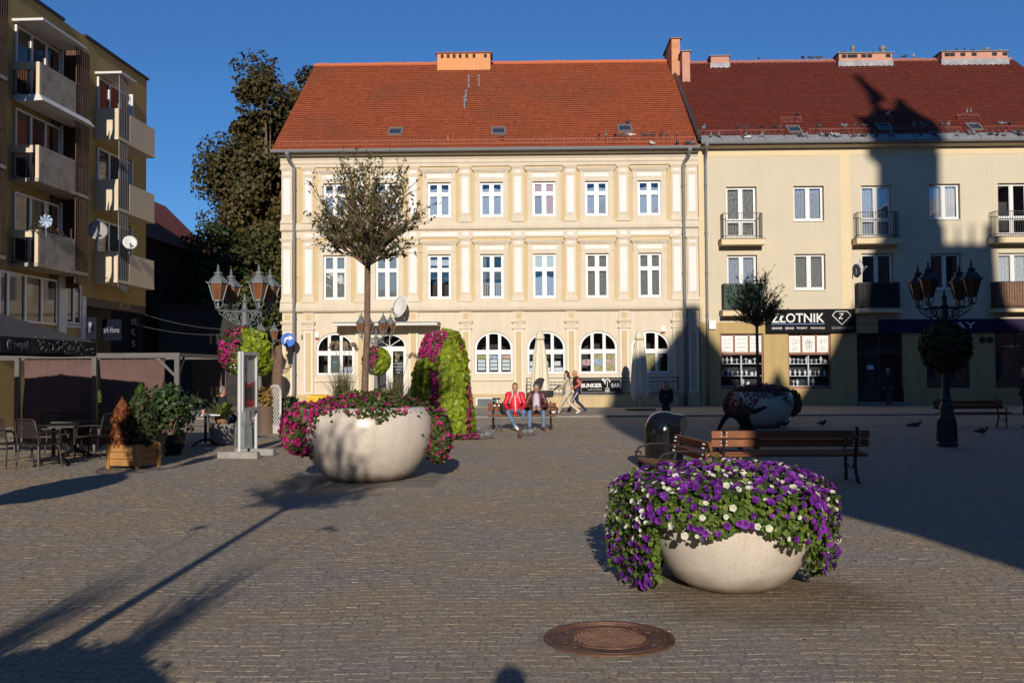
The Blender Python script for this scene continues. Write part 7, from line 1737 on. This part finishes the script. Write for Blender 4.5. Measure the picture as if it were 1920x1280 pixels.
# woman crouching by the shaded bowl
J = dict(pelvis=(.10,.10,.50), belly=(.03,.06,.64), chest=(-.08,-.02,.80), neck=(-.13,-.04,.93), head=(-.14,-.06,1.06), sl=(.04,-.02,.90), sr=(-.27,-.02,.84), el=(.22,-.05,.84), wl=(.44,-.06,.93), hl=(.52,-.06,1.02), er=(-.42,-.02,.66), wr=(-.52,-.02,.46), hr=(-.53,-.02,.36), pl=(.18,.1,.48), pr=(.02,.1,.48), kl=(.20,-.18,.34), kr=(-.10,-.18,.36), al=(.27,.12,.09), ar=(-.06,.10,.09), tl=(.34,-.02,.04), tr=(-.03,-.06,.04))
m_blackcl = mat('black_cloth', (.014,.013,.014), .9, .1, 8); m_rust_ = mat('rust_scarf', (.22,.06,.02), .9, .4, 14, col2=(.06,.02,.012))
reg = torso(J,.9,1)+limbs(1,1,2,2,1.0,1.05,fs=2)+[((-.13,-.05,.92),(-.05,-.08,.84),.11,.12,3),((-.2,-.08,.86),(.05,-.08,.82),.09,.09,3)]
p = (*cw((1392-960)/1879*20.6,20.6),0); cr = person('woman with auburn hair and rust scarf crouching before the shaded bowl', p, 0, J, None, [m_blackcl,m_blackcl,m_rust_], reg, hair=(mat('auburn_hair',(.22,.06,.018),.6,.5,14,col2=(.08,.02,.01)),'curly'))
# person at the shop door, person at the right edge
J = walkJ(dict(el=(.24,.03,1.14),wl=(.20,-.06,.92),hl=(.18,-.1,.84)), dict(er=(-.24,.03,1.14),wr=(-.20,-.06,.92),hr=(-.18,-.1,.84)), .10)
reg = torso(J,1.05,1)+limbs(1,1,2,2,1.1,1.02,fs=2)
p = (*cw((1664-960)/1879*46.0,46.0),.06); person('person in dark clothes standing at the dark shop door', p, rad(150), J, None, [m_blackcl,m_navy], reg, hair=(m_hair_g,'short'))
p = (*cw((1925-960)/1879*28.6,28.6),0); person('person in dark clothes at the right edge beside the bench', p, rad(-70), J, None, [m_blackcl,m_blackcl], reg, hair=(m_hair_d,'short'))
# guest at the café, seen from behind; sits on a chair
p = (*cw((417-960)/1879*25.2,25.2),0); J = dict(SEAT)
reg = torso(J,1.1,1)+limbs(1,1,2,2,1.15,1.0,fs=2); person('grey haired guest sitting behind the cycad at the café', p, rad(135), J, None, [m_blackcl,m_navy], reg, hair=(m_hair_g,'short'))
gch = dup(CH, 'brown café chair under the grey haired guest', (p[0],p[1]+.02,0), rad(135))
# the photographer, out of the picture, whose head shadow falls at the bottom edge
J = walkJ(dict(el=(.27,-.04,1.20),wl=(.11,-.12,1.44),hl=(.06,-.13,1.52)), dict(er=(-.27,-.04,1.20),wr=(-.11,-.12,1.44),hr=(-.06,-.13,1.52)), .06, 1.05)
J = {k: (v[0], -v[1], v[2]) for k, v in J.items()}
reg = torso(J,1.0,1)+limbs(1,1,2,2,1.0,1.0,fs=2)
person('photographer standing behind the camera', (.03,-.30,0), 0, {k:(v[0],v[1]-.0,v[2]-.02) for k,v in J.items()}, None, [m_blackcl,m_navy], reg, headrot=math.pi, hair=(m_hair_b,'short'), hands=False, voxel=.016)
# ------------------------------------------------------------------ pigeons
def pigeon_mesh(c, c2, up):
    b = MB(); 
    if up: b.ball((0,0,.13), .065, 8, 6, sc=(.85,1.25,1.25)); b.ball((0,-.05,.235), .035, 7, 5); b.tube([(0,.05,.12),(0,.12,.05)], [.045,.02], 6); b.bar((0,-.08,.232),(0,-.115,.222),.012,.012)
    else: b.ball((0,0,.12), .065, 8, 6, m=0, sc=(.85,1.7,.95)); b.ball((0,-.115,.18), .033, 7, 5); b.tube([(0,-.07,.13),(0,-.11,.17)], [.04,.028], 6); b.tube([(0,.08,.12),(0,.21,.10)], [.045,.02], 6); b.bar((0,-.14,.178),(0,-.175,.170),.012,.012)
    for x in (-.025,.025): b.bar((x,0,.07),(x,-.005,0),.010,.010,1); b.bar((x,-.03,.004),(x,.015,.004),.018,.006,1)
    return b.mesh('pigeon', [c, c2], smooth=True)
m_pg = [mat('pigeon_dark',(.045,.045,.05),.6,.3,20), mat('pigeon_grey',(.16,.17,.19),.6,.3,20), mat('pigeon_white',(.60,.58,.56),.7,.1,20), mat('pigeon_brown',(.10,.065,.05),.7,.3,20)]
m_leg = mat('pigeon_leg',(.35,.10,.08),.6); pgm = [pigeon_mesh(m,m_leg,u) for m in m_pg for u in (0,1)]
PCOL = ['dark','dark','grey','grey','white','white','brown','brown']
def pigeon(loc, label, group=None, kind=None, rz=None, s=1.0):
    k = int(RNG.choice([0,1,2,3,0,1,2,3,6,7,4])) if kind is None else kind
    o = link('pigeon', pgm[k], None, loc, RNG.uniform(0,6.28) if rz is None else rz); o.scale = (s,s,s); return tag(o, label, 'pigeon', group)
g1 = 'pigeons on the snow guard of the orange roof'; s = .5
def row(L, fmt, group):
    L.sort(key=lambda q: q[0])
    for i, q in enumerate(L):
        k = int(RNG.choice([0,1,2,3,0,1,2,3,6,7,4])); pigeon(q, fmt % (PCOL[k], nth(i+1)), group, k, s=1.15)
row([(hx(px,254)*(HY+EY+s*CA)/HY, HY+EY+s*CA, EZ+s*SA+.25) for px in (941,1123,1137,1153,1163,1173,1183,1207,1214,1225,1240,1251,1269)], '%s pigeon, %s from left on the orange roof snow guard', g1)
pigeon((on_roof1(1176,232)[0], HY+on_roof1(1176,236)[1], on_roof1(1176,236)[2]+.08), 'pigeon perched on top of the skylight near the right end of the orange roof', s=1.15)
for px, k in ((1223,4),(1270,0),(1290,0),(1300,2)): pigeon((hx(px,278)*.985, HY+EY-.06, EZ+.03), ('white pigeon sitting alone at the gutter of the orange roof' if k == 4 else '%s pigeon on the gutter at the right end of the orange roof' % {1223:'',1270:'leftmost dark',1290:'middle dark',1300:'rightmost grey'}[px]), None if k == 4 else 'pigeons on the gutter of the orange roof', k, s=1.15)
nm_ = ('first long','second long','third long','rightmost long','left short','middle short','right short')
for q, (x0,x1,s) in enumerate(SGP):
    row([(RNG.uniform(x0,x1), HY+E2Y+s*CA2, E2Z+s*SA2+.27) for i in range(int((x1-x0)/.58)+1)], '%s pigeon, %s from left, '+nm_[q]+' snow guard of dark red roof', 'pigeons on the snow guards of the dark red roof')
row([(RNG.uniform(8.4,24.5), HY+E2Y+s*CA2, E2Z+s*SA2+.01) for s in RNG.uniform(.08,.42,46)], '%s pigeon, %s from the left on the zinc strip at the eaves', 'pigeons on the zinc eaves strip')
row([(atY(px,120,HY+R2Y)[0], HY+R2Y, R2Z+.16) for px in (1423,1505,1520,1535,1697,1713)], '%s pigeon, %s from the left on the ridge of the dark red roof', 'pigeons on the ridge of the dark red roof')
row([(atY(px,98,HY+R2Y-.3)[0], HY+R2Y-.3, C3[1][2]+.05) for px in (1772,1795,1809,1823,1841,1877)], '%s pigeon, %s from the left on the rightmost long chimney', 'pigeons on the rightmost chimney')
row([(atY(px,101,HY+R2Y-.3)[0], HY+R2Y-.3, C2[1][2]+.05) for px in (1579,1638)], '%s pigeon, %s from the left on the chimney with two metal flues', 'pigeons on the chimney with metal flues')
pigeon((atY(1364,104,HY+R2Y-.3)[0], HY+R2Y-.3, C1[1][2]+.05), 'pigeon on the small square chimney of the dark red roof', s=1.15)
for px, py, lb, k, r in ((975,823,'brown pigeon on the ground below the man in red',7,.3),(994,818,'pale grey pigeon pecking on the ground in front of the bench',2,1.3),(915,824,'grey pigeon on the ground right of the flower tower',2,2.0),(897,812,'grey pigeon walking behind the pink petals of the flower tower',2,1.0),(1470,803,'dark pigeon on the shaded ground right of the bowl',0,1.2),(1542,801,'small dark pigeon further along the shaded ground',0,.4),(1716,805,'dark pigeon on the ground left of the lamp post',0,1.2),(1842,817,'dark pigeon on the ground right of the lamp post',0,1.8)):
    q = onz(px,py); pigeon((q[0],q[1],0), lb, None, k, r, 1.15)
# ------------------------------------------------------------------ the town hall behind the camera, whose shadow lies over the right of the square
m_brick = mat('red_brick', (.28,.12,.07), .9, .2, 3, bump=.2)
TH0 = -8.0
st = np.array(sun_travel)
def back(P): P = np.array(P, float); k = (P[1]-TH0)/st[1]; q = P-st*k; return (q[0], q[2])
def wl(px, py): return back(atY(px, py, HY))
def rf(px, py): p = on_roof2(px, py); return back((p[0], p[1]+HY, p[2]))
def gd(px, py): return back(onz(px, py))
hall = [gd(*q) for q in ((1920,1073),(1857,1046),(1792,1027),(1685,991),(1562,958.6),(1440,915),(1358.7,886),(1334,873),(1270,848),(1207,831),(1166,811),(1150,802),(1136,792),(1122,772))]+[wl(1141,763), wl(1141,742), wl(1148,737), wl(1182,726), wl(1223,675), wl(1253,643), wl(1278,610), wl(1279,574), wl(1311,573), wl(1312,606), wl(1327,625), wl(1350,655), wl(1384,700), wl(1402,732), wl(1437,730), wl(1458,689), wl(1479,730), wl(1497,747), wl(1512,724), wl(1557,660), wl(1580,606), wl(1594,590), wl(1604,560), wl(1613,590), wl(1622,520), wl(1634,468), wl(1648,452)]
hall2 = [wl(1763,420), wl(1771,419), wl(1772,456), wl(1792,456), wl(1794,419), wl(1797,419), wl(1799,456), wl(1818,456), wl(1820,419), wl(1824,419), wl(1826,456), wl(1845,456), wl(1847,419), wl(1862,419), wl(1866,470), wl(1872,560), wl(1884,598), wl(1925,622), wl(2100,640), wl(2300,600)]
th = thing('town_hall', 'brick town hall with stepped gables and a tower behind the camera', 'building', (0,TH0,0))
poly = hall+hall2; x_end = poly[-1][0]
pts = [(poly[0][0],0,0)]+[(x,0,z) for x,z in poly]+[(x_end,0,0)]
b = MB(); b.prism(pts, (0,-.5,0)); b.build('gable_front', m_brick, th); b = MB(); b.box(6.6,x_end,-11,-.55,0,13.5); b.build('main_wing', m_brick, th)
tower = [wl(1647,452), wl(1647,283)]+[rf(*q) for q in ((1631,258),(1613,234),(1601,216),(1616,221),(1631,217),(1634,204),(1628,192),(1621,172),(1598,143),(1609,140),(1634,164),(1653,178),(1642,184),(1648,206),(1672,206),(1680,184),(1692,187),(1702,200),(1718,211),(1732,219),(1752,230),(1763,250),(1761,272))]+[wl(1763,283), wl(1765,452)]
b = MB(); b.prism([(x,.02,z) for x,z in tower]+[(tower[-1][0],.02,0),(tower[0][0],.02,0)], (0,-2.4,0)); b.build('tower', m_brick, th)
b = MB()
for i in range(4):
    for j in range(4): b.box(6+i*4.2,7.6+i*4.2,-.0,.05,2+j*3.6,4.2+j*3.6)
b.build('windows', m_cglass, th)
# unseen houses added along both sides to block sky light from the shade
for i, (x, y, w, h, sd_) in enumerate(((30,-32,16,12,1),(30,-16,16,14,1),(30,0,16,12.5,1),(31,16,16,13.5,1),(33,32,15,12,1),(-22,-10,15,14,-1),(-24,-26,16,12,-1),(-24,-42,16,13,-1))):
    t = thing('added_town_house', ('cream','ochre','grey','pink','white','olive','brown','beige')[i]+' town house at the '+('right' if sd_ > 0 else 'left')+' side, added unseen to block sky light', 'building', (x,y,0), 0, 'added town houses out of the picture')
    mm = mat('townhouse_render', [(.4,.33,.22),(.36,.27,.12),(.3,.3,.3),(.4,.24,.2),(.45,.43,.4),(.4,.285,.1),(.25,.18,.12),(.4,.34,.25)][i], .9, .06, 1)
    b = MB(); b.box(0 if sd_ > 0 else -10, 10 if sd_ > 0 else 0, 0, w, 0, h); b.build('wall', mm, t); b = MB(); b.prism([(-.4 if sd_ > 0 else .4,-.1,h),(sd_*10.4,-.1,h),(sd_*5,-.1,h+4)], (0,w+.2,0)); b.build('roof', m_rooftile_red, t)
    for r in range(3):
        for c in range(4): b = MB(); b.box(-.03,.03,1.5+c*3.6,2.8+c*3.6,1+r*3.6,2.9+r*3.6); b.build('window', m_cglass, t)
# unseen row added behind the camera to cut sky light and feed window reflections
for i, x in enumerate((-44,-29,-14,1,46,61)):
    t = thing('added_town_house', ('pale','ochre','pink','grey','cream','white')[i]+' town house in the added unseen row behind the camera', 'building', (x,-70,0), 0, 'added town houses behind the camera')
    h = 10+1.5*(i % 3); mm = mat('townhouse_render', [(.5,.42,.3),(.45,.33,.15),(.45,.25,.2),(.3,.3,.3),(.55,.46,.32),(.6,.58,.54)][i], .9, .06, 1)
    b = MB(); b.box(-7.4,7.4,-10,0,0,h); b.build('wall', mm, t); b = MB(); b.prism([(-7.5,.4,h),(-7.5,-10.4,h),(-7.5,-5,h+4.5)], (15,0,0)); b.build('roof', m_rooftile_red, t)
    for r in range(3):
        for c in range(4): b = MB(); b.box(-5.6+c*3.2,-4.3+c*3.2,-.02,.03,1+r*3.2,2.9+r*3.2); b.build('window', m_cglass, t)
